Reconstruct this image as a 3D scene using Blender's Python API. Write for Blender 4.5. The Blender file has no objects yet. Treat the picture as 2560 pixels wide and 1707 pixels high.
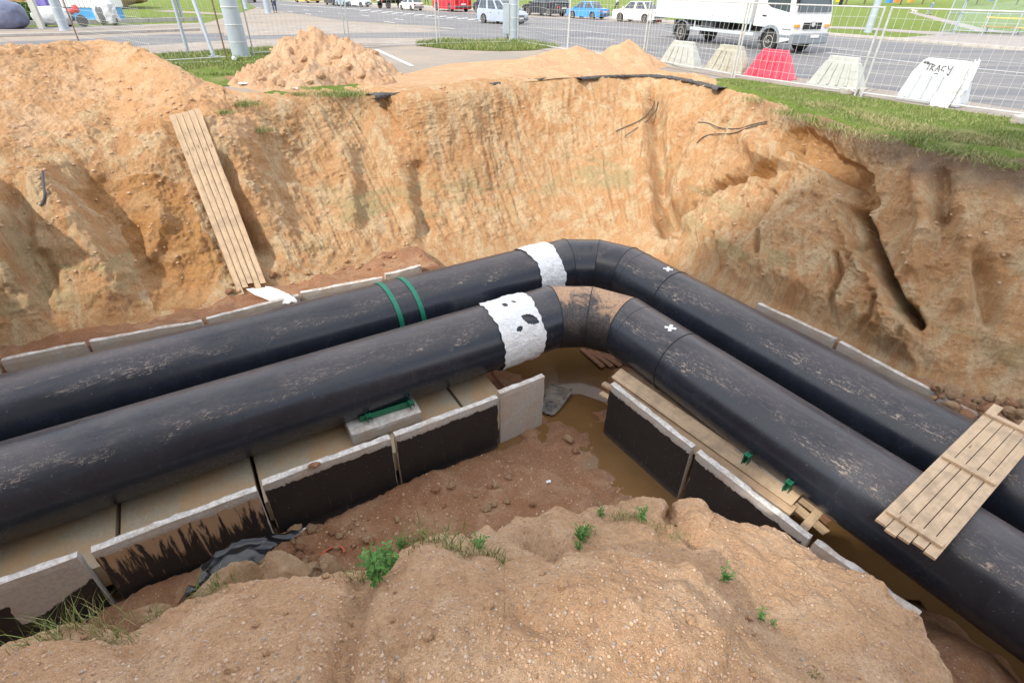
import bpy, bmesh, math, random
import numpy as np
from mathutils import Vector, Matrix
from mathutils.bvhtree import BVHTree

# ------------------------------------------------------------------ camera
CX, CY, HC = 1280.0, 853.5, 2.35
XN, YN, YH = 1245.0, 2800.0, -30.0
_dn = math.hypot(XN-CX, YN-CY); FPX = math.sqrt(_dn*(CY-YH))
_d = np.array([XN-CX, YN-CY, FPX]); _d /= np.linalg.norm(_d)
_fw = np.array([0, 0, 1.0])-_d*_d[2]; _fw /= np.linalg.norm(_fw)
_rt = np.cross(_fw, -_d)
RM = np.stack([_rt, _fw, -_d])
CAM = np.array([0, 0, HC])
scene = bpy.context.scene
col = scene.collection
cd = bpy.data.cameras.new("camera"); cam = bpy.data.objects.new("camera", cd); col.objects.link(cam)
cd.sensor_width = 36; cd.lens = 36*FPX/2560; cd.clip_start = 0.05; cd.clip_end = 1500
_m = Matrix([[RM[i][0], -RM[i][1], -RM[i][2], CAM[i]] for i in range(3)]+[[0, 0, 0, 1]])
cam.matrix_world = _m
scene.camera = cam

# ------------------------------------------------------------------ light
SUN_EL, SUN_DX, SUN_DY = 42.0, -0.66, -0.75      # towards the sun (horizontal part)
w = bpy.data.worlds.new("World"); scene.world = w; w.use_nodes = True
wn = w.node_tree.nodes; wl = w.node_tree.links
sky = wn.new("ShaderNodeTexSky"); sky.sky_type = 'NISHITA'; sky.sun_disc = False
sky.sun_elevation = math.radians(SUN_EL)
sky.sun_rotation = math.atan2(SUN_DX, SUN_DY)
sky.air_density = 1.0; sky.dust_density = 2.0; sky.ozone_density = 1.0
# thin bright cloud over the blue
_tc = wn.new("ShaderNodeTexCoord"); _mp = wn.new("ShaderNodeMapping"); _mp.inputs["Scale"].default_value = (1, 1, 2.2); wl.new(_tc.outputs["Generated"], _mp.inputs[0])
_nz = wn.new("ShaderNodeTexNoise"); _nz.inputs["Scale"].default_value = 1.3; _nz.inputs["Detail"].default_value = 5; _nz.inputs["Roughness"].default_value = .55; wl.new(_mp.outputs[0], _nz.inputs[0])
_cr = wn.new("ShaderNodeValToRGB"); _cr.color_ramp.elements[0].position = .36; _cr.color_ramp.elements[1].position = .66; _cr.color_ramp.elements[0].color = (.12, .12, .12, 1); _cr.color_ramp.elements[1].color = (.85, .85, .85, 1); wl.new(_nz.outputs[0], _cr.inputs[0])
_mx = wn.new("ShaderNodeMix"); _mx.data_type = 'RGBA'; wl.new(_cr.outputs[0], _mx.inputs[0]); wl.new(sky.outputs[0], _mx.inputs[6]); _mx.inputs[7].default_value = (9.5, 9.3, 9.0, 1)
wl.new(_mx.outputs[2], wn["Background"].inputs[0]); wn["Background"].inputs[1].default_value = 0.15
sl = bpy.data.lights.new("sun", 'SUN'); sl.energy = 2.1; sl.angle = math.radians(1.3); sl.color = (1.0, 0.93, 0.82)
so = bpy.data.objects.new("sun", sl); col.objects.link(so)
_h = math.hypot(SUN_DX, SUN_DY); _ce = math.cos(math.radians(SUN_EL))
SUNV = Vector((SUN_DX/_h*_ce, SUN_DY/_h*_ce, math.sin(math.radians(SUN_EL))))
so.rotation_euler = SUNV.to_track_quat('Z', 'Y').to_euler()
scene.view_settings.view_transform = 'Standard'; scene.view_settings.look = 'None'
scene.view_settings.exposure = 0.95; scene.view_settings.gamma = 1.0
scene.cycles.max_bounces = 6; scene.cycles.diffuse_bounces = 4; scene.cycles.glossy_bounces = 3
scene.cycles.transmission_bounces = 4; scene.cycles.transparent_max_bounces = 6
scene.cycles.caustics_reflective = False; scene.cycles.caustics_refractive = False

# ------------------------------------------------------------------ projection helpers
def ray(x, y):
    return RM @ np.array([x-CX, y-CY, FPX])
def at(x, y, z=0.0):
    r = ray(x, y); t = (z-HC)/r[2]; return Vector(CAM+t*r)
def at_d(x, y, d):
    r = ray(x, y); t = d/math.hypot(r[0], r[1]); return Vector(CAM+t*r)
def projv(P):
    v = (P-CAM) @ RM
    zz = np.where(v[:, 2] < 0.05, 0.05, v[:, 2])
    return CX+FPX*v[:, 0]/zz, CY+FPX*v[:, 1]/zz

# ------------------------------------------------------------------ noise
def _hash(ix, iy, iz, s):
    h = (ix*374761393 + iy*668265263 + iz*2147483647 + s*974634777) & 0xffffffff
    h = ((h ^ (h >> 13))*1274126177) & 0xffffffff
    h = ((h ^ (h >> 16))*2246822519) & 0xffffffff
    return ((h ^ (h >> 15)) & 0xffffff)/float(0xffffff)*2-1
def vn(P, s=0):
    P = np.asarray(P, float)
    i = np.floor(P).astype(np.int64); f = P-i; u = f*f*f*(f*(f*6-15)+10)
    r = 0
    for a in (0, 1):
        wx = u[:, 0] if a else 1-u[:, 0]
        for b in (0, 1):
            wy = u[:, 1] if b else 1-u[:, 1]
            for c in (0, 1):
                wz = u[:, 2] if c else 1-u[:, 2]
                r = r+wx*wy*wz*_hash(i[:, 0]+a, i[:, 1]+b, i[:, 2]+c, s)
    return r
def fbm(P, o=4, s=0, g=0.5):
    P = np.asarray(P, float); r = 0; a = 1; t = 0
    for k in range(o):
        r = r+a*vn(P*(2.03**k)+k*17.3, s+k); t += a; a *= g
    return r/t
def ridged(P, o=3, s=0):
    r = 0; a = 1; t = 0
    for k in range(o):
        r = r+a*(1-2*np.abs(vn(P*(2.0**k)+k*9.1, s+k))); t += a; a *= 0.5
    return r/t
def sstep(x, a, b):
    t = np.clip((x-a)/(b-a), 0, 1); return t*t*(3-2*t)

# ------------------------------------------------------------------ mesh helpers
def tag(o, label=None, cat=None, group=None, kind=None):
    if label: o["label"] = label
    if cat: o["category"] = cat
    if group: o["group"] = group
    if kind: o["kind"] = kind
    return o
def link(name, me, m=None, parent=None, smooth=False):
    o = bpy.data.objects.new(name, me); col.objects.link(o)
    if m:
        for mm in (m if isinstance(m, (list, tuple)) else [m]): me.materials.append(mm)
    if parent: o.parent = parent
    if smooth: me.polygons.foreach_set("use_smooth", [True]*len(me.polygons))
    return o
def empty(name, loc=(0, 0, 0), rz=0.0, label=None, cat=None, group=None):
    o = bpy.data.objects.new(name, None); col.objects.link(o); o.location = loc; o.rotation_euler = (0, 0, rz)
    o.empty_display_size = 0.1
    tag(o, label, cat, group); return o
def np_mesh(name, V, Q):
    V = np.asarray(V, np.float32); Q = np.asarray(Q, np.int32); k = Q.shape[1]
    me = bpy.data.meshes.new(name)
    me.vertices.add(len(V)); me.vertices.foreach_set("co", V.ravel())
    me.loops.add(Q.size); me.loops.foreach_set("vertex_index", Q.ravel())
    me.polygons.add(len(Q)); me.polygons.foreach_set("loop_start", np.arange(0, Q.size, k, dtype=np.int32))
    me.polygons.foreach_set("loop_total", np.full(len(Q), k, np.int32))
    me.update(calc_edges=True); me.validate(); return me
def grid_quads(nu, nv, wrap=False):
    a = np.arange(nu if wrap else nu-1)[:, None]; b = np.arange(nv-1)[None, :]
    a2 = (a+1) % nu
    return np.stack([a*nv+b, a2*nv+b, a2*nv+b+1, a*nv+b+1], -1).reshape(-1, 4)

class MB:
    def __init__(s): s.v = []; s.f = []
    def add(s, vs, fs):
        n = len(s.v); s.v += [tuple(v) for v in vs]; s.f += [tuple(i+n for i in f) for f in fs]; return s
    def box(s, c, d, M=None, bev=0.0):
        x, y, z = d[0]/2, d[1]/2, d[2]/2
        if bev > 0:
            b = min(bev, x*.9, y*.9, z*.9); P = []
            for sz in (-1, 1):
                for (dx, dy, dz) in ((b, b, 0), (0, 0, b)):
                    pass
            bm = bmesh.new(); bmesh.ops.create_cube(bm, size=1)
            for v in bm.verts: v.co = Vector((v.co.x*d[0], v.co.y*d[1], v.co.z*d[2]))
            bmesh.ops.bevel(bm, geom=list(bm.edges), offset=b, segments=2, profile=.5, affect='EDGES')
            bm.verts.index_update()
            vs = [v.co.copy() for v in bm.verts]; fs = [[v.index for v in f.verts] for f in bm.faces]; bm.free()
        else:
            vs = [Vector((a*x, b_*y, e*z)) for a in (-1, 1) for b_ in (-1, 1) for e in (-1, 1)]
            fs = [(0, 1, 3, 2), (4, 6, 7, 5), (0, 4, 5, 1), (2, 3, 7, 6), (0, 2, 6, 4), (1, 5, 7, 3)]
        if M is not None: vs = [M @ v for v in vs]
        c = Vector(c)
        return s.add([v+c for v in vs], fs)
    def tube(s, pts, r, n=8, cap=True):
        pts = [Vector(p) for p in pts]; rs = r if isinstance(r, (list, tuple)) else [r]*len(pts)
        vs = []; fs = []; prev = None
        for i, p in enumerate(pts):
            t = (pts[min(i+1, len(pts)-1)]-pts[max(i-1, 0)]).normalized()
            if prev is None:
                a = t.orthogonal().normalized()
            else:
                a = (prev-t*prev.dot(t)).normalized()
            prev = a; b = t.cross(a)
            for k in range(n):
                an = 2*math.pi*k/n; vs.append(p+(a*math.cos(an)+b*math.sin(an))*rs[i])
        for i in range(len(pts)-1):
            for k in range(n): fs.append((i*n+k, i*n+(k+1) % n, (i+1)*n+(k+1) % n, (i+1)*n+k))
        if cap: fs.append(tuple(range(n))[::-1]); fs.append(tuple((len(pts)-1)*n+k for k in range(n)))
        return s.add(vs, fs)
    def prism(s, poly, h0, h1, M=None):
        """poly in local xz -> extruded along y from h0 to h1"""
        n = len(poly); vs = [Vector((p[0], h0, p[1])) for p in poly]+[Vector((p[0], h1, p[1])) for p in poly]
        fs = [tuple(range(n)), tuple(range(2*n-1, n-1, -1))]+[(i, i+n, (i+1) % n+n, (i+1) % n) for i in range(n)]
        if M is not None: vs = [M @ v for v in vs]
        return s.add(vs, fs)
    def lathe(s, prof, n=24, M=None):
        """prof (r, y) around the local y axis"""
        vs = [Vector((r*math.cos(2*math.pi*k/n), y, r*math.sin(2*math.pi*k/n))) for r, y in prof for k in range(n)]
        fs = [(i*n+k, i*n+(k+1) % n, (i+1)*n+(k+1) % n, (i+1)*n+k) for i in range(len(prof)-1) for k in range(n)]
        fs += [tuple(range(n)), tuple((len(prof)-1)*n+k for k in range(n))[::-1]]
        if M is not None: vs = [M @ v for v in vs]
        return s.add(vs, fs)
    def build(s, name, m=None, parent=None, smooth=False, rel=None):
        me = bpy.data.meshes.new(name)
        vs = s.v
        if rel is not None: vs = [tuple(rel @ Vector(v)) for v in vs]
        me.from_pydata(vs, [], s.f); me.update()
        bm = bmesh.new(); bm.from_mesh(me); bmesh.ops.recalc_face_normals(bm, faces=bm.faces); bm.to_mesh(me); bm.free()
        o = link(name, me, m, parent, smooth)
        if smooth:
            try: me.set_sharp_from_angle(angle=math.radians(40))
            except Exception: pass
        return o
def R3(rx=0, ry=0, rz=0):
    return (Matrix.Rotation(rz, 4, 'Z') @ Matrix.Rotation(ry, 4, 'Y') @ Matrix.Rotation(rx, 4, 'X'))
def frame(origin, xdir, up=Vector((0, 0, 1))):
    x = Vector(xdir).normalized(); y = up.cross(x).normalized(); z = x.cross(y)
    return Matrix([[x[i], y[i], z[i], origin[i]] for i in range(3)]+[[0, 0, 0, 1]])

# ------------------------------------------------------------------ materials
class NT:
    def __init__(s, name):
        s.m = bpy.data.materials.new(name); s.m.use_nodes = True
        s.n = s.m.node_tree.nodes; s.l = s.m.node_tree.links; s.b = s.n["Principled BSDF"]
    def new(s, t, **k):
        x = s.n.new(t)
        for a, v in k.items():
            if hasattr(x, a): setattr(x, a, v)
        return x
    def put(s, a, b): s.l.new(a, b)
    def coord(s, kind="Object", scale=(1, 1, 1), rot=(0, 0, 0)):
        t = s.new("ShaderNodeTexCoord"); mp = s.new("ShaderNodeMapping"); mp.inputs["Scale"].default_value = scale
        mp.inputs["Rotation"].default_value = rot
        s.put(t.outputs[kind], mp.inputs[0]); return mp.outputs[0]
    def noise(s, vec, sc, det=5, rough=.6, dist=0.0, out=0):
        x = s.new("ShaderNodeTexNoise"); x.inputs["Scale"].default_value = sc; x.inputs["Detail"].default_value = det
        x.inputs["Roughness"].default_value = rough; x.inputs["Distortion"].default_value = dist
        s.put(vec, x.inputs["Vector"]); return x.outputs[out]
    def voro(s, vec, sc, feature='F1', out="Distance", rnd=1.0):
        x = s.new("ShaderNodeTexVoronoi"); x.feature = feature; x.inputs["Scale"].default_value = sc
        x.inputs["Randomness"].default_value = rnd
        s.put(vec, x.inputs["Vector"]); return x.outputs[out]
    def ramp(s, fac, stops):
        x = s.new("ShaderNodeValToRGB"); e = x.color_ramp.elements
        while len(e) < len(stops): e.new(0.5)
        for i, (p, c) in enumerate(stops):
            e[i].position = p; e[i].color = (c, c, c, 1) if isinstance(c, (int, float)) else (*c[:3], 1)
        s.put(fac, x.inputs[0]); return x.outputs[0]
    def mix(s, fac, a, b, mode='MIX'):
        x = s.new("ShaderNodeMix"); x.data_type = 'RGBA'; x.blend_type = mode
        for v, k in ((fac, 0), (a, 6), (b, 7)):
            if isinstance(v, (int, float)): x.inputs[k].default_value = v if k == 0 else (v, v, v, 1)
            elif isinstance(v, tuple): x.inputs[k].default_value = (*v[:3], 1)
            else: s.put(v, x.inputs[k])
        return x.outputs[2]
    def math(s, op, a, b=None):
        x = s.new("ShaderNodeMath"); x.operation = op
        for v, k in ((a, 0), (b, 1)):
            if v is None: continue
            if isinstance(v, (int, float)): x.inputs[k].default_value = v
            else: s.put(v, x.inputs[k])
        return x.outputs[0]
    def bump(s, h, dist, strength=1.0, prev=None):
        x = s.new("ShaderNodeBump"); x.inputs["Distance"].default_value = dist; x.inputs["Strength"].default_value = strength
        s.put(h, x.inputs["Height"])
        if prev is not None: s.put(prev, x.inputs["Normal"])
        return x.outputs[0]
    def out(s, color=None, rough=None, normal=None, metal=None, spec=None):
        for v, k in ((color, "Base Color"), (rough, "Roughness"), (normal, "Normal"), (metal, "Metallic"), (spec, "Specular IOR Level")):
            if v is None: continue
            if isinstance(v, (int, float)): s.b.inputs[k].default_value = v
            elif isinstance(v, tuple): s.b.inputs[k].default_value = (*v[:3], 1)
            else: s.put(v, s.b.inputs[k])
        return s.m

def mat_soil(name, A, B, C, D, vertical=False, stones=0.5, green=0.0, dark_top=False, scale=1.0, spots=True):
    """A main, B pale, C brown-dark, D reddish"""
    t = NT(name); v = t.coord("Object", (scale, scale, scale))
    vs = t.coord("Object", (1.6*scale, 1.6*scale, .22*scale)) if vertical else v
    n1 = t.noise(v, .55, 3, .6, .4); n2 = t.noise(vs, 1.7, 6, .65, .6); n3 = t.noise(vs, 6.0, 6, .7, .3); n4 = t.noise(v, 38, 4, .7)
    c = t.mix(t.ramp(n1, [(.40, 0.0), (.60, 1.0)]), A, D)
    c = t.mix(t.ramp(n2, [(.46, 0.0), (.60, 1.0)]), c, B)
    if vertical:
        n9 = t.noise(t.coord('Object', (7, 7, .35)), 1.5, 5, .7, .3); c = t.mix(t.ramp(n9, [(.36, .55), (.46, 0.0), (.56, 0.0)]), c, C); c = t.mix(t.ramp(n9, [(.55, 0.0), (.66, .55)]), c, B)
    c = t.mix(t.ramp(n3, [(.30, .8), (.47, 0.0)]), c, C)
    if green > 0:
        ng = t.noise(t.coord("Object", (.5, .5, 2.2)), 1.0, 4, .6, .3)
        sp = t.new("ShaderNodeSeparateXYZ"); t.put(t.coord("Object"), sp.inputs[0])
        band = t.ramp(t.math('ADD', t.math('MULTIPLY', sp.outputs[2], .25), 1.0), [(.22, 0.0), (.38, 1.0), (.47, 1.0), (.58, 0.0)])
        c = t.mix(t.math('MULTIPLY', t.ramp(ng, [(.50, 0.0), (.60, green)]), band), c, (.42, .34, .18))
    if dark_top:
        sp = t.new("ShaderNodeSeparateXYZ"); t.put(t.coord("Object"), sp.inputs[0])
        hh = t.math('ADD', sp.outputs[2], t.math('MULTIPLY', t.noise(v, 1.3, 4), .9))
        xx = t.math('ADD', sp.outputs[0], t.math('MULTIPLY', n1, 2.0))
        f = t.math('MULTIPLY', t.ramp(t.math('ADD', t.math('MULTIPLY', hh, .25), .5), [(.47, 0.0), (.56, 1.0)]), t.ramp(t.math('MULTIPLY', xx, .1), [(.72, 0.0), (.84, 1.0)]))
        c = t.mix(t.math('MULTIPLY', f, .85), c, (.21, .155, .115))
    c = t.mix(t.ramp(n4, [(.35, .55), (.5, 0.0)]), c, t.mix(.5, c, (.16, .09, .05)))
    c = t.mix(t.ramp(n4, [(.58, 0.0), (.72, .5)]), c, (.66, .53, .40))
    nrm = t.bump(n3, .07 if vertical else .05, .8)
    nrm = t.bump(t.noise(vs if vertical else v, 16, 6, .75, .2), .035, .9, nrm)
    nrm = t.bump(n4, .016, 1.0, nrm)
    n6 = t.noise(v, 110, 3, .7); nrm = t.bump(n6, .007, 1.0, nrm); c = t.mix(t.ramp(n6, [(.36, .35), (.5, 0.0)]), c, t.mix(.5, c, (.12, .07, .04)))
    n7 = t.noise(v, 14, 6, .8, .4); c = t.mix(t.ramp(n7, [(.34, .45), (.46, 0.0)]), c, t.mix(.55, c, (.16, .09, .045)))
    if stones > 0:
        vo = t.voro(v, 42, out="Distance"); vc = t.voro(v, 42, out="Color")
        sc = t.new("ShaderNodeSeparateColor"); t.put(vc, sc.inputs[0])
        pick = t.math('MULTIPLY', t.ramp(vo, [(.26, 1.0), (.34, 0.0)]), t.ramp(sc.outputs[0], [(1-stones*.35, 0.0), (1-stones*.35+.02, 1.0)]))
        stc = t.ramp(sc.outputs[1], [(0.0, (.30, .26, .24)), (.35, (.46, .36, .30)), (.6, (.62, .54, .46)), (.8, (.36, .20, .16)), (1.0, (.72, .68, .62))])
        c = t.mix(pick, c, stc); nrm = t.bump(pick, .008, .7, nrm)
    return t.out(c, .95, nrm, spec=.15)
M = {}
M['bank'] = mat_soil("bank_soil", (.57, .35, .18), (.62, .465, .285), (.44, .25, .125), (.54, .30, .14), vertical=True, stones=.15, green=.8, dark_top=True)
M['moist'] = mat_soil("moist_soil", (.42, .22, .095), (.48, .29, .14), (.28, .14, .065), (.45, .24, .09), stones=.1)
M['sand'] = mat_soil("heap_soil", (.60, .36, .19), (.64, .43, .26), (.46, .27, .14), (.58, .34, .17), stones=.5)
M['mound'] = mat_soil("mound_soil", (.56, .35, .205), (.62, .42, .265), (.45, .27, .155), (.54, .325, .185), stones=.45)
M['floor'] = mat_soil("floor_soil", (.33, .175, .10), (.42, .25, .15), (.23, .12, .07), (.36, .18, .095), stones=.35)
M['clod'] = mat_soil("clod_soil", (.46, .31, .19), (.56, .40, .26), (.32, .19, .11), (.42, .25, .13), stones=.25, scale=1.8)
def simple(name, c, rough=.6, metal=0.0, var=.12, nsc=6, bump=0.0, spec=None):
    t = NT(name); v = t.coord(); n = t.noise(v, nsc, 5, .65)
    cc = t.mix(t.ramp(n, [(.3, 0.0), (.7, 1.0)]), tuple(x*(1-var) for x in c), tuple(min(1, x*(1+var)) for x in c))
    nr = t.bump(t.noise(v, nsc*6, 4, .7), bump, .8) if bump else None
    return t.out(cc, rough, nr, metal, spec)

# ------------------------------------------------------------------ terrain: excavation bank
def cr_resample(K, n, dens=None):
    """K (m,3) -> n points by Catmull-Rom through the rows, parameter uniform in row index (dens: row coordinates)"""
    K = np.asarray(K, float); m = len(K)
    u = np.linspace(0, m-1, n) if dens is None else dens
    i = np.clip(np.floor(u).astype(int), 0, m-2); f = (u-i)[:, None]
    p0 = K[np.clip(i-1, 0, m-1)]; p1 = K[i]; p2 = K[i+1]; p3 = K[np.clip(i+2, 0, m-1)]
    return p1+.5*f*(p2-p0+f*(2*p0-5*p1+4*p2-p3+f*(3*(p1-p2)+p3-p0)))

# columns: toe (px,py,z), rim (px,py,z), lower and upper profile fractions (h,z)
L1 = (.20, .46, .47, .73); L2 = (.26, .44, .56, .80); C1 = (.46, .34, .80, .74); R1 = (.40, .34, .74, .74); R2 = (.30, .30, .70, .72)
COLS = [((-1500, 1240, -3.1), (-1500, 330, .9), L1), ((-900, 1080, -3.1), (-900, 230, 1.0), L1),
 ((-450, 975, -3.1), (-450, 160, 1.0), L1), ((-200, 920, -3.15), (-200, 136, 1.0), L1),
 ((0, 880, -3.15), (0, 125, 1.0), L1), ((150, 850, -3.15), (90, 118, 1.0), L1), ((300, 818, -3.15), (170, 110, 1.0), L1),
 ((420, 795, -3.15), (262, 105, 1.0), L1), ((520, 775, -3.15), (350, 128, .92), L2), ((610, 750, -3.15), (420, 160, .75), L2),
 ((700, 722, -3.15), (520, 212, .35), L2), ((800, 700, -3.18), (640, 250, .05), C1), ((890, 678, -3.2), (770, 240, 0.0), C1),
 ((990, 655, -3.25), (900, 228, 0.0), C1), ((1100, 635, -3.35), (1010, 236, 0.0), C1), ((1220, 615, -3.5), (1160, 222, 0.0), C1),
 ((1350, 600, -3.6), (1270, 205, 0.0), C1), ((1480, 598, -3.6), (1390, 198, 0.0), C1), ((1580, 610, -3.6), (1510, 191, 0.0), C1),
 ((1660, 640, -3.55), (1620, 188, 0.0), C1), ((1730, 680, -3.4), (1720, 198, 0.0), R1), ((1800, 715, -3.3), (1800, 218, 0.0), R1),
 ((1880, 760, -3.2), (1890, 245, 0.0), R1), ((1980, 805, -3.15), (1980, 275, 0.0), R2), ((2100, 858, -3.15), (2080, 305, 0.0), R2),
 ((2220, 915, -3.15), (2190, 338, 0.0), R2), ((2350, 968, -3.1), (2320, 370, 0.0), R2), ((2500, 1005, -3.1), (2460, 395, 0.0), R2),
 ((2680, 1040, -3.1), (2620, 425, 0.0), R2), ((2900, 1080, -3.1), (2800, 465, 0.0), R2), ((3300, 1160, -3.1), (3100, 520, 0.0), R2), ((9999, 0, 0), (0, 0, 0), R2), ((9999, 0, 0), (0, 0, 0), R2)]
rowsK = [[] for _ in range(7)]; HOLE = []
for toe, rim, pr in COLS:
    if toe[0] > 1700 or toe[0] < 1120: toe = (toe[0], toe[1]-(26 if toe[0] > 1700 else 20), toe[2])
    T = np.array(at(*toe)) if toe[0] < 5000 else rowsK[1][-1]+np.array([.568, -.823, 0])*4.0
    Rm = np.array(at(*rim)) if toe[0] < 2600 else T+np.array([.823*2.5, .568*2.5, -T[2]])
    dv = Rm-T; hd = dv.copy(); hd[2] = 0; hl = np.linalg.norm(hd); ho = hd/hl
    def P(h, z): return np.array([T[0]+dv[0]*h, T[1]+dv[1]*h, T[2]+dv[2]*z])
    rz = Rm[2]
    rowsK[0].append(T-ho*.7-np.array([0, 0, .75])); rowsK[1].append(T)
    rowsK[2].append(P(pr[0], pr[1])); rowsK[3].append(P(pr[2], pr[3])); rowsK[4].append(Rm)
    rowsK[5].append(Rm+ho*1.1+np.array([0, 0, (.03-rz)*.45 if rz > .2 else .03-rz])); rowsK[6].append(Rm+ho*3.4+np.array([0, 0, -rz-.35]))
    HOLE.append(rowsK[5][-1].copy())
NS, NTT = 1150, 400
cs = [cr_resample(k, NS) for k in rowsK]
vpos = np.concatenate([np.linspace(0, 1, 24, endpoint=False), np.linspace(1, 4, NTT-60, endpoint=False), np.linspace(4, 5, 24, endpoint=False), np.linspace(5, 6, 12)])
NTT = len(vpos)
stack = np.stack(cs, 0)   # 7,NS,3
G = np.zeros((NS, NTT, 3))
for a in range(3):
    G[:, :, a] = cr_resample(stack[:, :, a], NTT, vpos).T if False else np.stack([cr_resample(stack[:, :, a], 0, vpos)], 0)[0].T
def grid_normals(G):
    du = np.gradient(G, axis=0); dv = np.gradient(G, axis=1); n = np.cross(du, dv)
    n /= np.linalg.norm(n, axis=2, keepdims=True)+1e-9
    return n
N = grid_normals(G)
if N[NS//2, NTT//2, 2] < 0: N = -N
F = G.reshape(-1, 3); Nf = N.reshape(-1, 3)
tt = np.tile(vpos, NS); ss = np.repeat(np.linspace(0, len(COLS)-1, NS), NTT)
arc = np.repeat(np.concatenate([[0], np.cumsum(np.linalg.norm(np.diff(cs[2], axis=0), axis=1))]), NTT)
px, py = projv(F)
wall = sstep(tt, 1.0, 1.3)*(1-sstep(tt, 3.8, 4.1))
edge = 1-sstep(tt, 4.5, 5.0)
# gullies running down the face
U = np.stack([arc, tt*.9, np.zeros_like(arc)], 1)
warp = fbm(U*[.9, .8, 1], 3, 5)*.5+.35*(tt-2.5)*fbm(U*[.25, .2, 1], 2, 8)
lean = np.where(px < 1350, (tt-2.5)*.32, (tt-2.5)*-.08)
gul = ridged(np.stack([(arc+warp*.55+lean)*1.9, tt*.25, np.full_like(arc, 3.3)], 1), 3, 21)
gul2 = ridged(np.stack([(arc+warp*.4+lean)*5.2, tt*.6, np.full_like(arc, 1.3)], 1), 2, 31)
gamp = np.interp(px, [-200, 150, 560, 700, 1000, 1500, 1650, 1900, 2300, 2700], [.03, .06, .04, .05, .06, .05, .08, .06, .10, .12])
gul3 = ridged(np.stack([(arc+warp*.25+lean)*13, tt*.8, np.full_like(arc, 7.3)], 1), 2, 34)
wall2 = wall*(1-.85*sstep(tt, 2.3, 2.9)*(1-sstep(px, 480, 640)))
D = wall2*(gul*gamp+gul2*gamp*np.interp(px, [500, 900, 1650, 1800], [.35, .75, .75, .35])+gul3*np.interp(px, [500, 900, 1650, 1800], [.010, .030, .030, .010]))
D += fbm(F*.55, 3, 40)*.15*sstep(tt, .9, 2)*edge*(.5+.5*wall)
D += fbm(F*1.6, 4, 44)*.07*sstep(tt, .7, 1.4)*edge
D += np.maximum(fbm(F*3.3, 4, 47), -.1)*.08*edge*(1-.5*sstep(px, 820, 950)*(1-sstep(px, 1600, 1700))*wall)*(0.5+.6*sstep(px, -100, 0)*(1-sstep(tt, 3.2, 4)))
D += fbm(F*9.0, 3, 50)*.030*edge
D += fbm(F*26.0, 2, 52)*.014*edge
cen = 1-.6*sstep(px, 820, 950)*(1-sstep(px, 1600, 1700))*wall
D += np.maximum(fbm(F*6.0, 3, 54)-.12, 0)*.16*edge*cen*sstep(fbm(F*.9, 2, 55), -.1, .25)
# ledges where layers of the soil break off
st = vn(np.stack([arc*.35, tt*1.1, np.zeros_like(arc)], 1), 61)
D += wall*.008*sstep(np.abs(np.mod(tt*3+st*1.6, 1)-.5), .36, .5)*sstep(fbm(F*.8, 2, 66), -.1, .3)
# rubble at the toe
tb = np.exp(-((tt-1.12)/.28)**2)
D += tb*np.maximum(ridged(F*2.4, 3, 71), -.2)*.13
# big shapes of this bank (spurs, hollows, the slumped block and the crack beside it)
def cap(x0, y0, x1, y1, wd):
    dx, dy = x1-x0, y1-y0; L = dx*dx+dy*dy
    k = np.clip(((px-x0)*dx+(py-y0)*dy)/L, 0, 1)
    j = fbm(F*2.2, 2, int(x0) % 97)*wd*.45
    d = np.hypot(px-x0-k*dx, py-y0-k*dy)+j
    return np.exp(-np.sign(d)*(d/wd)**2)
def ridge1(pts, wd, amp, skew=0):
    r = 0
    for (x0, y0), (x1, y1) in zip(pts[:-1], pts[1:]): r = np.maximum(r, cap(x0, y0, x1, y1, wd))
    return np.minimum(r, 1)*amp
D += ridge1([(230, 470), (330, 600), (430, 700), (500, 770)], 62, -.36)
D += ridge1([(215, 425), (330, 418), (430, 440)], 26, -.18)
D += ridge1([(100, 470), (190, 560), (250, 650), (300, 760)], 44, .34)
D += ridge1([(40, 500), (70, 640), (130, 800)], 28, -.28)
D += ridge1([(0, 560), (20, 700)], 30, .3)
D += ridge1([(110, 640), (150, 720)], 18, -.22)
D += ridge1([(400, 540), (370, 620)], 26, .25)
D += ridge1([(560, 420), (610, 520), (655, 610)], 30, -.42)
D += ridge1([(850, 390), (870, 480), (880, 560)], 22, .22)
D += ridge1([(940, 330), (1000, 420), (1030, 560)], 20, .20)
D += ridge1([(1045, 420), (1055, 520), (1070, 640)], 18, -.24)
D += ridge1([(1640, 250), (1645, 380), (1660, 500), (1700, 590)], 20, -.42)
D += ridge1([(1590, 280), (1600, 400), (1620, 520)], 22, .18)
D += ridge1([(1760, 330), (1730, 430), (1690, 510)], 22, .30)
D += ridge1([(1660, 560), (1760, 510), (1850, 460), (1930, 400), (1970, 370)], 22, -.50)
D += ridge1([(1960, 330), (2010, 322), (2050, 345), (2100, 400), (2130, 470)], 30, -.35)
D += ridge1([(1890, 360), (1920, 400)], 28, .28)
D += ridge1([(1985, 395), (1990, 430)], 14, .45)
def inside(poly):
    """signed pixel distance to a polygon, positive inside"""
    d = np.full(len(px), 1e9); c = np.zeros(len(px), bool); n = len(poly)
    for i in range(n):
        x0, y0 = poly[i]; x1, y1 = poly[(i+1) % n]; ex, ey = x1-x0, y1-y0
        k = np.clip(((px-x0)*ex+(py-y0)*ey)/(ex*ex+ey*ey), 0, 1)
        d = np.minimum(d, np.hypot(px-x0-k*ex, py-y0-k*ey))
        c ^= ((y0 > py) != (y1 > py)) & (px < (x1-x0)*(py-y0)/((y1-y0) if y1 != y0 else 1e-9)+x0)
    return np.where(c, d, -d)
ji = fbm(F*2.6, 3, 88)*26
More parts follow.
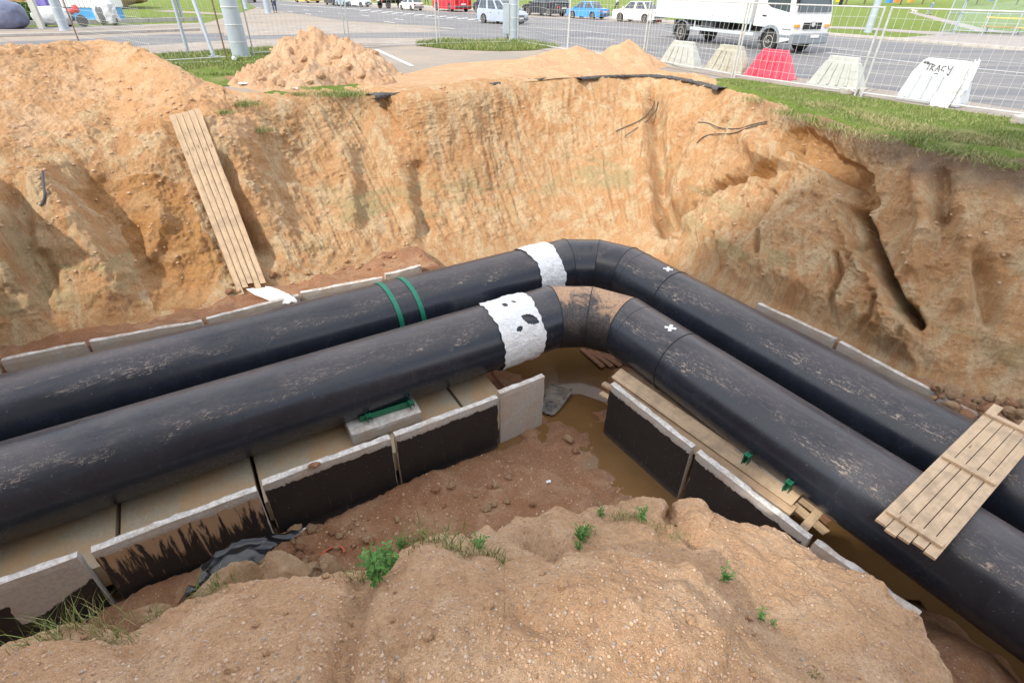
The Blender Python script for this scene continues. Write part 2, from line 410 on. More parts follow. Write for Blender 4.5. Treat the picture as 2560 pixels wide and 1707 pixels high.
sl_ = inside([(1672, 600), (1700, 560), (1760, 512), (1850, 450), (1895, 438), (1935, 470), (1985, 440), (2060, 432), (2125, 462), (2138, 560), (2150, 610), (2200, 690), (2250, 780), (2302, 850), (2310, 1000), (2100, 990), (1850, 900), (1690, 760)])+ji
RC = [(1690, 533), (1756, 495), (1794, 462), (1880, 415), (1940, 385), (1930, 340), (1960, 312), (2000, 305), (2046, 328), (2084, 378), (2137, 405), (2190, 445), (2200, 510), (2150, 560), (2137, 533), (2142, 470), (2070, 436), (2023, 433), (1982, 385), (1956, 446), (1899, 446), (1800, 486), (1690, 575)]
rc_ = inside(RC)+fbm(F*3.0, 3, 93)*14
D -= sstep(rc_, -3, 9)*.20
NI = [(170, 470), (215, 415), (330, 425), (440, 440), (500, 520), (560, 690), (500, 775), (400, 770), (330, 640), (270, 560)]
ni_ = inside(NI)+fbm(F*1.6, 3, 94)*36
D -= sstep(ni_, -4, 22)*.13
D += sstep(sl_, -4, 16)*(.42+.14*fbm(F*1.1, 2, 91))
D += sstep(sl_, -2, 10)*(1-sstep(sl_, 10, 40))*.10
D += ridge1([(2152, 535), (2185, 610), (2215, 690), (2262, 770), (2298, 812)], 12, -1.1)
D += ridge1([(2165, 500), (2155, 530)], 10, -.2)
for pts in ([(1960, 500), (1940, 545), (1915, 580)], [(2110, 650), (2118, 700), (2085, 760), (2095, 830)], [(1803, 610), (1805, 680)], [(1920, 605), (1910, 650)], [(2205, 760), (2195, 800), (2150, 840)], [(2290, 770), (2270, 850)], [(2165, 610), (2145, 660)]):
    D += ridge1(pts, 6.5, -.20)
D += ridge1([(2400, 520), (2420, 640), (2400, 760)], 26, .26)
D += ridge1([(2300, 430), (2310, 560), (2290, 660)], 24, .30)
D += ridge1([(2440, 640), (2470, 720), (2480, 800)], 22, -.30)
D += ridge1([(2350, 440), (2360, 540)], 20, -.25)
D += ridge1([(462, 330), (500, 430), (560, 580), (600, 690)], 38, -.30)
D += ridge1([(540, 430), (610, 540), (665, 650)], 34, -.35)
D *= (sstep(tt, .95, 1.45)*.85+.15)*(1-.62*np.exp(-((tt-4.15)/.45)**2)*(px > 560))
F2 = F+Nf*D[:, None]
# the mesh must stay under the verge behind the rim
bank_me = np_mesh("earth_bank", F2, grid_quads(NS, NTT))
bank = link("earth_bank", bank_me, M['bank'], smooth=True); tag(bank, kind="structure")
bank_me.materials.append(M['sand'])
# the spoil thrown up on the left has a looser, stonier surface
cq = grid_quads(NS, NTT)[:, 0]
up_left = ((px[cq] < 640) & (tt[cq] > 2.9+.5*fbm(F[cq]*1.5, 3, 15)-sstep(px[cq], 500, 640)*0))
mi_ = up_left.astype(np.int32)
nz_ = fbm(F[cq]*2.2, 3, 19)
mi_[(px[cq] > 1790) & (tt[cq] > 4.02+.16*nz_)] = 2
mi_[(px[cq] > 660) & (px[cq] < 900) & (tt[cq] > 4.05+.5*nz_) & (nz_ > -.1)] = 2
mi_[((rc_[cq] > 0) | (ni_[cq] > 0)) & (tt[cq] < 3.9)] = 3
bank_me.polygons.foreach_set("material_index", mi_)
BVH_bank = BVHTree.FromPolygons([Vector(v) for v in F2[:: 1]], [tuple(q) for q in grid_quads(NS, NTT).tolist()])
def hit(x, y, bvh=None):
    r = Vector(ray(x, y)).normalized(); h = (bvh or BVH_bank).ray_cast(Vector(CAM), r)
    return (h[0], h[1]) if h[0] is not None else (at(x, y, 0), Vector((0, 0, 1)))

# ------------------------------------------------------------------ pit floor
AL, AR = math.radians(31.3), math.radians(-55.4)
UL = Vector((math.cos(AL), math.sin(AL), 0)); NL = Vector((-math.sin(AL), math.cos(AL), 0))
UR = Vector((math.cos(AR), math.sin(AR), 0)); NR = Vector((-math.sin(AR), math.cos(AR), 0))
ZF, ZT, ZW = -4.115, -3.05, -4.155       # floor, panel tops, water
xs = np.arange(-17, 17, .05); ys = np.arange(-1.0, 19, .05)
X, Y = np.meshgrid(xs, ys, indexing='ij'); P0 = np.stack([X.ravel(), Y.ravel(), np.zeros(X.size)], 1)
dL = P0 @ np.array(NL); dR = P0 @ np.array(NR); sL = P0 @ np.array(UL); sR = P0 @ np.array(UR)
Z = ZF+fbm(P0*.5, 3, 3)*.10+fbm(P0*2.2, 4, 9)*.06+fbm(P0*9, 3, 12)*.02
Z += np.maximum(ridged(P0*1.8, 3, 14), 0)*.06
# higher soil behind the rear panels and round the outside of the bend
backL = sstep(dL, 10.50, 10.75)*(1-sstep(sL, 4.35, 4.9)); backR = sstep(dR, 9.62, 9.9)*sstep(sR, -4.6, -4.1)
corner = sstep(np.maximum(dL-10.9, dR-9.4), 0, 1.4)
Z += np.maximum(np.maximum(backL, backR)*.90, corner*.45)*(1+.06*fbm(P0*3, 3, 17))
# the basin with water at the bend and the damp ramp in the middle
b0 = at(1400, 960, ZF); b1 = at(1620, 1200, ZF)
def blob(c, r): return np.exp(-((P0[:, 0]-c[0])**2+(P0[:, 1]-c[1])**2)/r**2)
Z -= .30*blob(at(1400, 860, ZF), 1.35)+.20*blob(at(1410, 990, ZF), .75)+.14*blob(at(1545, 1110, ZF), .50)+.12*blob(at(1630, 1200, ZF), .45)+.10*blob(at(1720, 1270, ZF), .4)
Z += .14*blob(at(1180, 1230, ZF), .9)+.10*blob(at(1000, 1290, ZF), .6)
chR = (dR > 5.2) & (dR < 9.4) & (sR > -1.8); Z -= .20*chR
chL = (dL > 5.5) & (dL < 10.4) & (sL < 3.6); Z -= .20*chL
# soil banked up at the foot of the front left panels and at the lower right
Z += .12*blob(at(560, 1420, -3.9), .8)+.10*blob(at(330, 1520, -3.9), .7)
lr = at(2440, 1680, -3.5); Z += .95*blob(lr, .85)
FV = P0.copy(); FV[:, 2] = Z
fl = link("pit_floor", np_mesh("pit_floor", FV, grid_quads(len(xs), len(ys))), M['floor'], smooth=True); tag(fl, kind="structure")
BVH_floor = BVHTree.FromPolygons([Vector(v) for v in FV.tolist()], [tuple(q) for q in grid_quads(len(xs), len(ys)).tolist()])

t = NT("muddy_water"); v = t.coord()
t.b.inputs["IOR"].default_value = 1.33
n = t.noise(v, .9, 4)
M['water'] = t.out(t.ramp(n, [(.35, (.15, .085, .034)), (.7, (.21, .115, .045))]), .04, t.bump(t.noise(v, 3.0, 2), .003, .3), spec=.9)
wm = MB(); 
wp = [at(1050, 860, ZW), at(1250, 800, ZW), at(1700, 800, ZW), at(2700, 1500, ZW), at(2600, 1900, ZW), at(2300, 1500, ZW), at(1750, 1450, ZW), at(1450, 1400, ZW), at(1100, 1250, ZW), at(1050, 1100, ZW), at(1050, 950, ZW)]
wm.add(wp, [tuple(range(len(wp)))]); tag(wm.build("water", M['water']), kind="structure")

# ------------------------------------------------------------------ foreground mound
CL = [(-900, 2300, -.6), (-400, 1860, -.45), (-150, 1740, -.35), (0, 1662, -.3), (80, 1620, -.3), (154, 1597, -.3), (243, 1604, -.32), (318, 1630, -.38), (370, 1598, -.34), (421, 1560, -.3), (500, 1520, -.3), (600, 1498, -.3), (678, 1488, -.3), (748, 1471, -.3), (850, 1466, -.3), (915, 1462, -.3), (964, 1439, -.3), (1006, 1388, -.3), (1049, 1356, -.3), (1100, 1350, -.3), (1155, 1386, -.32), (1261, 1409, -.34), (1380, 1393, -.34), (1495, 1367, -.32), (1580, 1375, -.3), (1708, 1405, -.28), (1793, 1448, -.26), (1844, 1511, -.22), (1862, 1565, -.2), (1925, 1640, -.15), (2000, 1720, -.1), (2200, 1900, 0), (2700, 2200, .1)]
EL = [(-900, 2180, -1.2), (-400, 1800, -1.1), (0, 1640, -1.0), (154, 1580, -1.0), (318, 1595, -1.1), (421, 1540, -1.0), (678, 1462, -.9), (915, 1440, -.9), (1006, 1370, -.8), (1100, 1335, -.8), (1180, 1362, -.85), (1260, 1330, -.9), (1330, 1286, -1.0), (1389, 1268, -1.05), (1450, 1290, -1.05), (1500, 1284, -1.05), (1560, 1262, -1.05), (1620, 1254, -1.05), (1655, 1262, -1.05), (1675, 1285, -1.1), (1692, 1268, -1.05), (1752, 1262, -1.05), (1780, 1292, -1.05), (1826, 1307, -1.05), (1880, 1313, -1.05), (1962, 1335, -1.05), (2006, 1366, -1.05), (2050, 1405, -1.05), (2137, 1438, -1.05), (2208, 1480, -1.05), (2274, 1539, -1.05), (2307, 1588, -1.05), (2334, 1640, -1.05), (2380, 1715, -1.0), (2500, 1900, -.9), (2800, 2300, -.8)]
def polar(lst):
    A = []
    for p in lst:
        q = at(*p); A.append((math.atan2(q.x, q.y), math.hypot(q.x, q.y), p[2]))
    A.sort(); return np.array(A)
pc, pe = polar(CL), polar(EL)
NA, th = 1100, np.linspace(math.radians(-100), math.radians(100), 1100)
inner = (th > math.radians(-64)) & (th < math.radians(64))
th = np.sort(np.concatenate([np.linspace(math.radians(-64), math.radians(64), 1050), np.linspace(math.radians(-110), math.radians(-64.5), 30), np.linspace(math.radians(64.5), math.radians(110), 30)])); NA = len(th)
rc = np.interp(th, pc[:, 0], pc[:, 1]); zc = np.interp(th, pc[:, 0], pc[:, 2])
re = np.interp(th, pe[:, 0], pe[:, 1]); ze = np.interp(th, pe[:, 0], pe[:, 2]); re = np.maximum(re, rc+.12)
keys = [(np.full(NA, .03), np.full(NA, .34)), (np.full(NA, .45), np.full(NA, .33)), (rc*.62, .22+.25*zc), (rc*.90, zc*.55+.03), (rc, zc), (rc+(re-rc)*.18, zc-.24-(re-rc)*.05), (rc+(re-rc)*.60, zc*.42+ze*.58-.05), (re, ze), (re+.16, ze-.55), (re+1.05, ze*0-3.6), (re+1.9, ze*0-4.5)]
kr = np.stack([k[0] for k in keys]); kz = np.stack([k[1] for k in keys])
vp = np.concatenate([np.linspace(0, 1, 20, endpoint=False), np.linspace(1, 7, 400, endpoint=False), np.linspace(7, 9, 60, endpoint=False), np.linspace(9, 10, 12)])
def lin_smooth(K, vp):
    return cr_resample(K, 0, vp)
gr = lin_smooth(kr, vp).T; gz = lin_smooth(kz, vp).T      # NA,len(vp)
Gm = np.stack([gr*np.sin(th)[:, None], gr*np.cos(th)[:, None], gz], 2)
Nm = grid_normals(Gm)
if Nm[NA//2, 100, 2] < 0: Nm = -Nm
Fm = Gm.reshape(-1, 3); Nm = Nm.reshape(-1, 3); vv = np.tile(vp, NA); rr = gr.ravel()
pxm, pym = projv(Fm)
cut = sstep(rr, .35, .9)
Dm = fbm(Fm*1.5, 3, 201)*.06*cut+fbm(Fm*4.5, 4, 205)*.030*cut+fbm(Fm*14, 3, 209)*.012+fbm(Fm*42, 3, 213)*.0045
Dm += np.maximum(ridged(Fm*2.6, 3, 217), 0)*.035*cut*sstep(vv, 4.5, 6)
Dm += sstep(vv, 5.3, 6.6)*np.maximum(fbm(Fm*5, 4, 219), -.05)*.08
px_, py_, F_ = px, py, F
px, py, F = pxm, pym, Fm
Dm += ridge1([(905, 1480), (885, 1560), (860, 1620), (845, 1720)], 26, -.075)
Dm += ridge1([(800, 1545), (770, 1640), (760, 1720)], 34, .05)
Dm += ridge1([(930, 1600), (960, 1680)], 30, .04)
Dm += ridge1([(1340, 1580), (1290, 1540)], 18, -.04)
Dm += ridge1([(520, 1560), (640, 1540)], 24, -.025)
Dm += ridge1([(1180, 1560), (1400, 1500), (1560, 1480)], 30, .02)
Dm += ridge1([(1700, 1480), (1760, 1560), (1790, 1600)], 22, .035)
Dm += ridge1([(1400, 1560), (1300, 1500), (1250, 1450)], 40, -.03)
Dm += ridge1([(1330, 1345), (1380, 1375)], 26, -.16)
Dm += ridge1([(1300, 1330), (1345, 1290)], 22, -.08)
Dm += ridge1([(1680, 1290), (1740, 1350)], 14, -.06)
Dm += ridge1([(1720, 1420), (1745, 1460)], 16, .03)
Dm += ridge1([(1600, 1560), (1700, 1600), (1790, 1640)], 46, .04)
Dm += ridge1([(2050, 1560), (2160, 1480)], 60, .03)
px, py, F = px_, py_, F_
Fm2 = Fm+Nm*Dm[:, None]
mo = link("earth_mound", np_mesh("earth_mound", Fm2, grid_quads(NA, len(vp))), M['mound'], smooth=True); tag(mo, kind="structure")
BVH_mound = BVHTree.FromPolygons([Vector(v) for v in Fm2.tolist()], [tuple(q) for q in grid_quads(NA, len(vp)).tolist()])

# ------------------------------------------------------------------ street level ground with the hole of the pit
hole = [Vector((p[0], p[1], 0)) for p in cr_resample(np.array(HOLE), 200)]
r_end, l_end = hole[-1], hole[0]
hole += [Vector((r_end.x-3, -6.0, 0)), Vector((7, -1.6, 0)), Vector((2.5, -1.6, 0)), Vector((0, -1.9, 0)), Vector((-2.5, -1.6, 0)), Vector((-7, -.6, 0)), Vector((l_end.x+1, 0.5, 0))]
cen = Vector((0, 7, 0)); VS = []; FS = []
angs = [math.atan2(p.y-cen.y, p.x-cen.x) for p in hole]
n = len(hole)
for k, f in enumerate((0, 1, 2, 3)):
    for p, a in zip(hole, angs):
        d = Vector((math.cos(a), math.sin(a), 0)); rad = [0, 30, 120, 900][k]
        q = p if k == 0 else cen+d*max(rad, (p-cen).length+1)
        VS.append((q.x, q.y, 0))
for k in range(3):
    for i in range(n):
        j = (i+1) % n; FS.append((k*n+i, k*n+j, (k+1)*n+j, (k+1)*n+i))
t = NT("dusty_ground"); v = t.coord()
n1 = t.noise(v, .35, 5, .6); n2 = t.noise(v, 3, 6, .7); n3 = t.noise(v, 30, 3, .7)
c = t.mix(t.ramp(n1, [(.4, 0.0), (.6, 1.0)]), (.26, .225, .19), (.33, .27, .21)); c = t.mix(t.ramp(n2, [(.4, .5), (.6, 0.0)]), c, (.26, .23, .20))
M['ground'] = t.out(c, .9, t.bump(n3, .01, .8, t.bump(n2, .03, .6)))
me = bpy.data.meshes.new("ground"); me.from_pydata(VS, [], FS); me.update()
bm = bmesh.new(); bm.from_mesh(me); bmesh.ops.recalc_face_normals(bm, faces=bm.faces)
if sum(f.normal.z for f in bm.faces) < 0: bmesh.ops.reverse_faces(bm, faces=bm.faces)
bm.to_mesh(me); bm.free()
tag(link("ground", me, M['ground']), kind="structure")
# near side of the pit, out of the photograph to left and right of the mound
nb = MB(); k0 = len(nb.v)
ne = hole[-7:]
ne = [hole[199]]+ne+[hole[0]]
for a, b in zip(ne[:-1], ne[1:]):
    ca = (Vector((0, 9, 0))-a).normalized()*2.4; cb = (Vector((0, 9, 0))-b).normalized()*2.4
    nb.add([a, b, b+cb+Vector((0, 0, -4.5)), a+ca+Vector((0, 0, -4.5))], [(0, 1, 2, 3)])
tag(nb.build("near_bank", M['mound']), kind="structure")

# sheets on the ground, outlines from the photograph laid on their own level
def sheet(name, pts, z, m, kind="structure"):
    P = [at(p[0], p[1], z) if len(p) == 2 else Vector((p[0], p[1], z)) for p in pts]; mb = MB(); mb.add(P, [tuple(range(len(P)))])
    o = mb.build(name, m)
    me = o.data
    if me.polygons[0].normal.z < 0:
        bm = bmesh.new(); bm.from_mesh(me); bmesh.ops.reverse_faces(bm, faces=bm.faces); bm.to_mesh(me); bm.free()
    tag(o, kind=kind); return o
t = NT("asphalt"); v = t.coord(); vr = t.coord("Object", (.12, 1.3, 1), (0, 0, math.radians(44)))
n1 = t.noise(vr, .8, 4, .6); n2 = t.noise(v, 1.2, 5, .65); n3 = t.noise(v, 60, 2, .6)
c = t.mix(t.ramp(n1, [(.42, 0.0), (.60, .7)]), (.135, .140, .155), (.24, .225, .21)); c = t.mix(t.ramp(n2, [(.5, 0.0), (.75, .35)]), c, (.28, .24, .20))
c = t.mix(t.ramp(n3, [(.3, .3), (.6, 0.0)]), c, (.09, .09, .10))
M['asphalt'] = t.out(c, .85, t.bump(n3, .006, .7))
t = NT("turf"); v = t.coord(); n1 = t.noise(v, 1.2, 5, .7); n2 = t.noise(v, 14, 5, .8)
c = t.mix(t.ramp(n2, [(.35, 0.0), (.65, 1.0)]), (.10, .155, .03), (.21, .28, .06)); c = t.mix(t.ramp(n1, [(.52, 0.0), (.68, .75)]), c, (.38, .33, .16))
M['turf'] = t.out(c, .95, t.bump(n2, .08, 1.0), spec=.1); bank_me.materials.append(M['turf']); bank_me.materials.append(M['moist'])
M['pave'] = simple("pavement", (.30, .27, .255), .9, nsc=2, var=.15, bump=.004)
M['kerb'] = simple("kerb_stone", (.42, .40, .38), .85, nsc=3, var=.15, bump=.004)
M['dust'] = simple("dusty_asphalt", (.30, .26, .225), .95, nsc=1.2, var=.2, bump=.01)
M['paint'] = simple("road_paint", (.72, .72, .70), .7, nsc=8, var=.12)
# far grass, then road on it
sheet("grass_field", [(-420, 600, 0), (500, 600, 0), (500, 20, 0), (2560, 128), (2060, 88), (1740, 60), (1290, 32), (1000, 16), (700, 2), (560, 45), (500, 62), (200, 72), (0, 78), (-420, 60, 0)], .004, M['turf'])
sheet("road", [(-140, 300, 0), (-120, 300, 0), (700, 2), (1000, 16), (1290, 33), (1740, 61), (2060, 89), (2560, 129), (80, 8, 0), (30, 1, 0), (2560, 310), (2145, 232), (1850, 190), (1640, 155), (1430, 128), (1290, 112), (1130, 100), (800, 108), (700, 110), (560, 122), (340, 128), (0, 140), (-60, 18, 0), (-60, 26, 0), (0, 106), (200, 98), (372, 88), (640, 80), (900, 74), (1150, 70), (860, 52), (640, 20)], .008, M['asphalt'])
sheet("dusty_strip", [(700, 66), (860, 60), (1000, 68), (1130, 78), (1000, 82), (860, 84), (620, 90), (560, 90), (560, 60)], .012, M['dust'])
sheet("dusty_road_edge", [(1290, 104), (1640, 143), (1850, 176), (2145, 215), (2560, 275), (2760, 300), (2760, 340), (2560, 308), (2145, 238), (1850, 200), (1640, 164), (1290, 116)], .012, M['dust'])
sheet("dusty_road_edge", [(340, 116), (600, 100), (900, 97), (1130, 94), (1290, 104), (1290, 116), (1100, 112), (900, 110), (620, 120), (366, 136)], .012, M['dust'])
sheet("parking_strip", [(700, 1), (1000, 13), (1290, 30), (1740, 58), (1740, 66), (1290, 42), (1000, 24), (760, 10)], .012, M['dust'])
def strip(px0, px1, wd, z, m, name="road_marking"):
    a, b = at(*px0, z), at(*px1, z); d = (b-a).normalized(); nn = Vector((-d.y, d.x, 0))*wd/2
    mb = MB(); mb.add([a-nn, b-nn, b+nn, a+nn], [(0, 1, 2, 3)]); return mb
def line_mb(mb, pts, wd, z):
    for p, q in zip(pts[:-1], pts[1:]):
        a, b = at(*p, z), at(*q, z); d = (b-a).normalized(); nn = Vector((-d.y, d.x, 0))*wd/2
        mb.add([a-nn, b-nn, b+nn, a+nn], [(0, 1, 2, 3)])
mb = MB()
for p, q in [((1102, 69), (1136, 73)), ((1465, 94), (1536, 100)), ((960, 54), (988, 58)), ((904, 38), (924, 41)), ((986, 47), (1010, 51)), ((763, 34), (778, 37)), ((844, 34), (862, 36)), ((720, 29), (732, 31)), ((760, 25), (772, 27)), ((1250, 70), (1285, 74)), ((2090, 123), (2180, 131)), ((2330, 158), (2450, 168)), ((796, 29), (808, 31)), ((640, 19), (652, 21)), ((1750, 120), (1830, 128))]:
    line_mb(mb, [p, q], .14, .016)
line_mb(mb, [(2060, 131), (2300, 158), (2560, 183), (2760, 205)], .13, .016)
line_mb(mb, [(1290, 66), (1500, 82), (1700, 98)], .12, .016)
line_mb(mb, [(940, 124), (1030, 165)], .16, .012)
for k in range(12):
    x = 900+k*27; y = 22+k*2.25; line_mb(mb, [(x, y+6), (x+26, y+3)], .30, .016)
line_mb(mb, [(900, 24), (1210, 50)], .10, .016); line_mb(mb, [(900, 31), (1210, 57)], .10, .016)
line_mb(mb, [(700, 12), (900, 24)], .4, .016)
tag(mb.build("road_marking", M['paint']), kind="structure")
# verges near the pit
sheet("grass_verge", [(366, 136), (500, 130), (690, 118), (760, 118), (740, 170), (600, 215), (540, 215), (440, 190), (380, 160)], .016, M['turf'])
sheet("grass_verge", [(1040, 108), (1110, 100), (1200, 104), (1290, 100), (1400, 117), (1330, 126), (1250, 128), (1130, 124), (1040, 114)], .016, M['turf'])
k5 = [tuple(rowsK[5][i][:2])+(0,) for i in range(32, 20, -1)]
sheet("grass_verge", [(1790, 196), (1850, 197), (2145, 242), (2560, 300), (2900, 345), (19, 3, 0)]+k5, .018, M['turf'])
sheet("dirt_patch", [(560, 192), (640, 186), (700, 190), (700, 215), (590, 216)], .020, M['floor'])
# kerbs
def kerb(name, pts, wd, h, m, z=0.0):
    mb = MB()
    for p, q in zip(pts[:-1], pts[1:]):
        a, b = at(*p, z), at(*q, z); L = (b-a).length; d = (b-a)/L; nseg = max(1, int(L/1.0))
        for k in range(nseg):
            c = a+d*((k+.5)*L/nseg); mb.box(c+Vector((0, 0, h/2)), (L/nseg-.012, wd, h), R3(rz=math.atan2(d.y, d.x)), bev=.015)
    return tag(mb.build(name, m), kind="structure")
kerb("kerb", [(-300, 99), (0, 93), (200, 88), (372, 82), (500, 77)], .18, .13, M['kerb'])
kerb("kerb", [(-300, 76), (0, 66), (200, 62), (372, 57), (500, 53)], .2, .25, M['kerb'])
kerb("kerb", [(2060, 88), (2300, 107), (2560, 128), (2900, 158)], .2, .16, M['kerb'])
kerb("kerb", [(1740, 60), (1290, 31), (1000, 14), (760, 3)], .2, .14, M['kerb'])
sheet("pavement", [(-300, 88), (0, 78), (200, 73), (372, 66), (500, 62), (500, 58), (200, 66), (-300, 78)], .009, M['pave'])
sheet("pavement", [(2060, 66), (2150, 68), (2300, 78), (2420, 82), (2560, 88), (2760, 100), (2760, 143), (2560, 125), (2290, 104), (2230, 96), (2340, 88), (2150, 74), (2060, 71)], .012, M['pave'])
sheet("footpath", [(2280, 30), (2330, 40), (2460, 72), (2560, 84), (2560, 88), (2440, 78), (2320, 46), (2270, 32)], .010, M['pave'])
sheet("footpath", [(380, 29), (600, 40), (600, 36), (420, 26)], .012, M['ground'])

# ------------------------------------------------------------------ pit materials
def mat_pipe(name, ang):
    t = NT(name); v = t.coord(); g = t.new("ShaderNodeNewGeometry"); sp = t.new("ShaderNodeSeparateXYZ"); t.put(g.outputs["Normal"], sp.inputs[0])
    nz = sp.outputs[2]; va = t.coord("Object", (1, 1, 1), (0, 0, -ang)); m2 = t.new("ShaderNodeMapping"); m2.inputs["Scale"].default_value = (.30, 1, 1); t.put(va, m2.inputs[0]); vl = m2.outputs[0]
    m3 = t.new("ShaderNodeMapping"); m3.inputs["Scale"].default_value = (1.6, .5, .5); t.put(va, m3.inputs[0]); vc = m3.outputs[0]
    n1 = t.noise(v, 2.2, 6, .7, .6); n2 = t.noise(vl, 34, 6, .8, .6); n2b = t.noise(vc, 26, 5, .75, 1.0); n3 = t.noise(vc, 3.2, 5, .7, .8); n4 = t.noise(v, 75, 3, .7); n5 = t.noise(vl, 1.8, 5, .65, .5)
    base = t.mix(t.ramp(n1, [(.3, 0.0), (.7, 1.0)]), (.014, .017, .026), (.025, .030, .043))
    dust = t.math('MULTIPLY', t.ramp(n5, [(.35, .15), (.62, 1.0)]), t.ramp(nz, [(.60, 0.0), (.97, .26)]))
    edge = t.math('ADD', nz, t.math('MULTIPLY', t.math('SUBTRACT', n5, .5), 1.3))
    band = t.ramp(edge, [(.70, 0.0), (.80, 1.0), (.92, .6), (1.0, .15)])
    fl = t.math('MULTIPLY', t.math('MAXIMUM', t.ramp(n2, [(.54, 0.0), (.60, 1.0)]), t.math('MULTIPLY', t.ramp(n2b, [(.58, 0.0), (.64, 1.0)]), .7)), t.math('MULTIPLY', band, t.ramp(n5, [(.44, .04), (.64, 1.0)])))
    sm = t.math('MULTIPLY', t.ramp(n3, [(.62, 0.0), (.78, .22)]), t.ramp(n4, [(.4, .2), (.6, 1.0)]))
    c = t.mix(dust, base, (.27, .215, .19)); c = t.mix(sm, c, (.25, .20, .165)); c = t.mix(fl, c, (.62, .50, .40))
    sp2 = t.math('MULTIPLY', t.ramp(t.noise(v, 48, 2, .5), [(.74, 0.0), (.77, 1.0)]), t.ramp(nz, [(0.0, .2), (.5, 1.0)])); c = t.mix(sp2, c, (.45, .36, .30))
    r = t.mix(t.math('ADD', fl, dust), t.ramp(n1, [(.3, .20), (.7, .30)]), .9)
    return t.out(c, r, t.bump(fl, .003, .5, t.bump(n1, .01, .2)), spec=.5)
M['pipe'] = mat_pipe("pipe_casing", AL); M['pipe_r'] = mat_pipe("pipe_casing_right", AR)
def mat_pipe_sandy():
    t = NT("sandy_casing"); v = t.coord(); g = t.new("ShaderNodeNewGeometry"); sp = t.new("ShaderNodeSeparateXYZ"); t.put(g.outputs["Normal"], sp.inputs[0])
    n1 = t.noise(t.coord("Object", (1, 1, .5)), 2.6, 6, .7, .8); n2 = t.noise(v, 30, 5, .7)
    f = t.math('MULTIPLY', t.ramp(t.math('ADD', sp.outputs[2], t.math('MULTIPLY', t.math('SUBTRACT', n1, .5), 1.9)), [(.72, 0.0), (1.0, 1.0)]), t.ramp(n2, [(.34, .35), (.52, 1.0)]))
    f2 = t.math('MULTIPLY', t.ramp(n2, [(.45, .2), (.6, 1.0)]), t.ramp(t.math('ADD', sp.outputs[2], t.math('MULTIPLY', t.math('SUBTRACT', n1, .5), 2.2)), [(.0, 0.0), (.6, .4)]))
    c = t.mix(f2, (.018, .020, .026), (.26, .20, .16)); c = t.mix(f, c, (.50, .32, .20))
    return t.out(c, t.mix(f, .42, .95), t.bump(n2, .003, .4), spec=.5)
M['pipe_sandy'] = mat_pipe_sandy()
M['seam'] = simple("seam_bead", (.014, .014, .017), .6)
t = NT("white_film"); v = t.coord(); n = t.noise(v, 3, 5, .6, .5); n2 = t.noise(v, 14, 6, .7, 1.0)
M['film'] = t.out(t.mix(t.ramp(n, [(.60, 0.0), (.80, .35)]), (.84, .86, .88), (.66, .60, .52)), .45, t.bump(n2, .008, .6, t.bump(t.noise(v, 6, 3, .5, 2.5), .05, .8)))
M['green'] = simple("green_paint", (.012, .15, .075), .45, nsc=12, var=.2)
M['strap'] = simple("strap_green", (.015, .23, .14), .5, nsc=12, var=.2)
M['black'] = simple("black_plastic", (.006, .006, .008), .2, spec=.6)
M['darkhole'] = simple("dark_rubber", (.02, .02, .02), .8)
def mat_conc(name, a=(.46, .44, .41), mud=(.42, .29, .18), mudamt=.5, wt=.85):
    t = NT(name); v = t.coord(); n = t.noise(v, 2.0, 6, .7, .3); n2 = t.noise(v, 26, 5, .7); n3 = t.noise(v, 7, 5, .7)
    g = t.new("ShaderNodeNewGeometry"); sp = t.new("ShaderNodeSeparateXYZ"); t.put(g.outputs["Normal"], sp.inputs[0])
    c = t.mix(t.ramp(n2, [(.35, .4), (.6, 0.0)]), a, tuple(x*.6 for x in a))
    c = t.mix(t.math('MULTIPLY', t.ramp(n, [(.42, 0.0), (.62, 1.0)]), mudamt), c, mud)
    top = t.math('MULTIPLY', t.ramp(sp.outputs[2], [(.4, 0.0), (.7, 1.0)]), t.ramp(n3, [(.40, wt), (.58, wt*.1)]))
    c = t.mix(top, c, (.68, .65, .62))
    return t.out(c, .9, t.bump(n2, .006, .8, t.bump(n3, .02, .5)))
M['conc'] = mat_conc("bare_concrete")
M['slab'] = mat_conc("muddy_slab", (.42, .36, .26), (.46, .31, .17), 1.0, .04)
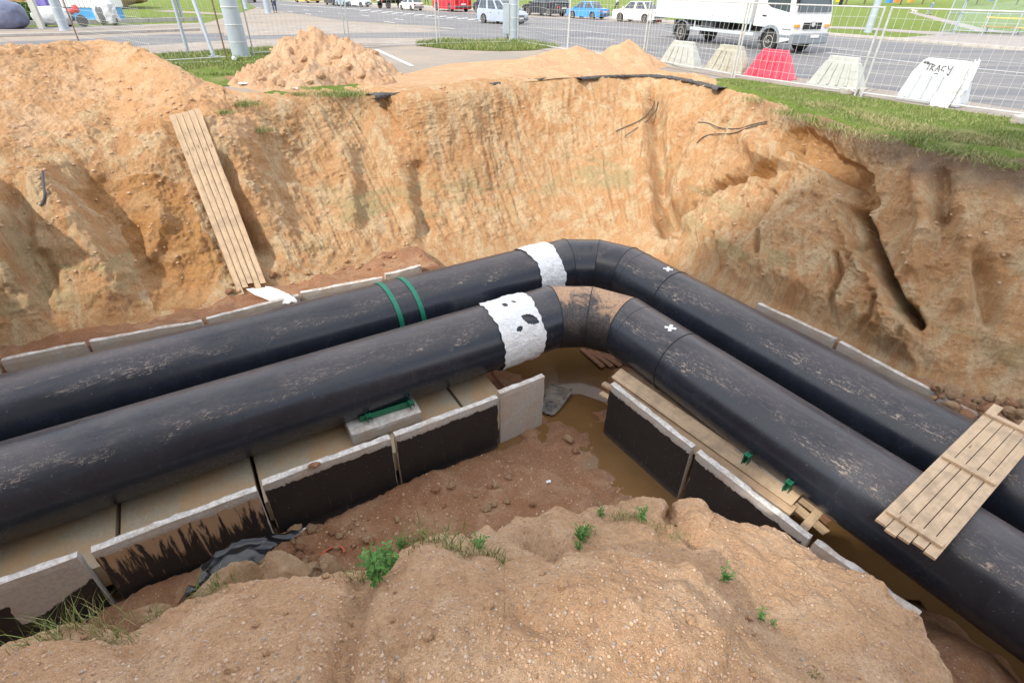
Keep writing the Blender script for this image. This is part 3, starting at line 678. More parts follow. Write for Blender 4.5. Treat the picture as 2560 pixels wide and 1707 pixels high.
def mat_panel(name, streak=False, low=False):
    t = NT(name); v = t.coord(); g = t.new("ShaderNodeNewGeometry"); sn = t.new("ShaderNodeSeparateXYZ"); sp = t.new("ShaderNodeSeparateXYZ")
    tc = t.new("ShaderNodeTexCoord"); t.put(tc.outputs["Normal"], sn.inputs[0]); t.put(tc.outputs["Object"], sp.inputs[0])
    n = t.noise(v, 2.0, 5, .7, .3); n2 = t.noise(v, 26, 5, .7); n3 = t.noise(v, 9, 5, .75, .3)
    conc = t.mix(t.ramp(n2, [(.35, .5), (.6, 0.0)]), (.44, .42, .39), (.25, .24, .22))
    conc = t.mix(t.ramp(n, [(.5, 0.0), (.7, .6)]), conc, (.42, .30, .20))
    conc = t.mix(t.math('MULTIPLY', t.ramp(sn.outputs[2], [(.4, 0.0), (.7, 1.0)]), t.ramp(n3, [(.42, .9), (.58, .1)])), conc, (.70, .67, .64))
    face = t.ramp(t.math('MULTIPLY', sn.outputs[1], -1), [(.6, 0.0), (.8, 1.0)])
    zz = t.math('ADD', sp.outputs[2], t.math('MULTIPLY', t.math('SUBTRACT', n3, .5), .16))
    top = t.ramp(t.math('MULTIPLY', zz, .5), [(.5325, 1.0), (.5375, 0.0)])
    if low:
        zz2 = t.math('SUBTRACT', t.math('ADD', sp.outputs[2], t.math('MULTIPLY', t.math('SUBTRACT', n3, .5), .22)), t.math('MULTIPLY', sp.outputs[0], .42))
        top = t.ramp(t.math('MULTIPLY', zz2, .5), [(.275, 1.0), (.285, 0.0)])
    bl = t.mix(t.ramp(n, [(.3, 0.0), (.8, .5)]), (.012, .012, .014), (.032, .030, .030))
    bl = t.mix(t.ramp(t.math('ADD', t.math('MULTIPLY', sp.outputs[2], 1.0), t.math('MULTIPLY', n2, .25)), [(.12, .8), (.34, 0.0)]), bl, (.14, .115, .09))
    sk = t.noise(t.coord("Object", (10, 1, .7)), 2.0, 4, .6)
    bl = t.mix(t.ramp(sk, [(.66, 0.0), (.74, .35)]), bl, (.22, .18, .14))
    bl = t.mix(t.ramp(t.voro(v, 11), [(.06, .7), (.09, 0.0)]), bl, (.25, .24, .23))
    if streak:
        s2 = t.noise(t.coord("Object", (7, 1, .9), (0, math.radians(18), 0)), 1.6, 5, .7, .4)
        m2 = t.math('ADD', s2, t.math('MULTIPLY', t.math('SUBTRACT', sp.outputs[2], .75), .35))
        bl = t.mix(t.ramp(m2, [(.50, 0.0), (.58, .95)]), bl, (.40, .28, .18))
    m = t.math('MULTIPLY', face, top)
    c = t.mix(m, conc, bl)
    return t.out(c, t.mix(m, .9, .5), t.bump(n2, .005, .7, t.bump(n3, .015, .4)))
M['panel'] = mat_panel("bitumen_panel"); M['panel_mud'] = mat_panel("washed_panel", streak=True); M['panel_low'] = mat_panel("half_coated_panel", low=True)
def mat_wood(name, c1, c2, c3, ax=0):
    t = NT(name); sc = [18, 18, 18]; sc[ax] = 1.1
    v = t.coord("Object", tuple(sc)); w = t.noise(v, 1.0, 6, .65, .8); n = t.noise(t.coord(), 3.2, 5, .7); k = t.voro(t.coord("Object", (1.2, 5, 5)), 1.3)
    c = t.mix(t.ramp(w, [(.35, 0.0), (.65, 1.0)]), c1, c2); c = t.mix(t.ramp(n, [(.46, 0.0), (.66, .8)]), c, c3)
    c = t.mix(t.ramp(k, [(.05, .75), (.10, 0.0)]), c, (.20, .10, .05))
    return t.out(c, .8, t.bump(w, .003, .7))
M['wood'] = mat_wood("sawn_pine", (.50, .36, .23), (.62, .46, .30), (.34, .25, .17))
M['wood2'] = mat_wood("weathered_pine", (.42, .29, .18), (.50, .36, .23), (.32, .21, .13))
M['wood_wet'] = mat_wood("wet_timber", (.27, .13, .075), (.33, .17, .10), (.17, .09, .05))

# ------------------------------------------------------------------ pipes
AL_, AR_, UL_, UR_, NL_, NR_ = AL, AR, UL, UR, NL, NR
AL, AR = math.radians(32.1), math.radians(-57.3)
UL = Vector((math.cos(AL), math.sin(AL), 0)); NL = Vector((-math.sin(AL), math.cos(AL), 0))
UR = Vector((math.cos(AR), math.sin(AR), 0)); NR = Vector((-math.sin(AR), math.cos(AR), 0))
PR, PZ, PRR = .60, -2.83, .557
def corner(oL, oR):
    # point with dot(NL)=oL and dot(NR)=oR
    a = np.array([[NL.x, NL.y], [NR.x, NR.y]]); s = np.linalg.solve(a, [oL, oR]); return Vector((s[0], s[1], PZ))
def make_pipe(name, oL, oR, label, wrap, sandy):
    root = empty(name, (0, 0, 0)); tag(root, label, "pipe", "insulated heating pipes in the pit")
    Cn = corner(oL, oR); root.location = Cn
    l = .71; a = (AL-AR)/3; T = l*math.cos(a/2)/math.cos(1.5*a)
    P1 = Cn-UL*T; P3 = Cn+UR*T
    d1 = Vector((math.cos(AL-a), math.sin(AL-a), 0)); P2 = P1+d1*l
    P0 = P1-UL*16; P4 = P3+UR*14
    rel = Matrix.Translation(-Cn); n = 96
    def ring(P, da, db, r):
        """ring of the casing at P cut by the mitre plane between directions da, db"""
        m = (da+db).normalized(); nn = Vector((-da.y, da.x, 0)); out = []
        for k in range(n):
            an = 2*math.pi*k/n; q = nn*math.cos(an)*r+Vector((0, 0, 1))*math.sin(an)*r
            tt_ = -q.dot(m)/da.dot(m); out.append(P+q+da*tt_)
        return out
    def skin(rings):
        vs = [v for r_ in rings for v in r_]; return vs, [(i*n+k, i*n+(k+1) % n, (i+1)*n+(k+1) % n, (i+1)*n+k) for i in range(len(rings)-1) for k in range(n)]
    d2 = Vector((math.cos(AL-2*a), math.sin(AL-2*a), 0))
    sA = MB().add(*skin([ring(P0+UL*(16-T*0)*f, UL, UL, PR) for f in np.linspace(0, (16-1.45)/16, 20)]))
    sB = MB().add(*skin([ring(P3+UR*s, UR, UR, PRR) for s in np.linspace(1.32, 14, 20)]))
    PA, PB2 = PR-.008, PR-.022
    e1 = MB().add(*skin([ring(P1-UL*1.45, UL, UL, PR), ring(P1-UL*.6, UL, UL, PR-.003), ring(P1, UL, d1, PA)]))
    e2 = MB().add(*skin([ring(P1, UL, d1, PA), ring(P2, d1, d2, PB2)])); e3 = MB().add(*skin([ring(P2, d1, d2, PB2), ring(P3, d2, UR, PRR+.008)]))
    e4 = MB().add(*skin([ring(P3, d2, UR, PRR+.008), ring(P3+UR*.5, UR, UR, PRR+.004), ring(P3+UR*1.32, UR, UR, PRR)]))
    sA.build("straight_casing", M['pipe'], root, True, rel); sB.build("straight_casing", M['pipe_r'], root, True, rel)
    me_ = M['pipe_sandy'] if sandy else M['pipe']
    for i, e in enumerate((e1, e2, e3, e4)): e.build("elbow_segment", me_ if 0 < i < 3 else M['pipe' if i < 2 else 'pipe_r'], root, True, rel)
    # weld beads at the mitres and butt joints
    for P, da, db, rr_, q_ in ((P1, UL, d1, .007, PA), (P2, d1, d2, .007, PB2), (P3, d2, UR, .007, PRR+.008), (P3+UR*.32, UR, UR, .004, PRR+.005), (P3+UR*1.32, UR, UR, .010, PRR)):
        rg = ring(P, da, db, q_+.001); MB().tube(rg+[rg[0], rg[1]], rr_, 6, False).build("weld_seam", M['seam'], root, True, rel)
    # end caps far out of the photograph
    # white film wrapped over the joint
    s0, s1, holes = wrap
    NW, NN = 60, 240; V_ = []; keep = []
    for i in range(NW):
        for k in range(NN):
            an = 2*math.pi*k/NN; f = i/(NW-1)
            e0 = s0+.022*math.sin(3*an+1)+.012*math.sin(9*an)+.05*float(math.sin(2*an+oL))+.010*math.sin(23*an); e1_ = s1+.02*math.sin(4*an+2)+.012*math.sin(11*an+1)+.008*math.sin(27*an)
            s = e0+(e1_-e0)*f; V_.append((s, an))
    V_ = np.array(V_); q = np.stack([V_[:, 0]*3, np.cos(V_[:, 1])*2, np.sin(V_[:, 1])*2], 1)
    rr2 = PR+.012+.010*np.abs(vn(q*1.7, 5))+.022*np.maximum(ridged(q*[1.6, .55, .55], 2, 9), 0)
    W_ = []
    for (s, an), r_ in zip(V_, rr2):
        W_.append(P1+UL*s+NL*math.cos(an)*r_+Vector((0, 0, 1))*math.sin(an)*r_-Cn)
    qd = grid_quads(NW, NN); qd = [tuple(x) for x in qd.tolist()]+[(i*NN+NN-1, (i+1)*NN+NN-1, (i+1)*NN, i*NN) for i in range(NW-1)]
    if holes:
        Pw = np.array([list(p+Cn) for p in W_]); hx, hy = projv(Pw)
        def inh(x, y):
            for (cx_, cy_, rx, ry, ro) in holes:
                dx, dy = x-cx_, y-cy_; u = (dx*math.cos(ro)+dy*math.sin(ro))/rx; v_ = (-dx*math.sin(ro)+dy*math.cos(ro))/ry
                if (abs(u)**1.5+abs(v_)**1.5) < 1: return True
            return False
        fr = Pw @ np.array(NL) < oL
        qd = [f for f in qd if not (fr[f[0]] and inh(np.mean([hx[j] for j in f]), np.mean([hy[j] for j in f])))]
    me = bpy.data.meshes.new("film_wrap"); me.from_pydata(W_, [], qd); me.update()
    link("film_wrap", me, M['film'], root, True)
    pts = []
    allv = sA.v+[]; verts = []; faces = []
    for mb_ in (sA, e1, e2, e3, e4, sB):
        n0 = len(verts); verts += [Vector(v) for v in mb_.v]; faces += [tuple(i+n0 for i in f) for f in mb_.f]
    return root, BVHTree.FromPolygons(verts, faces), P1, Cn
pf, bvf, P1f, Cf = make_pipe("front_pipe", 6.84, 6.21, "nearer of the two thick black pipes, sand lying on its bend", (-1.40, -.57, [(1326, 798, 24, 12, .35), (1299, 822, 7, 9, .9), (1262, 762, 8, 4, .2), (1284, 754, 6, 2, .2)]), True)
pr, bvr, P1r, Cr = make_pipe("rear_pipe", 8.52, 7.78, "farther black pipe with two green straps over it", (-1.10, -.46, None), False)
def on_surface_patch(bvh, px_c, py_c, poly_uv, name, m, parent, Cn, lift=.006):
    h, nrm = hit(px_c, py_c, bvh); 
    if nrm.z < 0: nrm = -nrm
    ax = nrm.cross(Vector((0, 0, 1))).normalized(); ay = nrm.cross(ax).normalized()
    mb = MB(); vs = []
    for u, v_ in poly_uv: vs.append(h+nrm*lift+ax*u+ay*v_)
    k = len(vs); mb.add(vs+[v-nrm*.012 for v in vs], [tuple(range(k)), tuple(range(2*k-1, k-1, -1))]+[(i, (i+1) % k, (i+1) % k+k, i+k) for i in range(k)])
    return mb.build(name, m, parent, False, Matrix.Translation(-Cn))
def rot2(p, a): return (p[0]*math.cos(a)-p[1]*math.sin(a), p[0]*math.sin(a)+p[1]*math.cos(a))
crs = [(-.022, -.075), (.022, -.075), (.022, -.022), (.075, -.022), (.075, .022), (.022, .022), (.022, .075), (-.022, .075), (-.022, .022), (-.075, .022), (-.075, -.022), (-.022, -.022)]
crs2 = [(a*1.25, b*1.25) for a, b in crs]
M['whitepaint'] = simple("white_tape", (.75, .77, .78), .6)
on_surface_patch(bvf, 1676, 820, [rot2(p, .55) for p in crs2], "cross_mark", M['whitepaint'], pf, Cf)
on_surface_patch(bvr, 1670, 673, [rot2(p, .55) for p in crs2], "cross_mark", M['whitepaint'], pr, Cr)
# two green straps over the rear pipe
for (xt, yt, wdt) in ((990, 778, .085), (1048, 775, .085)):
    h, _n = hit(xt, yt, bvr); s = (h-P1r).dot(UL); mb = MB(); na = 30; a0 = math.radians(52); a1 = math.radians(196)
    vs = []
    for k in range(na+1):
        an = a0+(a1-a0)*k/na; 
        for ds in (-wdt/2, wdt/2):
            for rr_ in (PR+.004, PR+.016): vs.append(P1r+UL*(s+ds+.06*math.sin((an-2)*1.2))+NL*math.cos(an)*rr_+Vector((0, 0, 1))*math.sin(an)*rr_)
    fs = []
    for k in range(na):
        b = k*4; c_ = b+4; fs += [(b, b+2, c_+2, c_), (b+1, c_+1, c_+3, b+3), (b, c_, c_+1, b+1), (b+2, b+3, c_+3, c_+2)]
    mb.add(vs, fs+[(0, 1, 3, 2), (4*na, 4*na+2, 4*na+3, 4*na+1)])
    an = a1; e = P1r+UL*(s+.06*math.sin((a1-2)*1.2))+NL*math.cos(an)*(PR+.03)+Vector((0, 0, 1))*math.sin(an)*(PR+.03)
    mb.box(e, (wdt, .07, .012), R3(rz=AL))
    so_ = mb.build("strap", M['strap'], pr, False, Matrix.Translation(-Cr))

AL, AR, UL, UR, NL, NR = AL_, AR_, UL_, UR_, NL_, NR_
# ------------------------------------------------------------------ concrete channel
def rough_box(name, L, T, H, m, seed, parent=None, chip=.012):
    """worn cast-concrete slab, origin at the middle of its base, x along, y thickness"""
    nx, ny, nz = max(6, int(L/.07)), 3, max(4, int(H/.09)); V_, idx, Fc = [], {}, []
    def vid(i, j, k):
        if (i, j, k) not in idx:
            idx[(i, j, k)] = len(V_); V_.append((-L/2+L*i/nx, -T/2+T*j/ny, H*k/nz))
        return idx[(i, j, k)]
    for i in range(nx):
        for j in range(ny):
            Fc.append((vid(i, j, 0), vid(i, j+1, 0), vid(i+1, j+1, 0), vid(i+1, j, 0))); Fc.append((vid(i, j, nz), vid(i+1, j, nz), vid(i+1, j+1, nz), vid(i, j+1, nz)))
        for k in range(nz):
            Fc.append((vid(i, 0, k), vid(i+1, 0, k), vid(i+1, 0, k+1), vid(i, 0, k+1))); Fc.append((vid(i, ny, k), vid(i, ny, k+1), vid(i+1, ny, k+1), vid(i+1, ny, k)))
    for j in range(ny):
        for k in range(nz):
            Fc.append((vid(0, j, k), vid(0, j, k+1), vid(0, j+1, k+1), vid(0, j+1, k))); Fc.append((vid(nx, j, k), vid(nx, j+1, k), vid(nx, j+1, k+1), vid(nx, j, k+1)))
    A = np.array(V_); d = fbm(A*9+seed*7.7, 3, seed); d2 = fbm(A*3+seed*3.1, 2, seed+5)
    ctr = np.array([0, 0, H/2]); hx = (L/2-np.abs(A[:, 0])) < .001; hy = (T/2-np.abs(A[:, 1])) < .001; hz = (np.abs(A[:, 2]-H) < .001) | (A[:, 2] < .001)
    ne = hx.astype(int)+hy+hz
    sg = np.stack([np.sign(A[:, 0])*hx, np.sign(A[:, 1])*hy, np.where(A[:, 2] > H/2, 1, -1)*hz], 1)
    A -= sg*((ne >= 2)*(.010+chip*1.2*np.maximum(d, -.3)))[:, None]
    A[:, 2] += (A[:, 2] > H-.02)*d2*.012; A[:, 1] += d2*.004
    me = bpy.data.meshes.new(name); me.from_pydata([tuple(a) for a in A], [], Fc); me.update()
    o = link(name, me, m, parent); return o
PTH = .115
def panel(pa, pb, side, m, seed, label, group, H=1.2, zt=ZT, inward=1):
    a, b = at(*pa, zt), at(*pb, zt); c = (a+b)/2; L = (b-a).length; d = (b-a).normalized(); nn = Vector((-d.y, d.x, 0))
    o = rough_box("concrete_wall", L-.015, PTH, H, m, seed)
    o.location = c+nn*inward*PTH/2-Vector((0, 0, H)); o.rotation_euler = (0, 0, math.atan2(d.y, d.x))
    tag(o, label, "concrete panel", group); return o
GP = "precast panels lining the pipe channel"
panel((-560, 1670), (-12, 1468), 'F', M['panel_low'], 1, "half hidden concrete panel at the very left edge below the front pipe", GP)
o = panel((-110, 1503), (196, 1390), 'F', M['panel_low'], 2, "mud-washed panel whose black coating only covers its lower right half, leftmost in the front row", GP); col.objects.unlink(bpy.data.objects[o.name]) if False else None
panel((221, 1382), (644, 1224), 'F', M['panel_mud'], 3, "black coated panel with brown mud streaks running down, behind the black plastic bag", GP)
panel((653, 1213), (979, 1094), 'F', M['panel'], 4, "black coated panel with a clod of earth on its white top edge", GP)
panel((986, 1091), (1248, 994), 'F', M['panel'], 5, "black coated panel in front of the concrete block with the green bracket", GP)
panel((1250, 985), (1365, 940), 'F', M['conc'], 6, "short bare grey panel at the end of the front left row, beside the water", GP, H=1.18)
panel((1524, 958), (1730, 1121), 'F', M['panel'], 7, "black coated panel right of the puddle with long planks behind it", GP)
panel((1738, 1128), (2024, 1350), 'F', M['panel'], 8, "black coated panel half buried by the earth mound at right", GP)
panel((2030, 1352), (2300, 1545), 'F', M['conc'], 9, "bare grey panel nearest the lower right corner, its foot buried in earth", GP)
for i, (a, b, lab) in enumerate([((-330, 960), (-8, 899), "rear row panel cut by the left edge of the picture"), ((0, 898), (215, 855), "long pale rear panel at far left, above the rear pipe"), ((222, 852), (507, 801), "rear panel left of the foot of the plank ramp"),
        ((512, 797), (745, 737), "rear panel with the white plastic sheet hanging over it"), ((748, 733), (955, 693), "rear panel with sandy top just right of the plank ramp"), ((958, 688), (1050, 664), "short rear panel at the right end of the left row")]):
    a, b = (a[0], a[1]-5), (b[0], b[1]-5)
    panel(a, b, 'B', M['conc'], 20+i, lab, GP, inward=-1)
for i, (a, b, lab) in enumerate([((1894, 762), (2095, 853), "rear panel at the foot of the cracked bank"), ((2100, 858), (2345, 988), "rear panel between the cracked bank and the wooden walkway"), ((2350, 992), (2640, 1140), "rear panel partly under the wooden walkway")]):
    a, b = (a[0]+4, a[1]-9), (b[0]+4, b[1]-9)
    panel(a, b, 'B', M['conc'], 30+i, lab, GP, inward=-1)
# floor slabs of the left channel
def slab_s(px_, py_): return at(px_, py_, -3.47).dot(UL)
ss_ = [slab_s(294, 1310)-4.2, slab_s(294, 1310)-2.1, slab_s(294, 1310), slab_s(638, 1185), slab_s(638, 1185)+1.75, slab_s(1135, 990), slab_s(1240, 962)]
labs = ["floor slab at the lower left corner", "floor slab left of the first dark joint", "muddy floor slab with green scribbles, behind the streaked panel", "muddy floor slab left of the concrete block", "floor slab under the concrete block", "last floor slab beside the water"]
for i in range(6):
    L = ss_[i+1]-ss_[i]-.035; c = UL*((ss_[i]+ss_[i+1])/2)+NL*7.95
    o = rough_box("concrete_floor", L, 4.55, .40, M['slab'], 50+i, chip=.006); o.location = (c.x, c.y, -3.87); o.rotation_euler = (0, 0, AL)
    tag(o, labs[i], "floor slab", "concrete slabs on the channel floor")
# supports
def support(pa, pb, z, label, block, flip=1):
    a, b = at(*pa, z), at(*pb, z); d = (b-a).normalized(); c = (a+b)/2; rz = math.atan2(d.y, d.x); inn = Vector((-d.y, d.x, 0)); c = c-inn*(.05 if block else 0); hs = .62 if block else 1; yo = -.07 if block else 0
    root = empty("pipe_bracket", c, rz, label, "pipe bracket", "green steel brackets under the pipes")
    L = (b-a).length
    bo_ = 0 if block else .22
    mb = MB(); mb.box((0, .10+bo_, .006), (L, .2, .012)).box((0, .004+bo_, .055), (L, .010, .10)).box((0, .2+bo_, .055), (L, .010, .10)).build("base_channel", M['green'], root)
    if not block: MB().box((-L/2+.10, .14, .05), (.05, .24, .05)).box((L/2-.06, .14, .05), (.05, .24, .05)).build("bearer", M['green'], root)
    for sx in (-L/2+.10, L/2-.06):
        mb = MB(); mb.box((sx, .03+yo, .12*hs), (.012, .12, .18*hs)).box((sx+.03, .01+yo, .21*hs), (.085, .08, .010)).box((sx+.065, .03+yo, .13*hs), (.008, .10, .16*hs)); lug = mb.build("lug", M['green'], root)
        hb = MB().lathe([(0.0, -.002), (.011, -.002), (.011, .002), (0, .002)], 10, Matrix.Translation((sx+.03, .01+yo, .21*hs+.007)) @ R3(rx=math.pi/2)); hb.build("bolt_hole", M['darkhole'], lug)
    return root
support((899, 1050), (1029, 1009), -3.22, "green bracket on the concrete block under the front pipe's left arm", True)
support((1838, 1150), (1966, 1236), -3.14, "green bracket mostly hidden by the planks at right, only two lugs showing", False)
a, b = at(878, 1089, -3.23), at(1056, 1027, -3.23); d = (b-a).normalized(); L = (b-a).length; nn = Vector((-d.y, d.x, 0))
o = rough_box("concrete_block", L, .9, .23, M['conc'], 70); cc = (a+b)/2+nn*.45; o.location = (cc.x, cc.y, -3.465); o.rotation_euler = (0, 0, math.atan2(d.y, d.x))
tag(o, "low square concrete block carrying the green bracket", "concrete block")
o = rough_box("concrete_block", .9, .8, .95, M['conc'], 71); cc = at(1900, 1172, -3.2)+NR*.45; o.location = (cc.x, cc.y, -4.16); o.rotation_euler = (0, 0, AR)
tag(o, "concrete block in the shadow under the right arm of the front pipe", "concrete block")

# ------------------------------------------------------------------ timber
def board(pa, za, pb, zb, wd, th, m, name="board", roll=0.0, parent=None, side=0):
    a, b = at(*pa, za), at(*pb, zb); d = (b-a); L = d.length; M4 = frame((a+b)/2, d) @ R3(rx=roll)
    mb = MB(); mb.box((0, side, 0), (L, wd, th), bev=.004); o = mb.build(name, m); o.matrix_world = M4
    if parent:
        o.parent = parent; o.matrix_parent_inverse = Matrix.Identity(4); o.matrix_basis = parent.matrix_basis.inverted() @ M4
    return o
# the leaning plank ramp: five planks side by side, held by two battens underneath
pbl, pbr = at(592, 726, -3.08), at(668, 712, -3.08)
def seat(x, y):
    h, _ = hit(x, y); d = (Vector(CAM)-h).normalized(); return h+d*.12
_c = seat(462, 288); zt_ = _c.z
# raise the top until no point of the planks is inside the bank
for _k in range(40):
    ptl, ptr = at(422, 288, zt_), at(503, 279, zt_); ok_ = True
    for f in np.linspace(.02, .93, 24):
        for g_ in (.05, .5, .95):
            p_ = ptl.lerp(ptr, g_).lerp(pbl.lerp(pbr, g_), f); dr = (p_-Vector(CAM)); h_ = BVH_bank.ray_cast(Vector(CAM), dr.normalized())
            if h_[0] is not None and h_[3] < dr.length+.03: ok_ = False
    if ok_: break
    zt_ += .04
root = empty("plank_ramp", (pbl+pbr)/2); tag(root, "ramp of long sawn planks leaning from the channel up the bank", "plank ramp")
wv = (ptr-ptl).normalized(); npl = 5
for k in range(npl):
    f0, f1 = k/npl, (k+1)/npl
    t0, t1 = ptl.lerp(ptr, f0), ptl.lerp(ptr, f1); b0, b1 = pbl.lerp(pbr, f0), pbl.lerp(pbr, f1)
    ext = [.10, -.03, -.10, .07, -.05][k]; dn = ((b0+b1)/2-(t0+t1)/2).normalized()
    b0 = b0+dn*ext; b1 = b1+dn*ext; t0 = t0-dn*[.0, .01, .03, .05, .07][k]; t1 = t1-dn*[.0, .01, .03, .05, .07][k]
    nrm = dn.cross(wv).normalized()
    if nrm.z < 0: nrm = -nrm
    g = .008; e0 = (t1-t0).normalized()*g; e1 = (b1-b0).normalized()*g
    off = Vector((0, 0, 0))+nrm*[.0, .006, .0, .004, .002][k]
    P8 = [t0+e0, t1-e0, b1-e1, b0+e1]; mb = MB()
    mb.add([p+off for p in P8]+[p+off-nrm*.045 for p in P8], [(0, 1, 2, 3), (7, 6, 5, 4), (0, 4, 5, 1), (1, 5, 6, 2), (2, 6, 7, 3), (3, 7, 4, 0)])
    # own axis frame so the grain runs along the plank
    F4 = frame((P8[0]+P8[2])/2, dn, nrm); mb.v = [tuple(F4.inverted() @ Vector(v)) for v in mb.v]
    o = mb.build("plank", M['wood'], root); o.matrix_basis = Matrix.Translation(-root.location) @ F4
for f in (.08, .9):
    a = ptl.lerp(pbl, f); b = ptr.lerp(pbr, f); dn = (pbl-ptl).normalized(); nrm = dn.cross(wv).normalized(); nrm = nrm if nrm.z > 0 else -nrm
    F4 = frame((a+b)/2-nrm*.07, b-a, nrm); o = MB().box((0, 0, 0), ((b-a).length*.96, .09, .04)).build("batten", M['wood2'], root); o.matrix_basis = Matrix.Translation(-root.location) @ F4
# the walkway lying across both pipes
ZK = PZ+PR+.03
A0, A1, B0 = at(2187, 1298, ZK), at(2326, 1399, ZK), at(2476, 1017, ZK)
ux = (B0-A0).normalized(); Lw = (B0-A0).length+.0; uy = Vector((-ux.y, ux.x, 0)); 
if (A1-A0).dot(uy) < 0: uy = -uy
Wd = abs((A1-A0).dot(uy))*1.06; root = empty("wooden_walkway", A0, math.atan2(ux.y, ux.x)); tag(root, "walkway of sawn boards laid across both pipes at the right edge", "walkway")
sgn = 1 if Vector((-ux.y, ux.x, 0)).dot(uy) > 0 else -1
pass
for k in range(5):
    y = sgn*(Wd/5*(k+.5)); ex = [0, .05, .02, -.03, .0][k]; ex2 = [.10, -.15, -.22, .12, .05][k]
    MB().box(((Lw+ex2-ex)/2, y, 0), (Lw+ex2+ex, Wd/5-.008, .032), bev=.003).build("board", M['wood'], root)
for x_, e in ((.20, 0), (Lw*.50, 0), (Lw*.92, .05)):
    MB().box((x_, sgn*Wd/2, .036), (.085, Wd*(.92+e), .036), bev=.004).build("batten", M['wood2'] if False else M['wood'], root)
# long boards stored behind the right hand panels
GT = "boards stored behind the right hand panels"
for i, (pa, pb2, z0, z1, wd, th, roll, lab, m) in enumerate([((1541, 933), (1992, 1250), -3.28, -3.30, .24, .055, .45, "long straight plank with the lightest face, uppermost behind the right hand panels", 'wood'),
     ((1535, 955), (1975, 1288), -3.40, -3.43, .30, .055, .45, "long brown plank lying between the panel tops and the lightest plank", 'wood2'),
     ((1577, 930), (1960, 1208), -3.36, -3.38, .24, .06, .3, "long plank closest to the pipe with a reddish bark edge", 'wood2'),
     ((1508, 958), (1560, 990), -3.50, -3.50, .10, .05, 0, "upper short stub of wood poking out left of the black panel's top corner", 'wood'),
     ((1502, 982), (1550, 1012), -3.58, -3.58, .10, .05, .0, "lower short stub of wood poking out left of the black panel's top corner", 'wood'),
     ((2003, 1246), (2046, 1277), -3.50, -3.5, .14, .03, .1, "short offcut at the lower end of the long boards", 'wood'),
     ((1985, 1262), (2020, 1292), -3.45, -3.5, .12, .03, .1, "wider offcut tucked against the end of the brown plank", 'wood'),
     ((2008, 1322), (2048, 1277), -3.40, -3.40, .11, .03, .0, "short offcut lying crosswise at the lower end of the boards", 'wood'),
     ((2030, 1300), (2066, 1332), -3.55, -3.55, .13, .03, .0, "offcut sticking out lowest towards the water", 'wood'),
     ((2045, 1282), (2072, 1306), -3.60, -3.60, .10, .04, .0, "reddish offcut at the pipe side of the crosswise one", 'wood_wet')]):
    tag(board(pa, z0, pb2, z1, wd, th, M[m], "plank" if i < 3 else "wood_offcut", roll), lab, "plank" if i < 3 else "offcut", GT)
# pallet slats drowned under the bend
root = empty("sunken_pallet", at(1500, 900, -4.12)); tag(root, "reddish wet pallet slats half sunk in the water under the bend", "pallet")
for k in range(4):
    pa = (1455+k*17, 872+k*3); pb2 = (1508+k*22, 918-k*1.5)
    a, b = at(*pa, -4.11), at(*pb2, -4.11); F4 = frame((a+b)/2, b-a); o = MB().box((0, 0, 0), ((b-a).length, .11, .03)).build("slat", M['wood_wet'], root); o.matrix_basis = Matrix.Translation(-root.location) @ F4
for f in (.2, .8):
    a, b = at(1455, 872, -4.15).lerp(at(1508, 918, -4.15), f), at(1506, 881, -4.15).lerp(at(1574, 913, -4.15), f); F4 = frame((a+b)/2, b-a); o = MB().box((0, 0, 0), ((b-a).length, .09, .05)).build("bearer", M['wood_wet'], root); o.matrix_basis = Matrix.Translation(-root.location) @ F4
tag(board((1228, 930), -3.75, (1262, 968), -4.12, .07, .05, M['wood_wet'], "wooden_prop"), "short wooden prop standing in the water at the end of the floor slabs", "prop")

# ------------------------------------------------------------------ crumpled sheets
def crumple(name, quad, nu, nv, amp, m, seed, freq=5.0, edge=.12, thick=.004, zf=None):
    """quad: four corner points (Vector); returns a creased sheet"""
    u, v = np.meshgrid(np.linspace(0, 1, nu), np.linspace(0, 1, nv), indexing='ij'); u, v = u.ravel(), v.ravel()
    q = [np.array(p) for p in quad]; e = edge*(vn(np.stack([u*4, v*4, u*0+seed], 1), seed))
    uu = np.clip(u, 0, 1)+e*(np.minimum(u, 1-u) < .02); vv_ = v+edge*vn(np.stack([u*5, v*5, u*0+seed+4], 1), seed+1)*((np.minimum(v, 1-v) < .02))
    P = ((1-uu)*(1-vv_))[:, None]*q[0]+(uu*(1-vv_))[:, None]*q[1]+(uu*vv_)[:, None]*q[2]+((1-uu)*vv_)[:, None]*q[3]
    nn = np.cross(q[1]-q[0], q[3]-q[0]); nn /= np.linalg.norm(nn); nn = nn if nn[2] > 0 else -nn
    d = 1-np.abs(vn(P*freq+seed, seed))*2; d2 = 1-np.abs(vn(P*freq*2.3+seed, seed+3))*2; d3 = vn(P*freq*.5, seed+7)
    P = P+nn*(amp*(.6*d+.25*d2+.5*d3))[:, None]
    if zf is not None: P = zf(P)
    me = np_mesh(name, P, grid_quads(nu, nv)); o = link(name, me, m, smooth=True)
    md = o.modifiers.new("thick", 'SOLIDIFY'); md.thickness = thick
    return o
def lie(P):
    out = []
    for p in P:
        d = Vector(p)-Vector(CAM); m_ = d.length; d.normalize()
        for b in (BVH_mound, BVH_floor):
            h = b.ray_cast(Vector(CAM), d)
            if h[0] is not None: m_ = min(m_, h[3]-.05-.12*max(0, math.sin(p[0]*9+p[1]*5)))
        out.append(list(Vector(CAM)+d*m_))
    return np.array(out)
o = crumple("plastic_bag", [at(452, 1500, -3.0), at(630, 1425, -3.25), at(760, 1322, -3.5), at(540, 1385, -3.3)], 80, 50, .11, M['black'], 5, 2.4, .12, zf=lie)
tag(o, "crumpled shiny black plastic bag lying between panel and boulders", "plastic bag")
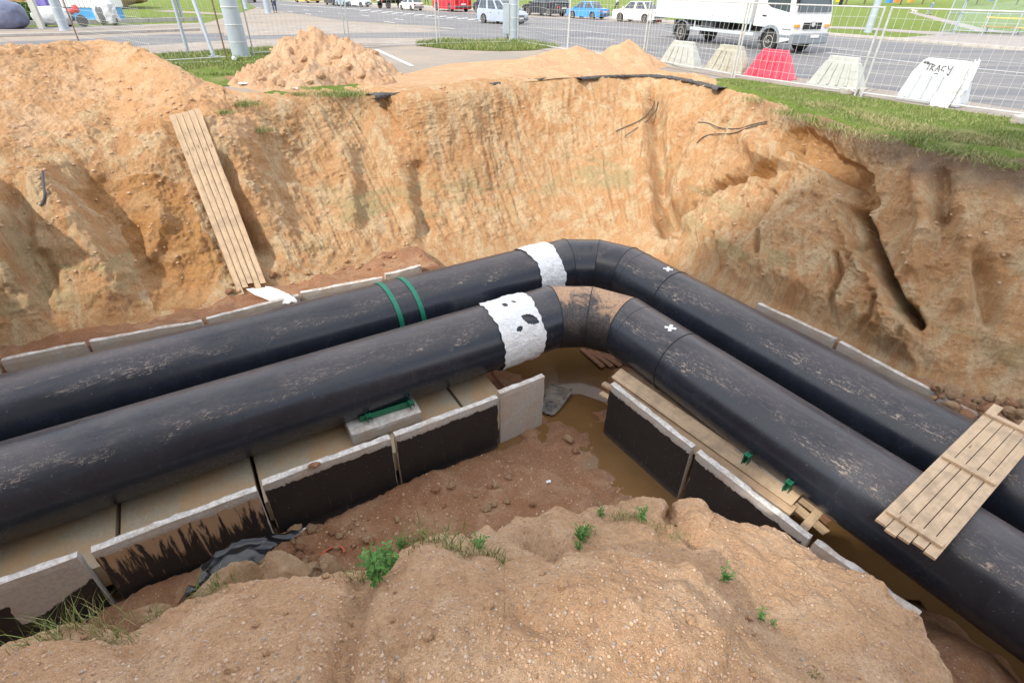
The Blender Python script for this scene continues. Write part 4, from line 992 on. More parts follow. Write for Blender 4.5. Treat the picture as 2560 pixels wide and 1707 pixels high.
o = crumple("plastic_sheet", [at(618, 724, -3.06), at(680, 716, -3.05), at(748, 752, -2.98), at(700, 768, -3.25)], 40, 24, .05, M['film'], 8, 7, .1)
tag(o, "white plastic sheet under the foot of the plank ramp, draped over the rear panel", "plastic sheet")
o = crumple("plastic_scrap", [at(535, 1452, -3.5), at(560, 1418, -3.5), at(572, 1425, -3.55), at(556, 1450, -3.6)], 16, 12, .03, M['film'], 11, 12, .1)
tag(o, "small white plastic scrap beside the black bag", "plastic scrap")
o = crumple("plastic_scrap", [at(735, 1336, -3.75), at(765, 1318, -3.7), at(758, 1330, -3.8), at(740, 1345, -3.85)], 14, 10, .03, M['film'], 12, 12, .1)
tag(o, "white scrap at the right end of the black bag", "plastic scrap")
def curl(P):
    c = at(1395, 1000, -4.1); d = (P[:, 0]-c.x); P[:, 2] += .10*np.maximum(d, 0)**2*6; return P
M['felt'] = mat_conc("tar_board", (.035, .037, .045), (.30, .24, .17), .75, .15)
o = crumple("roofing_felt", [at(1369, 960, -4.08), at(1433, 978, -4.06), at(1386, 1038, -4.10), at(1352, 1030, -4.10)], 26, 26, .018, M['felt'], 15, 3, .04, .012, curl)
tag(o, "curled square of black roofing felt lying in the water", "roofing felt")

# ------------------------------------------------------------------ street: materials
def paint(name, c, rough=.3): return simple(name, c, rough, nsc=2, var=.06, spec=.5)
M['glass'] = simple("window_glass", (.05, .065, .075), .08, nsc=1, var=.2, spec=.8)
M['rubber'] = simple("tyre_rubber", (.035, .033, .032), .8); M['rim'] = simple("wheel_rim", (.42, .41, .38), .45, nsc=20)
M['plate'] = simple("number_plate", (.7, .7, .68), .5); M['lamp'] = simple("lamp_glass", (.65, .66, .66), .15); M['red'] = simple("red_lens", (.42, .02, .02), .25)
M['orange'] = simple("orange_lens", (.85, .28, .02), .3); M['plastic'] = simple("grey_plastic", (.10, .105, .11), .6); M['steel'] = simple("galvanised_steel", (.50, .53, .55), .45, nsc=9, var=.15)
M['pole'] = simple("pole_paint", (.36, .42, .48), .5, nsc=1.5, var=.10, bump=.002); M['dark'] = simple("dark_underbody", (.02, .02, .02), .8)
M['wire'] = simple("fence_wire", (.50, .52, .52), .5); M['post'] = simple("fence_post", (.45, .47, .46), .5, nsc=14, var=.2); M['rustpost'] = simple("rusty_post", (.20, .13, .09), .8, nsc=14, var=.3)
def wheel(parent, x, y, r, wd=.2, m_r=None):
    s = 1 if y > 0 else -1
    T4 = Matrix.Translation((x, y, r))
    w_ = MB().lathe([(r*.55, -wd/2), (r*.93, -wd/2), (r, -wd/2+.03), (r, wd/2-.03), (r*.93, wd/2), (r*.55, wd/2)], 28, T4).build("wheel", M['rubber'], parent, True)
    yo = s*(wd/2-.004)
    prof = [(0.001, yo+s*.012), (r*.16, yo+s*.014), (r*.18, yo-s*.02), (r*.50, yo-s*.03), (r*.54, yo+s*.004), (r*.60, yo+s*.006), (r*.60, yo-s*.03)]
    MB().lathe(prof, 24, T4).build("rim", m_r or M['rim'], w_, True)
    MB().lathe([(.001, yo+s*.02), (r*.10, yo+s*.02), (r*.12, yo)], 12, T4).build("hub_cap", M['dark'], w_)
def side_shell(mb, poly, W, r=.05, shrink=.965):
    """side profile given as (x,z); rounded toward the flanks"""
    n = len(poly); cx = sum(p[0] for p in poly)/n; cz = sum(p[1] for p in poly)/n
    secs = [(-W/2, shrink), (-W/2+r, 1.0), (W/2-r, 1.0), (W/2, shrink)]; vs = []
    for y, s in secs: vs += [(cx+(p[0]-cx)*s, y, cz+(p[1]-cz)*s) for p in poly]
    fs = [tuple(range(n))[::-1], tuple(3*n+i for i in range(n))]
    for k in range(3): fs += [(k*n+i, k*n+(i+1) % n, (k+1)*n+(i+1) % n, (k+1)*n+i) for i in range(n)]
    mb.add(vs, fs)
def car(name, label, cat, pF, pR, body, cabin, W, wb, r, mp, near=1, group="vehicles along the street", lower=None, boxy=0, rack=False, plate_rear=True, grille=True, rimm=None):
    """pF, pR: contact pixels of the camera-side front and rear wheels; near=+1 if the camera sees the left flank (+y)"""
    a, b = at(*pR), at(*pF); d = (b-a); sc = d.length/wb; d.normalize(); left = Vector((-d.y, d.x, 0))
    sc = min(max(sc, .85), 1.2)
    mid = (a+b)/2-left*near*(W/2-.10)*sc
    root = empty(name, mid, math.atan2(d.y, d.x), label, cat, group); root.scale = (sc, sc, sc)
    xf, xr = wb/2, -wb/2
    # body outline with the wheel arches cut in
    top = body
    arch = lambda x0: [(x0+(r+.06)*math.cos(t_), r+(r+.06)*math.sin(t_)) for t_ in np.linspace(math.radians(-12), math.radians(192), 9)]
    bot = lower or .2
    x_front, x_back = top[0][0], top[-1][0]
    poly = list(top)+[(x_back, bot+.06), (xr-r-.10, bot)]+arch(xr)[::-1]+[(xr+r+.1, bot), (xf-r-.1, bot)]+arch(xf)[::-1]+[(xf+r+.1, bot), (x_front, bot+.06)]
    mb = MB(); side_shell(mb, poly, W); bo = mb.build("body", mp, root, True)
    mb = MB(); mb.box(((x_front+x_back)/2, 0, .42), ((x_front-x_back)*.92, W*.72, .4)); mb.build("underbody", M['dark'], root)
    # cabin: base (x,z) pairs front to back, roof pairs
    (fx0, fz0), (fx1, fz1), (bx1, bz1), (bx0, bz0) = cabin; ins = .13 if not boxy else .05; wb0 = W/2-.03; wt = W/2-.03-ins
    V8 = [(fx0, -wb0, fz0), (fx0, wb0, fz0), (fx1, wt, fz1), (fx1, -wt, fz1), (bx1, -wt, bz1), (bx1, wt, bz1), (bx0, wb0, bz0), (bx0, -wb0, bz0)]
    mb = MB(); mb.add(V8, [(0, 1, 2, 3), (3, 2, 5, 4), (4, 5, 6, 7), (1, 6, 5, 2), (0, 3, 4, 7), (0, 7, 6, 1)]); ro = mb.build("roof", mp, root)
    md = ro.modifiers.new("bev", 'BEVEL'); md.width = .05; md.segments = 2
    def lerp(p, q, f): return tuple(p[i]+(q[i]-p[i])*f for i in range(3))
    def glassq(A, B, C, D, nm, f=.12):
        c = [sum(v[i] for v in (A, B, C, D))/4 for i in range(3)]
        P = [Vector(lerp(c, p, 1-f)) for p in (A, B, C, D)]; nn = (P[1]-P[0]).cross(P[3]-P[0]).normalized(); nn = nn if nn.dot(Vector(c)-Vector((0, 0, .9))) > 0 else -nn
        mb = MB(); mb.add([p+nn*.012 for p in P]+[p-nn*.02 for p in P], [(0, 1, 2, 3), (7, 6, 5, 4), (0, 4, 5, 1), (1, 5, 6, 2), (2, 6, 7, 3), (3, 7, 4, 0)]); return mb.build(nm, M['glass'], root)
    glassq(V8[0], V8[1], V8[2], V8[3], "windscreen", .10); glassq(V8[7], V8[6], V8[5], V8[4], "rear_window", .10)
    nwin = 3 if (fx0-bx0) > 2.9 else 2
    for s in (1, -1):
        lo0, hi0 = (V8[1], V8[2]) if s > 0 else (V8[0], V8[3]); lo1, hi1 = (V8[6], V8[5]) if s > 0 else (V8[7], V8[4])
        for k in range(nwin):
            f0, f1 = k/nwin+.02, (k+1)/nwin-.02
            glassq(lerp(lo0, lo1, f0), lerp(lo0, lo1, f1), lerp(hi0, hi1, f1), lerp(hi0, hi1, f0), "side_window", .13)
        for k in range(nwin-1 if nwin == 3 else 1):
            xd = fx0-.95-1.0*k; MB().box((xd, s*(W/2+.012), .80 if fz0 > .8 else .7), (.14, .025, .025)).build("door_handle", M['plastic'], root)
        mb = MB(); mb.box((fx0-.12, s*(W/2+.09), fz0+.08), (.08, .18, .13), bev=.02).build("wing_mirror", mp, root)
        wheel(root, xf, s*(W/2-.10), r, m_r=rimm); wheel(root, xr, s*(W/2-.10), r, m_r=rimm)
        MB().box((x_front+.005, s*W*.34, .62 if not boxy else .75), (.05, W*.2, .14), bev=.02).build("headlight", M['lamp'], root)
        MB().box((x_back-.005, s*W*.38, .68 if not boxy else .85), (.05, W*.17, .14 if not boxy else .26), bev=.02).build("tail_light", M['red'], root)
    for x_ in (x_front, x_back):
        MB().box((x_+(.03 if x_ > 0 else -.03), 0, .42), (.12, W*.96, .13), bev=.03).build("bumper", M['plastic'], root)
    MB().box((x_back-.04, 0, .62), (.02, .5, .11)).build("number_plate", M['plate'], root); MB().box((x_front+.10, 0, .45), (.02, .5, .11)).build("number_plate", M['plate'], root)
    if grille: MB().box((x_front+.01, 0, .60), (.05, W*.42, .13), bev=.01).build("grille", M['plastic'], root)
    return root
VG = "cars parked along the far kerb"
oldsedan = [(2.0, .45), (1.98, .72), (1.85, .82), (.95, .90), (-1.15, .92), (-1.95, .88), (-2.05, .60), (-2.03, .45)]
oldcab = [(1.0, .88), (.45, 1.40), (-.80, 1.40), (-1.25, .90)]
car("parked_sedan", "bright blue old three-box sedan parked beyond the road", "car", (1431, 47), (1481, 50), oldsedan, oldcab, 1.60, 2.42, .30, paint("blue_paint", (.06, .27, .66)), near=1, group=VG, grille=False)
car("parked_sedan", "white old sedan parked just left of the moving truck", "car", (1549, 55), (1612, 59), oldsedan, oldcab, 1.60, 2.42, .30, paint("white_paint", (.78, .76, .72)), near=1, group=VG)
estate = [(2.15, .42), (2.12, .66), (1.9, .78), (1.0, .88), (-2.1, .95), (-2.25, .85), (-2.28, .45)]
car("parked_estate", "black estate car parked between silver minivan and blue sedan", "car", (1318, 38.5), (1376, 42.5), estate, [(1.1, .88), (.45, 1.40), (-1.75, 1.38), (-2.15, .95)], 1.70, 2.6, .31, paint("black_paint", (.022, .025, .032)), near=1, group=VG)
car("small_car", "small dark blue car showing only its nose left of the silver minivan", "car", (1192, 33), (1228, 36), [(1.75, .42), (1.72, .68), (1.4, .85), (.8, .92), (-1.6, .95), (-1.75, .8), (-1.75, .42)], [(.85, .9), (.35, 1.38), (-1.2, 1.36), (-1.6, .95)], 1.6, 2.35, .29, paint("darkblue_paint", (.035, .045, .09)), near=1, group=VG)
car("white_hatchback", "white hatchback parked far away with its rear to the camera", "car", (1006, 25.5), (1028, 27), [(1.75, .42), (1.72, .66), (1.4, .80), (.8, .88), (-1.7, .95), (-1.85, .8), (-1.85, .42)], [(.85, .86), (.35, 1.36), (-1.35, 1.36), (-1.75, .92)], 1.62, 2.4, .29, paint("hatch_paint", (.72, .74, .74)), near=1, group=VG)
vanb = [(2.3, .45), (2.35, .85), (2.0, 1.15), (1.6, 1.25), (-2.4, 1.25), (-2.45, .5)]
car("red_van", "bright red panel van parked far away, left of the minivan", "van", (1089, 27), (1132, 31), vanb, [(1.75, 1.22), (1.1, 2.0), (-2.35, 2.02), (-2.42, 1.22)], 1.80, 2.9, .34, paint("red_paint", (.62, .02, .035)), near=1, group=VG, boxy=1)
mv = [(2.12, .42), (2.15, .70), (1.95, .88), (1.25, 1.02), (-2.05, 1.08), (-2.2, .95), (-2.22, .42)]
car("silver_minivan", "silver blue minivan driving past behind the grey post with a box", "minivan", (1268, 63), (1210, 58.5), mv, [(1.45, .98), (.45, 1.68), (-1.85, 1.70), (-2.12, 1.05)], 1.80, 2.8, .33, paint("silver_paint", (.36, .42, .52), .25), near=-1, group="vehicles driving on the road")
car("silver_car", "silver saloon parked facing right among the far cars, left of the small lorry", "car", (895, 18), (882, 17.5), oldsedan, oldcab, 1.6, 2.42, .3, paint("silver2_paint", (.55, .60, .64)), near=-1, group=VG)
car("silver_hatchback", "grey blue hatchback in the far parking row beside the black one", "car", (860, 17), (847, 16), [(1.75, .42), (1.72, .66), (1.4, .80), (.8, .88), (-1.7, .95), (-1.85, .8), (-1.85, .42)], [(.85, .86), (.35, 1.36), (-1.35, 1.36), (-1.75, .92)], 1.6, 2.4, .29, paint("greyblue_paint", (.28, .38, .45)), near=-1, group=VG)
car("dark_car", "black car at the left end of the far parking row", "car", (818, 13), (833, 14.5), estate, [(1.1, .88), (.45, 1.40), (-1.75, 1.38), (-2.15, .95)], 1.66, 2.5, .3, paint("black2_paint", (.03, .03, .035)), near=1, group=VG)
car("yellow_car", "yellow car standing farthest off on the grass edge", "car", (742, 7), (770, 8.5), oldsedan, oldcab, 1.6, 2.42, .3, paint("yellow_paint", (.70, .50, .05)), near=1, group=VG)
car("distant_car", "dark red car driving away in the distance, left of the walking person", "car", (641, 4), (634, 9), oldsedan, oldcab, 1.6, 2.42, .3, paint("darkred_paint", (.16, .03, .03)), near=-1, group="vehicles driving on the road")
# small lorry in the parking row
def small_lorry():
    a, b = at(930, 21), at(966, 23); d = (b-a).normalized(); fwd = Vector((-d.y, d.x, 0)); c = (a+b)/2+fwd*2.4
    root = empty("small_lorry", c, math.atan2(fwd.y, fwd.x), "small white flatbed lorry seen from behind among the far cars", "lorry", VG)
    MB().box((-.8, 0, 1.15), (3.2, 1.95, .5), bev=.02).build("flatbed", paint("bed_paint", (.62, .70, .70)), root)
    MB().box((1.6, 0, 1.35), (1.5, 1.8, 1.5), bev=.1).build("cab", paint("cab_paint", (.75, .76, .75)), root)
    MB().box((0, 0, .7), (4.4, .9, .3)).build("chassis", M['dark'], root)
    for s in (1, -1):
        wheel(root, 1.5, s*.8, .36); wheel(root, -1.6, s*.8, .36); MB().box((-2.42, s*.75, .82), (.04, .28, .14)).build("tail_light", M['red'], root)
    MB().box((-2.42, 0, .82), (.03, .5, .12)).build("number_plate", M['plate'], root)
small_lorry()

# ------------------------------------------------------------------ the box truck
def truck():
    a, b = at(1702, 103.5), at(1918, 131); d = (b-a); wb = d.length; d.normalize(); left = Vector((-d.y, d.x, 0)); W = 2.35
    mid = (a+b)/2+left*(W/2-.15)
    root = empty("box_truck", mid, math.atan2(d.y, d.x), "white box truck driving to the right behind the road barriers", "truck", "vehicles driving on the road")
    xf, xr = wb/2, -wb/2; r = .44; wp = paint("truck_white", (.66, .67, .68)); gp = paint("truck_grey", (.22, .25, .28), .5); aw = paint("alu_rail", (.50, .58, .62), .4)
    def bx(nm, c, s, m, bev=.02, par=root): return MB().box(c, s, bev=bev).build(nm, m, par)
    x0, x1 = xr-2.35, xf-1.35
    bo = bx("cargo_box", ((x0+x1)/2, 0, 2.25), (x1-x0, W+.08, 2.05), wp, .03)
    MB().box(((x0+x1)/2, 0, 1.16), (x1-x0+.02, W+.12, .17), bev=.01).build("floor_rail", aw, root)
    for f in (.0, .52, .72): 
        MB().box((x0+(x1-x0)*f+.04, -W/2-.05, 2.25), (.09, .03, 2.02)).build("box_rib", aw, root)
    for xx in np.linspace(x0+.3, x1-.3, 7): bx("marker_plate", (xx, -W/2-.062, 1.32), (.05, .01, .03), M['red'], 0)
    MB().box(((xr+xf)/2-.4, .0, .86), (wb+2.3, .85, .22)).build("chassis", M['dark'], root)
    # cab: side outline
    cx0, cx1 = xf-1.15, xf+1.18
    poly = [(cx1, .55), (cx1+.03, 1.25), (cx1-.04, 1.62), (cx1-.34, 2.62), (cx1-.6, 2.75), (cx0, 2.75), (cx0, 1.02)]+[(xf+.62*math.cos(t_), .44+.62*math.sin(t_)) for t_ in np.linspace(math.radians(115), math.radians(0), 9)]+[(xf+.64, .42)]
    mb = MB(); side_shell(mb, poly, W, .12, .97); mb.build("cab", wp, root, True)
    fl_ = [(xf+.66*math.cos(t_), .46+.66*math.sin(t_)) for t_ in np.linspace(math.radians(165), math.radians(-4), 14)]; fi = [(xf+.53*math.cos(t_), .46+.53*math.sin(t_)) for t_ in np.linspace(math.radians(-4), math.radians(165), 14)]
    for s in (-1, 1):
        MB().prism(fl_+fi, min(s*(W/2-.35), s*(W/2+.03)), max(s*(W/2-.35), s*(W/2+.03))).build("wheel_arch", gp, root, True)
        # door glass, door seam, handle, step
        sy = s*(W/2+.004)
        q = [(cx1-.36, 1.62), (cx1-.52, 2.55), (cx0+.85, 2.58), (cx0+.62, 2.45), (cx0+.60, 1.92), (cx0+.9, 1.78)]
        MB().prism(q, min(sy, sy-s*.03), max(sy, sy-s*.03)).build("side_window", M['glass'], root)
        bx("door_handle", (cx0+.62, s*(W/2+.012), 1.45), (.24, .02, .06), M['dark'], 0)
        bx("step", (cx1-.30, s*(W/2-.02), .72), (.55, .10, .10), gp); bx("step", (cx1-.30, s*(W/2-.02), .98), (.50, .08, .06), gp)
        mp_ = MB().box((cx1+.10, s*(W/2+.16), 2.1), (.10, .16, .42), bev=.03).box((cx1-.02, s*(W/2+.08), 2.32), (.2, .22, .03)).build("wing_mirror", M['dark'], root)
        bx("headlight", (cx1+.05, s*(W/2-.28), .70), (.06, .34, .16), M['lamp']); bx("turn_signal", (cx1+.035, s*(W/2-.22), 1.12), (.06, .34, .12), M['orange'])
        wheel(root, xf, s*(W/2-.15), r, .26); wheel(root, xr, s*(W/2-.17), r, .30)
        bx("mud_flap", (xf-.62, s*(W/2-.2), .62), (.03, .34, .6), M['plastic'], 0); bx("mud_flap", (xr-.62, s*(W/2-.2), .62), (.03, .4, .7), M['plastic'], 0)
        mb = MB().box(((xr+.75+xf-.95)/2, s*(W/2+.0), .68), (xf-.95-xr-.75, .04, .13)).box((xr+1.0, s*(W/2-.05), .9), (.06, .05, .5)).box((xf-1.3, s*(W/2-.05), .9), (.06, .05, .5)); mb.build("side_guard", aw, root)
        bx("side_marker", (xf-1.6, s*(W/2+.03), .68), (.10, .02, .05), M['orange'], 0)
        fl2 = [(xr+.60*math.cos(t_), .46+.58*math.sin(t_)) for t_ in np.linspace(math.radians(170), math.radians(10), 12)]; f2 = [(xr+.56*math.cos(t_), .46+.54*math.sin(t_)) for t_ in np.linspace(math.radians(10), math.radians(170), 12)]
        MB().prism(fl2+f2, min(s*(W/2-.4), s*(W/2-.0)), max(s*(W/2-.4), s*(W/2-.0))).build("mudguard", gp, root)
        bx("rear_light", (x0-.02, s*.85, .85), (.05, .3, .12), M['red'])
    MB().box((xr+1.55, -.55, .82), (1.0, .55, .5), bev=.12).build("fuel_tank", paint("tank_grey", (.16, .17, .18), .5), root)
    MB().box((xr+2.9, -.6, .85), (.6, .5, .45), bev=.03).build("battery_box", M['dark'], root)
    for k in range(2): MB().tube([(x0+.3, -.6, .55+.14*k), (xr-.75, -.6, .60+.14*k)], .03, 8).build("underrun_rail", aw, root)
    bx("bumper", (cx1+.04, 0, .62), (.16, W+.02, .42), gp, .05); bx("grille", (cx1+.035, 0, 1.12), (.05, W*.50, .26), M['dark'])
    bx("number_plate", (cx1+.13, .25, .72), (.02, .52, .12), M['plate'], 0)
    MB().lathe([(0.001, -.01), (.10, -.01), (.12, .01), (0.001, .012)], 20, Matrix.Translation((cx1+.075, 0, 1.20)) @ R3(rz=-math.pi/2)).build("round_badge", M['steel'], root, True)
    ws = [(cx1-.035, 1.66), (cx1-.30, 2.52)]; g = MB(); g.add([(cx1+.015, -W/2+.16, 1.66), (cx1+.015, W/2-.16, 1.66), (cx1-.28, W/2-.2, 2.56), (cx1-.28, -W/2+.2, 2.56)]+[(cx1-.05, -W/2+.16, 1.66), (cx1-.05, W/2-.16, 1.66), (cx1-.34, W/2-.2, 2.56), (cx1-.34, -W/2+.2, 2.56)], [(0, 1, 2, 3), (7, 6, 5, 4), (0, 4, 5, 1), (1, 5, 6, 2), (2, 6, 7, 3), (3, 7, 4, 0)]); g.build("windscreen", M['glass'], root)
    return root
truck()

# ------------------------------------------------------------------ road barriers
def barrier(pa, pb2, label, m, big=False):
    a, b = at(*pa), at(*pb2); d = (b-a); L = d.length; d.normalize(); inn = Vector((-d.y, d.x, 0)); Dp = .50 if not big else .58
    root = empty("road_barrier", (a+b)/2+inn*Dp/2, math.atan2(d.y, d.x), label, "road barrier", "plastic road barriers behind the fence")
    H = .82 if not big else 1.02; tl = L*.60; sh = .82
    def sec(z, l, w): return [(-l/2, -w/2, z), (l/2, -w/2, z), (l/2, w/2, z), (-l/2, w/2, z)]
    if not big: S = [sec(0, L+.10, Dp+.06), sec(.05, L+.10, Dp+.06), sec(.06, L, Dp), sec(H*sh, tl+.07, Dp*.46), sec(H*sh+.015, tl, Dp*.36), sec(H-.02, tl-.05, Dp*.30), sec(H, tl-.10, Dp*.25)]
    else: S = [sec(0, L, Dp), sec(.12, L, Dp), sec(H*.66, L*.88, Dp*.55), sec(H*.93, L*.70, Dp*.40), sec(H, L*.60, Dp*.30)]
    vs = [v for s_ in S for v in s_]; fs = [(3, 2, 1, 0), tuple(4*(len(S)-1)+i for i in range(4))]
    for k in range(len(S)-1): fs += [(4*k+i, 4*k+(i+1) % 4, 4*k+4+(i+1) % 4, 4*k+4+i) for i in range(4)]
    o = MB().add(vs, fs).build("shell", m, root); md = o.modifiers.new("bev", 'BEVEL'); md.width = .018 if not big else .05; md.segments = 3
    nr = 4 if not big else 4
    for s in (-1, 1):
        for k in range(nr):
            f = (k+.9)/(nr+.8)-.5 if not big else (k+.6)/(nr+.6)-.5
            z0, z1 = .07, H*(sh-.03) if not big else H*.68
            y0, y1 = s*(Dp/2), s*(Dp*.46/2+.012) if not big else s*(Dp*.55/2)
            x0, x1 = f*(L*.9), f*(tl+.0) if not big else f*L*.80
            F4 = frame(Vector(((x0+x1)/2, (y0+y1)/2, (z0+z1)/2)), Vector((x1-x0, y1-y0, z1-z0)), Vector((1, 0, 0)))
            mb = MB(); ln = Vector((x1-x0, y1-y0, z1-z0)).length; mb.box((0, 0, 0), (ln, .085, .060) if not big else (ln*.96, .12, .13), bev=.012 if not big else .034)
            mb.v = [tuple(F4 @ Vector(v)) for v in mb.v]; mb.build("rib", m, root)
    if not big:
        MB().lathe([(0.001, -.01), (.035, -.01), (.035, .012), (0.001, .012)], 14, Matrix.Translation((L*.36, -Dp*.40, .20))).build("drain_plug", M['plastic'], root)
    else:
        MB().lathe([(0.001, -.01), (.045, -.01), (.045, .012), (0.001, .012)], 14, Matrix.Translation((-L*.27, -Dp*.21, H*.90)) @ Matrix.Diagonal((1.6, 1, .6, 1))).build("filler_hole", M['plastic'], root)
    return root, L, H, Dp
t = NT("white_plastic"); v = t.coord(); n = t.noise(v, 4, 5, .7)
M['bar_white'] = t.out(t.mix(t.ramp(n, [(.48, 0.0), (.75, .5)]), (.44, .46, .43), (.32, .30, .24)), .55)
t = NT("stained_plastic"); v = t.coord(); n = t.noise(v, 3, 5, .7)
M['bar_cream'] = t.out(t.mix(t.ramp(n, [(.40, 0.0), (.65, .8)]), (.43, .42, .36), (.32, .29, .20)), .55)
M['bar_red'] = simple("red_plastic", (.72, .045, .09), .45, nsc=3, var=.1)
t = NT("clean_plastic"); M['bar_blue'] = t.out((.54, .58, .61), .4)
barrier((1647, 161), (1733, 173), "whitish barrier farthest left, next to the low sand heap", M['bar_white'])
barrier((1760, 174), (1853, 188), "stained cream barrier left of the red one", M['bar_cream'])
barrier((1860, 190), (1972, 203), "bright red barrier, the only red one in the row", M['bar_red'])
barrier((2018, 211), (2140, 229), "whitish barrier with a small dark scribble, right of the red one", M['bar_white'])
rb, Lb, Hb, Db = barrier((2236, 250), (2392, 273), "big rounded white barrier with the word TRACY sprayed on it", M['bar_blue'], True)
# graffiti on the big barrier: strokes of letters
F_ = {'T': [[(0, 1), (.9, 1.05)], [(.42, 1), (.38, 0)]], 'R': [[(0, 0), (.05, 1), (.55, .85), (.1, .5), (.6, -.05)]], 'A': [[(0, 0), (.35, 1), (.62, -.05)], [(.12, .4), (.55, .38)]], 'C': [[(.6, .85), (.15, .9), (.02, .3), (.55, .15)]], 'Y': [[(0, 1), (.3, .45), (.65, .55)], [(.72, 1.05), (.62, -.45), (.30, -.15)]]}
M['ink'] = simple("black_spray", (.05, .02, .05), .7)
mb = MB(); x = -.25*Lb; sc_ = .145
zb = Hb*.80
def barrier_face(x_, z_):
    # front face between the upper two sections
    f = (z_-Hb*.66)/(Hb*.27); w0, w1 = Db*.55/2, Db*.40/2; return Vector((x_, -(w0+(w1-w0)*f)-.006, z_))
for ch in "TRACY":
    wid = .75 if ch != 'Y' else .8
    for st in F_[ch]:
        for p, q in zip(st[:-1], st[1:]):
            A_ = barrier_face(x+p[0]*sc_, zb-.07+p[1]*sc_); B_ = barrier_face(x+q[0]*sc_, zb-.07+q[1]*sc_); mb.tube([A_, B_], .0085, 6)
    x += sc_*wid+.012
mb.tube([barrier_face(-.12, zb-.13), barrier_face(-.06, zb-.115), barrier_face(-.02, zb-.13)], .008, 6)
o = mb.build("graffiti", M['ink'], rb)
# plastic bag hanging over its right end
def bagz(P):
    return P
bw = rb.matrix_basis
def W_(x, y, z): return bw @ Vector((x, y, z))
M['bagwhite'] = simple("white_bag", (.70, .70, .69), .4, nsc=5, var=.06)
o = crumple("plastic_bag", [W_(Lb*.24, -Db*.30, Hb*.96), W_(Lb*.38, -Db*.18, Hb*1.02), W_(Lb*.42, -Db*.85, -.02), W_(Lb*.12, -Db*.95, -.03)], 30, 44, .07, M['bagwhite'], 31, 6.5, .10)
tag(o, "white plastic bag hanging down the right side of the graffiti barrier", "plastic bag", "rubbish bags on the barrier")
o = crumple("plastic_bag", [W_(Lb*.36, -Db*.1, Hb*1.0), W_(Lb*.46, 0, Hb*1.06), W_(Lb*.52, -Db*.4, Hb*.40), W_(Lb*.46, -Db*.45, Hb*.32)], 22, 26, .06, M['bagwhite'], 33, 7, .10)
tag(o, "second smaller white bag caught on the barrier's right corner", "plastic bag", "rubbish bags on the barrier")

# ------------------------------------------------------------------ mesh fence
def fence(pa, pb2, label, H=2.1, m_post=None, wav=0.0, left=True, right=True, za=0.0, zb_=0.0):
    a, b = at(*pa), at(*pb2); d = (b-a); L = d.length; d.normalize(); root = empty("mesh_fence", a, math.atan2(d.y, d.x), label, "fence panel", "mesh panels of the site fence")
    mp = m_post or M['post']
    if left: MB().tube([(.02, 0, 0), (.02, 0, H)], .028, 10).build("post", mp, root, True)
    if right: MB().tube([(L-.02, 0, 0), (L-.02, 0, H)], .028, 10).build("post", mp, root, True)
    MB().tube([(.02, 0, .10), (L-.02, 0, .10)], .018, 8).build("rail", M['wire'], root, True); MB().tube([(.02, 0, H-.03), (L-.02, 0, H-.03)], .018, 8).build("rail", M['wire'], root, True)
    mb = MB(); n = int(L/.20); rng = random.Random(int(L*977))
    for k in range(1, n):
        x_ = L*k/n; pts = [(x_+wav*math.sin(z_*3+k*.4)*.05, wav*.03*math.sin(k+z_*2), z_) for z_ in np.linspace(.1, H, 6 if wav else 2)]; mb.tube(pts, 0.0042, 4, False)
    for k in range(1, int(H/.25)+1):
        z_ = .1+.25*k
        if z_ > H-.05: break
        pts = [(x_, 0, z_+wav*.03*math.sin(x_*2.2+k*1.7)-.012*abs(math.sin(x_*4))) for x_ in np.linspace(.02, L-.02, 14 if wav else 7)]; mb.tube(pts, 0.0042, 4, False)
    mb.build("mesh", M['wire'], root)
    return root
fence((200, 112), (393, 161), "fence panel between the left mound and the round pole, with a rusty post", m_post=M['rustpost'], right=False)
fence((393, 161), (569, 150), "fence panel with a dark post just left of the big round pole", m_post=M['rustpost'], left=False)
fence((634, 140), (868, 122), "fence panel right of the big round pole, behind the rough soil heap")
fence((876, 122), (1094, 116), "fence panel crossing the dusty asphalt")
fence((1100, 114), (1276, 110), "fence panel left of the pole with a grey box", wav=.6)
fence((1294, 108), (1418, 130), "fence panel with bent wires right of the pole with a grey box", wav=1.2)
fence((1418, 130), (1606, 156), "fence panel behind the low sand heap", wav=.6, left=True)
fence((1612, 154), (1830, 194), "fence panel in front of the two leftmost barriers", wav=.8)
fence((1834, 195), (2138, 240), "fence panel in front of the red barrier", wav=.3)
fence((2150, 242), (2600, 302), "fence panel in front of the graffiti barrier", wav=.0)
def cblock(c, L, Wd, H, rz, label, seed):
    o = rough_box("concrete_weight", L, Wd, H, M['conc'], seed, chip=.03); o.location = c; o.rotation_euler = (0, 0, rz); md = o.modifiers.new("b", 'BEVEL'); md.width = .02; return tag(o, label, "concrete foot", "concrete feet of the fence")
cblock(at(2118, 236), .42, .30, .17, .3, "rough concrete foot at the fence joint between barrier and graffiti barrier", 81)
cblock(at(2150, 236), .20, .20, .16, .9, "small white stone beside the rough concrete foot", 82)
cblock(at(2566, 312), .6, .35, .20, .2, "concrete foot cut by the right edge of the picture", 83)

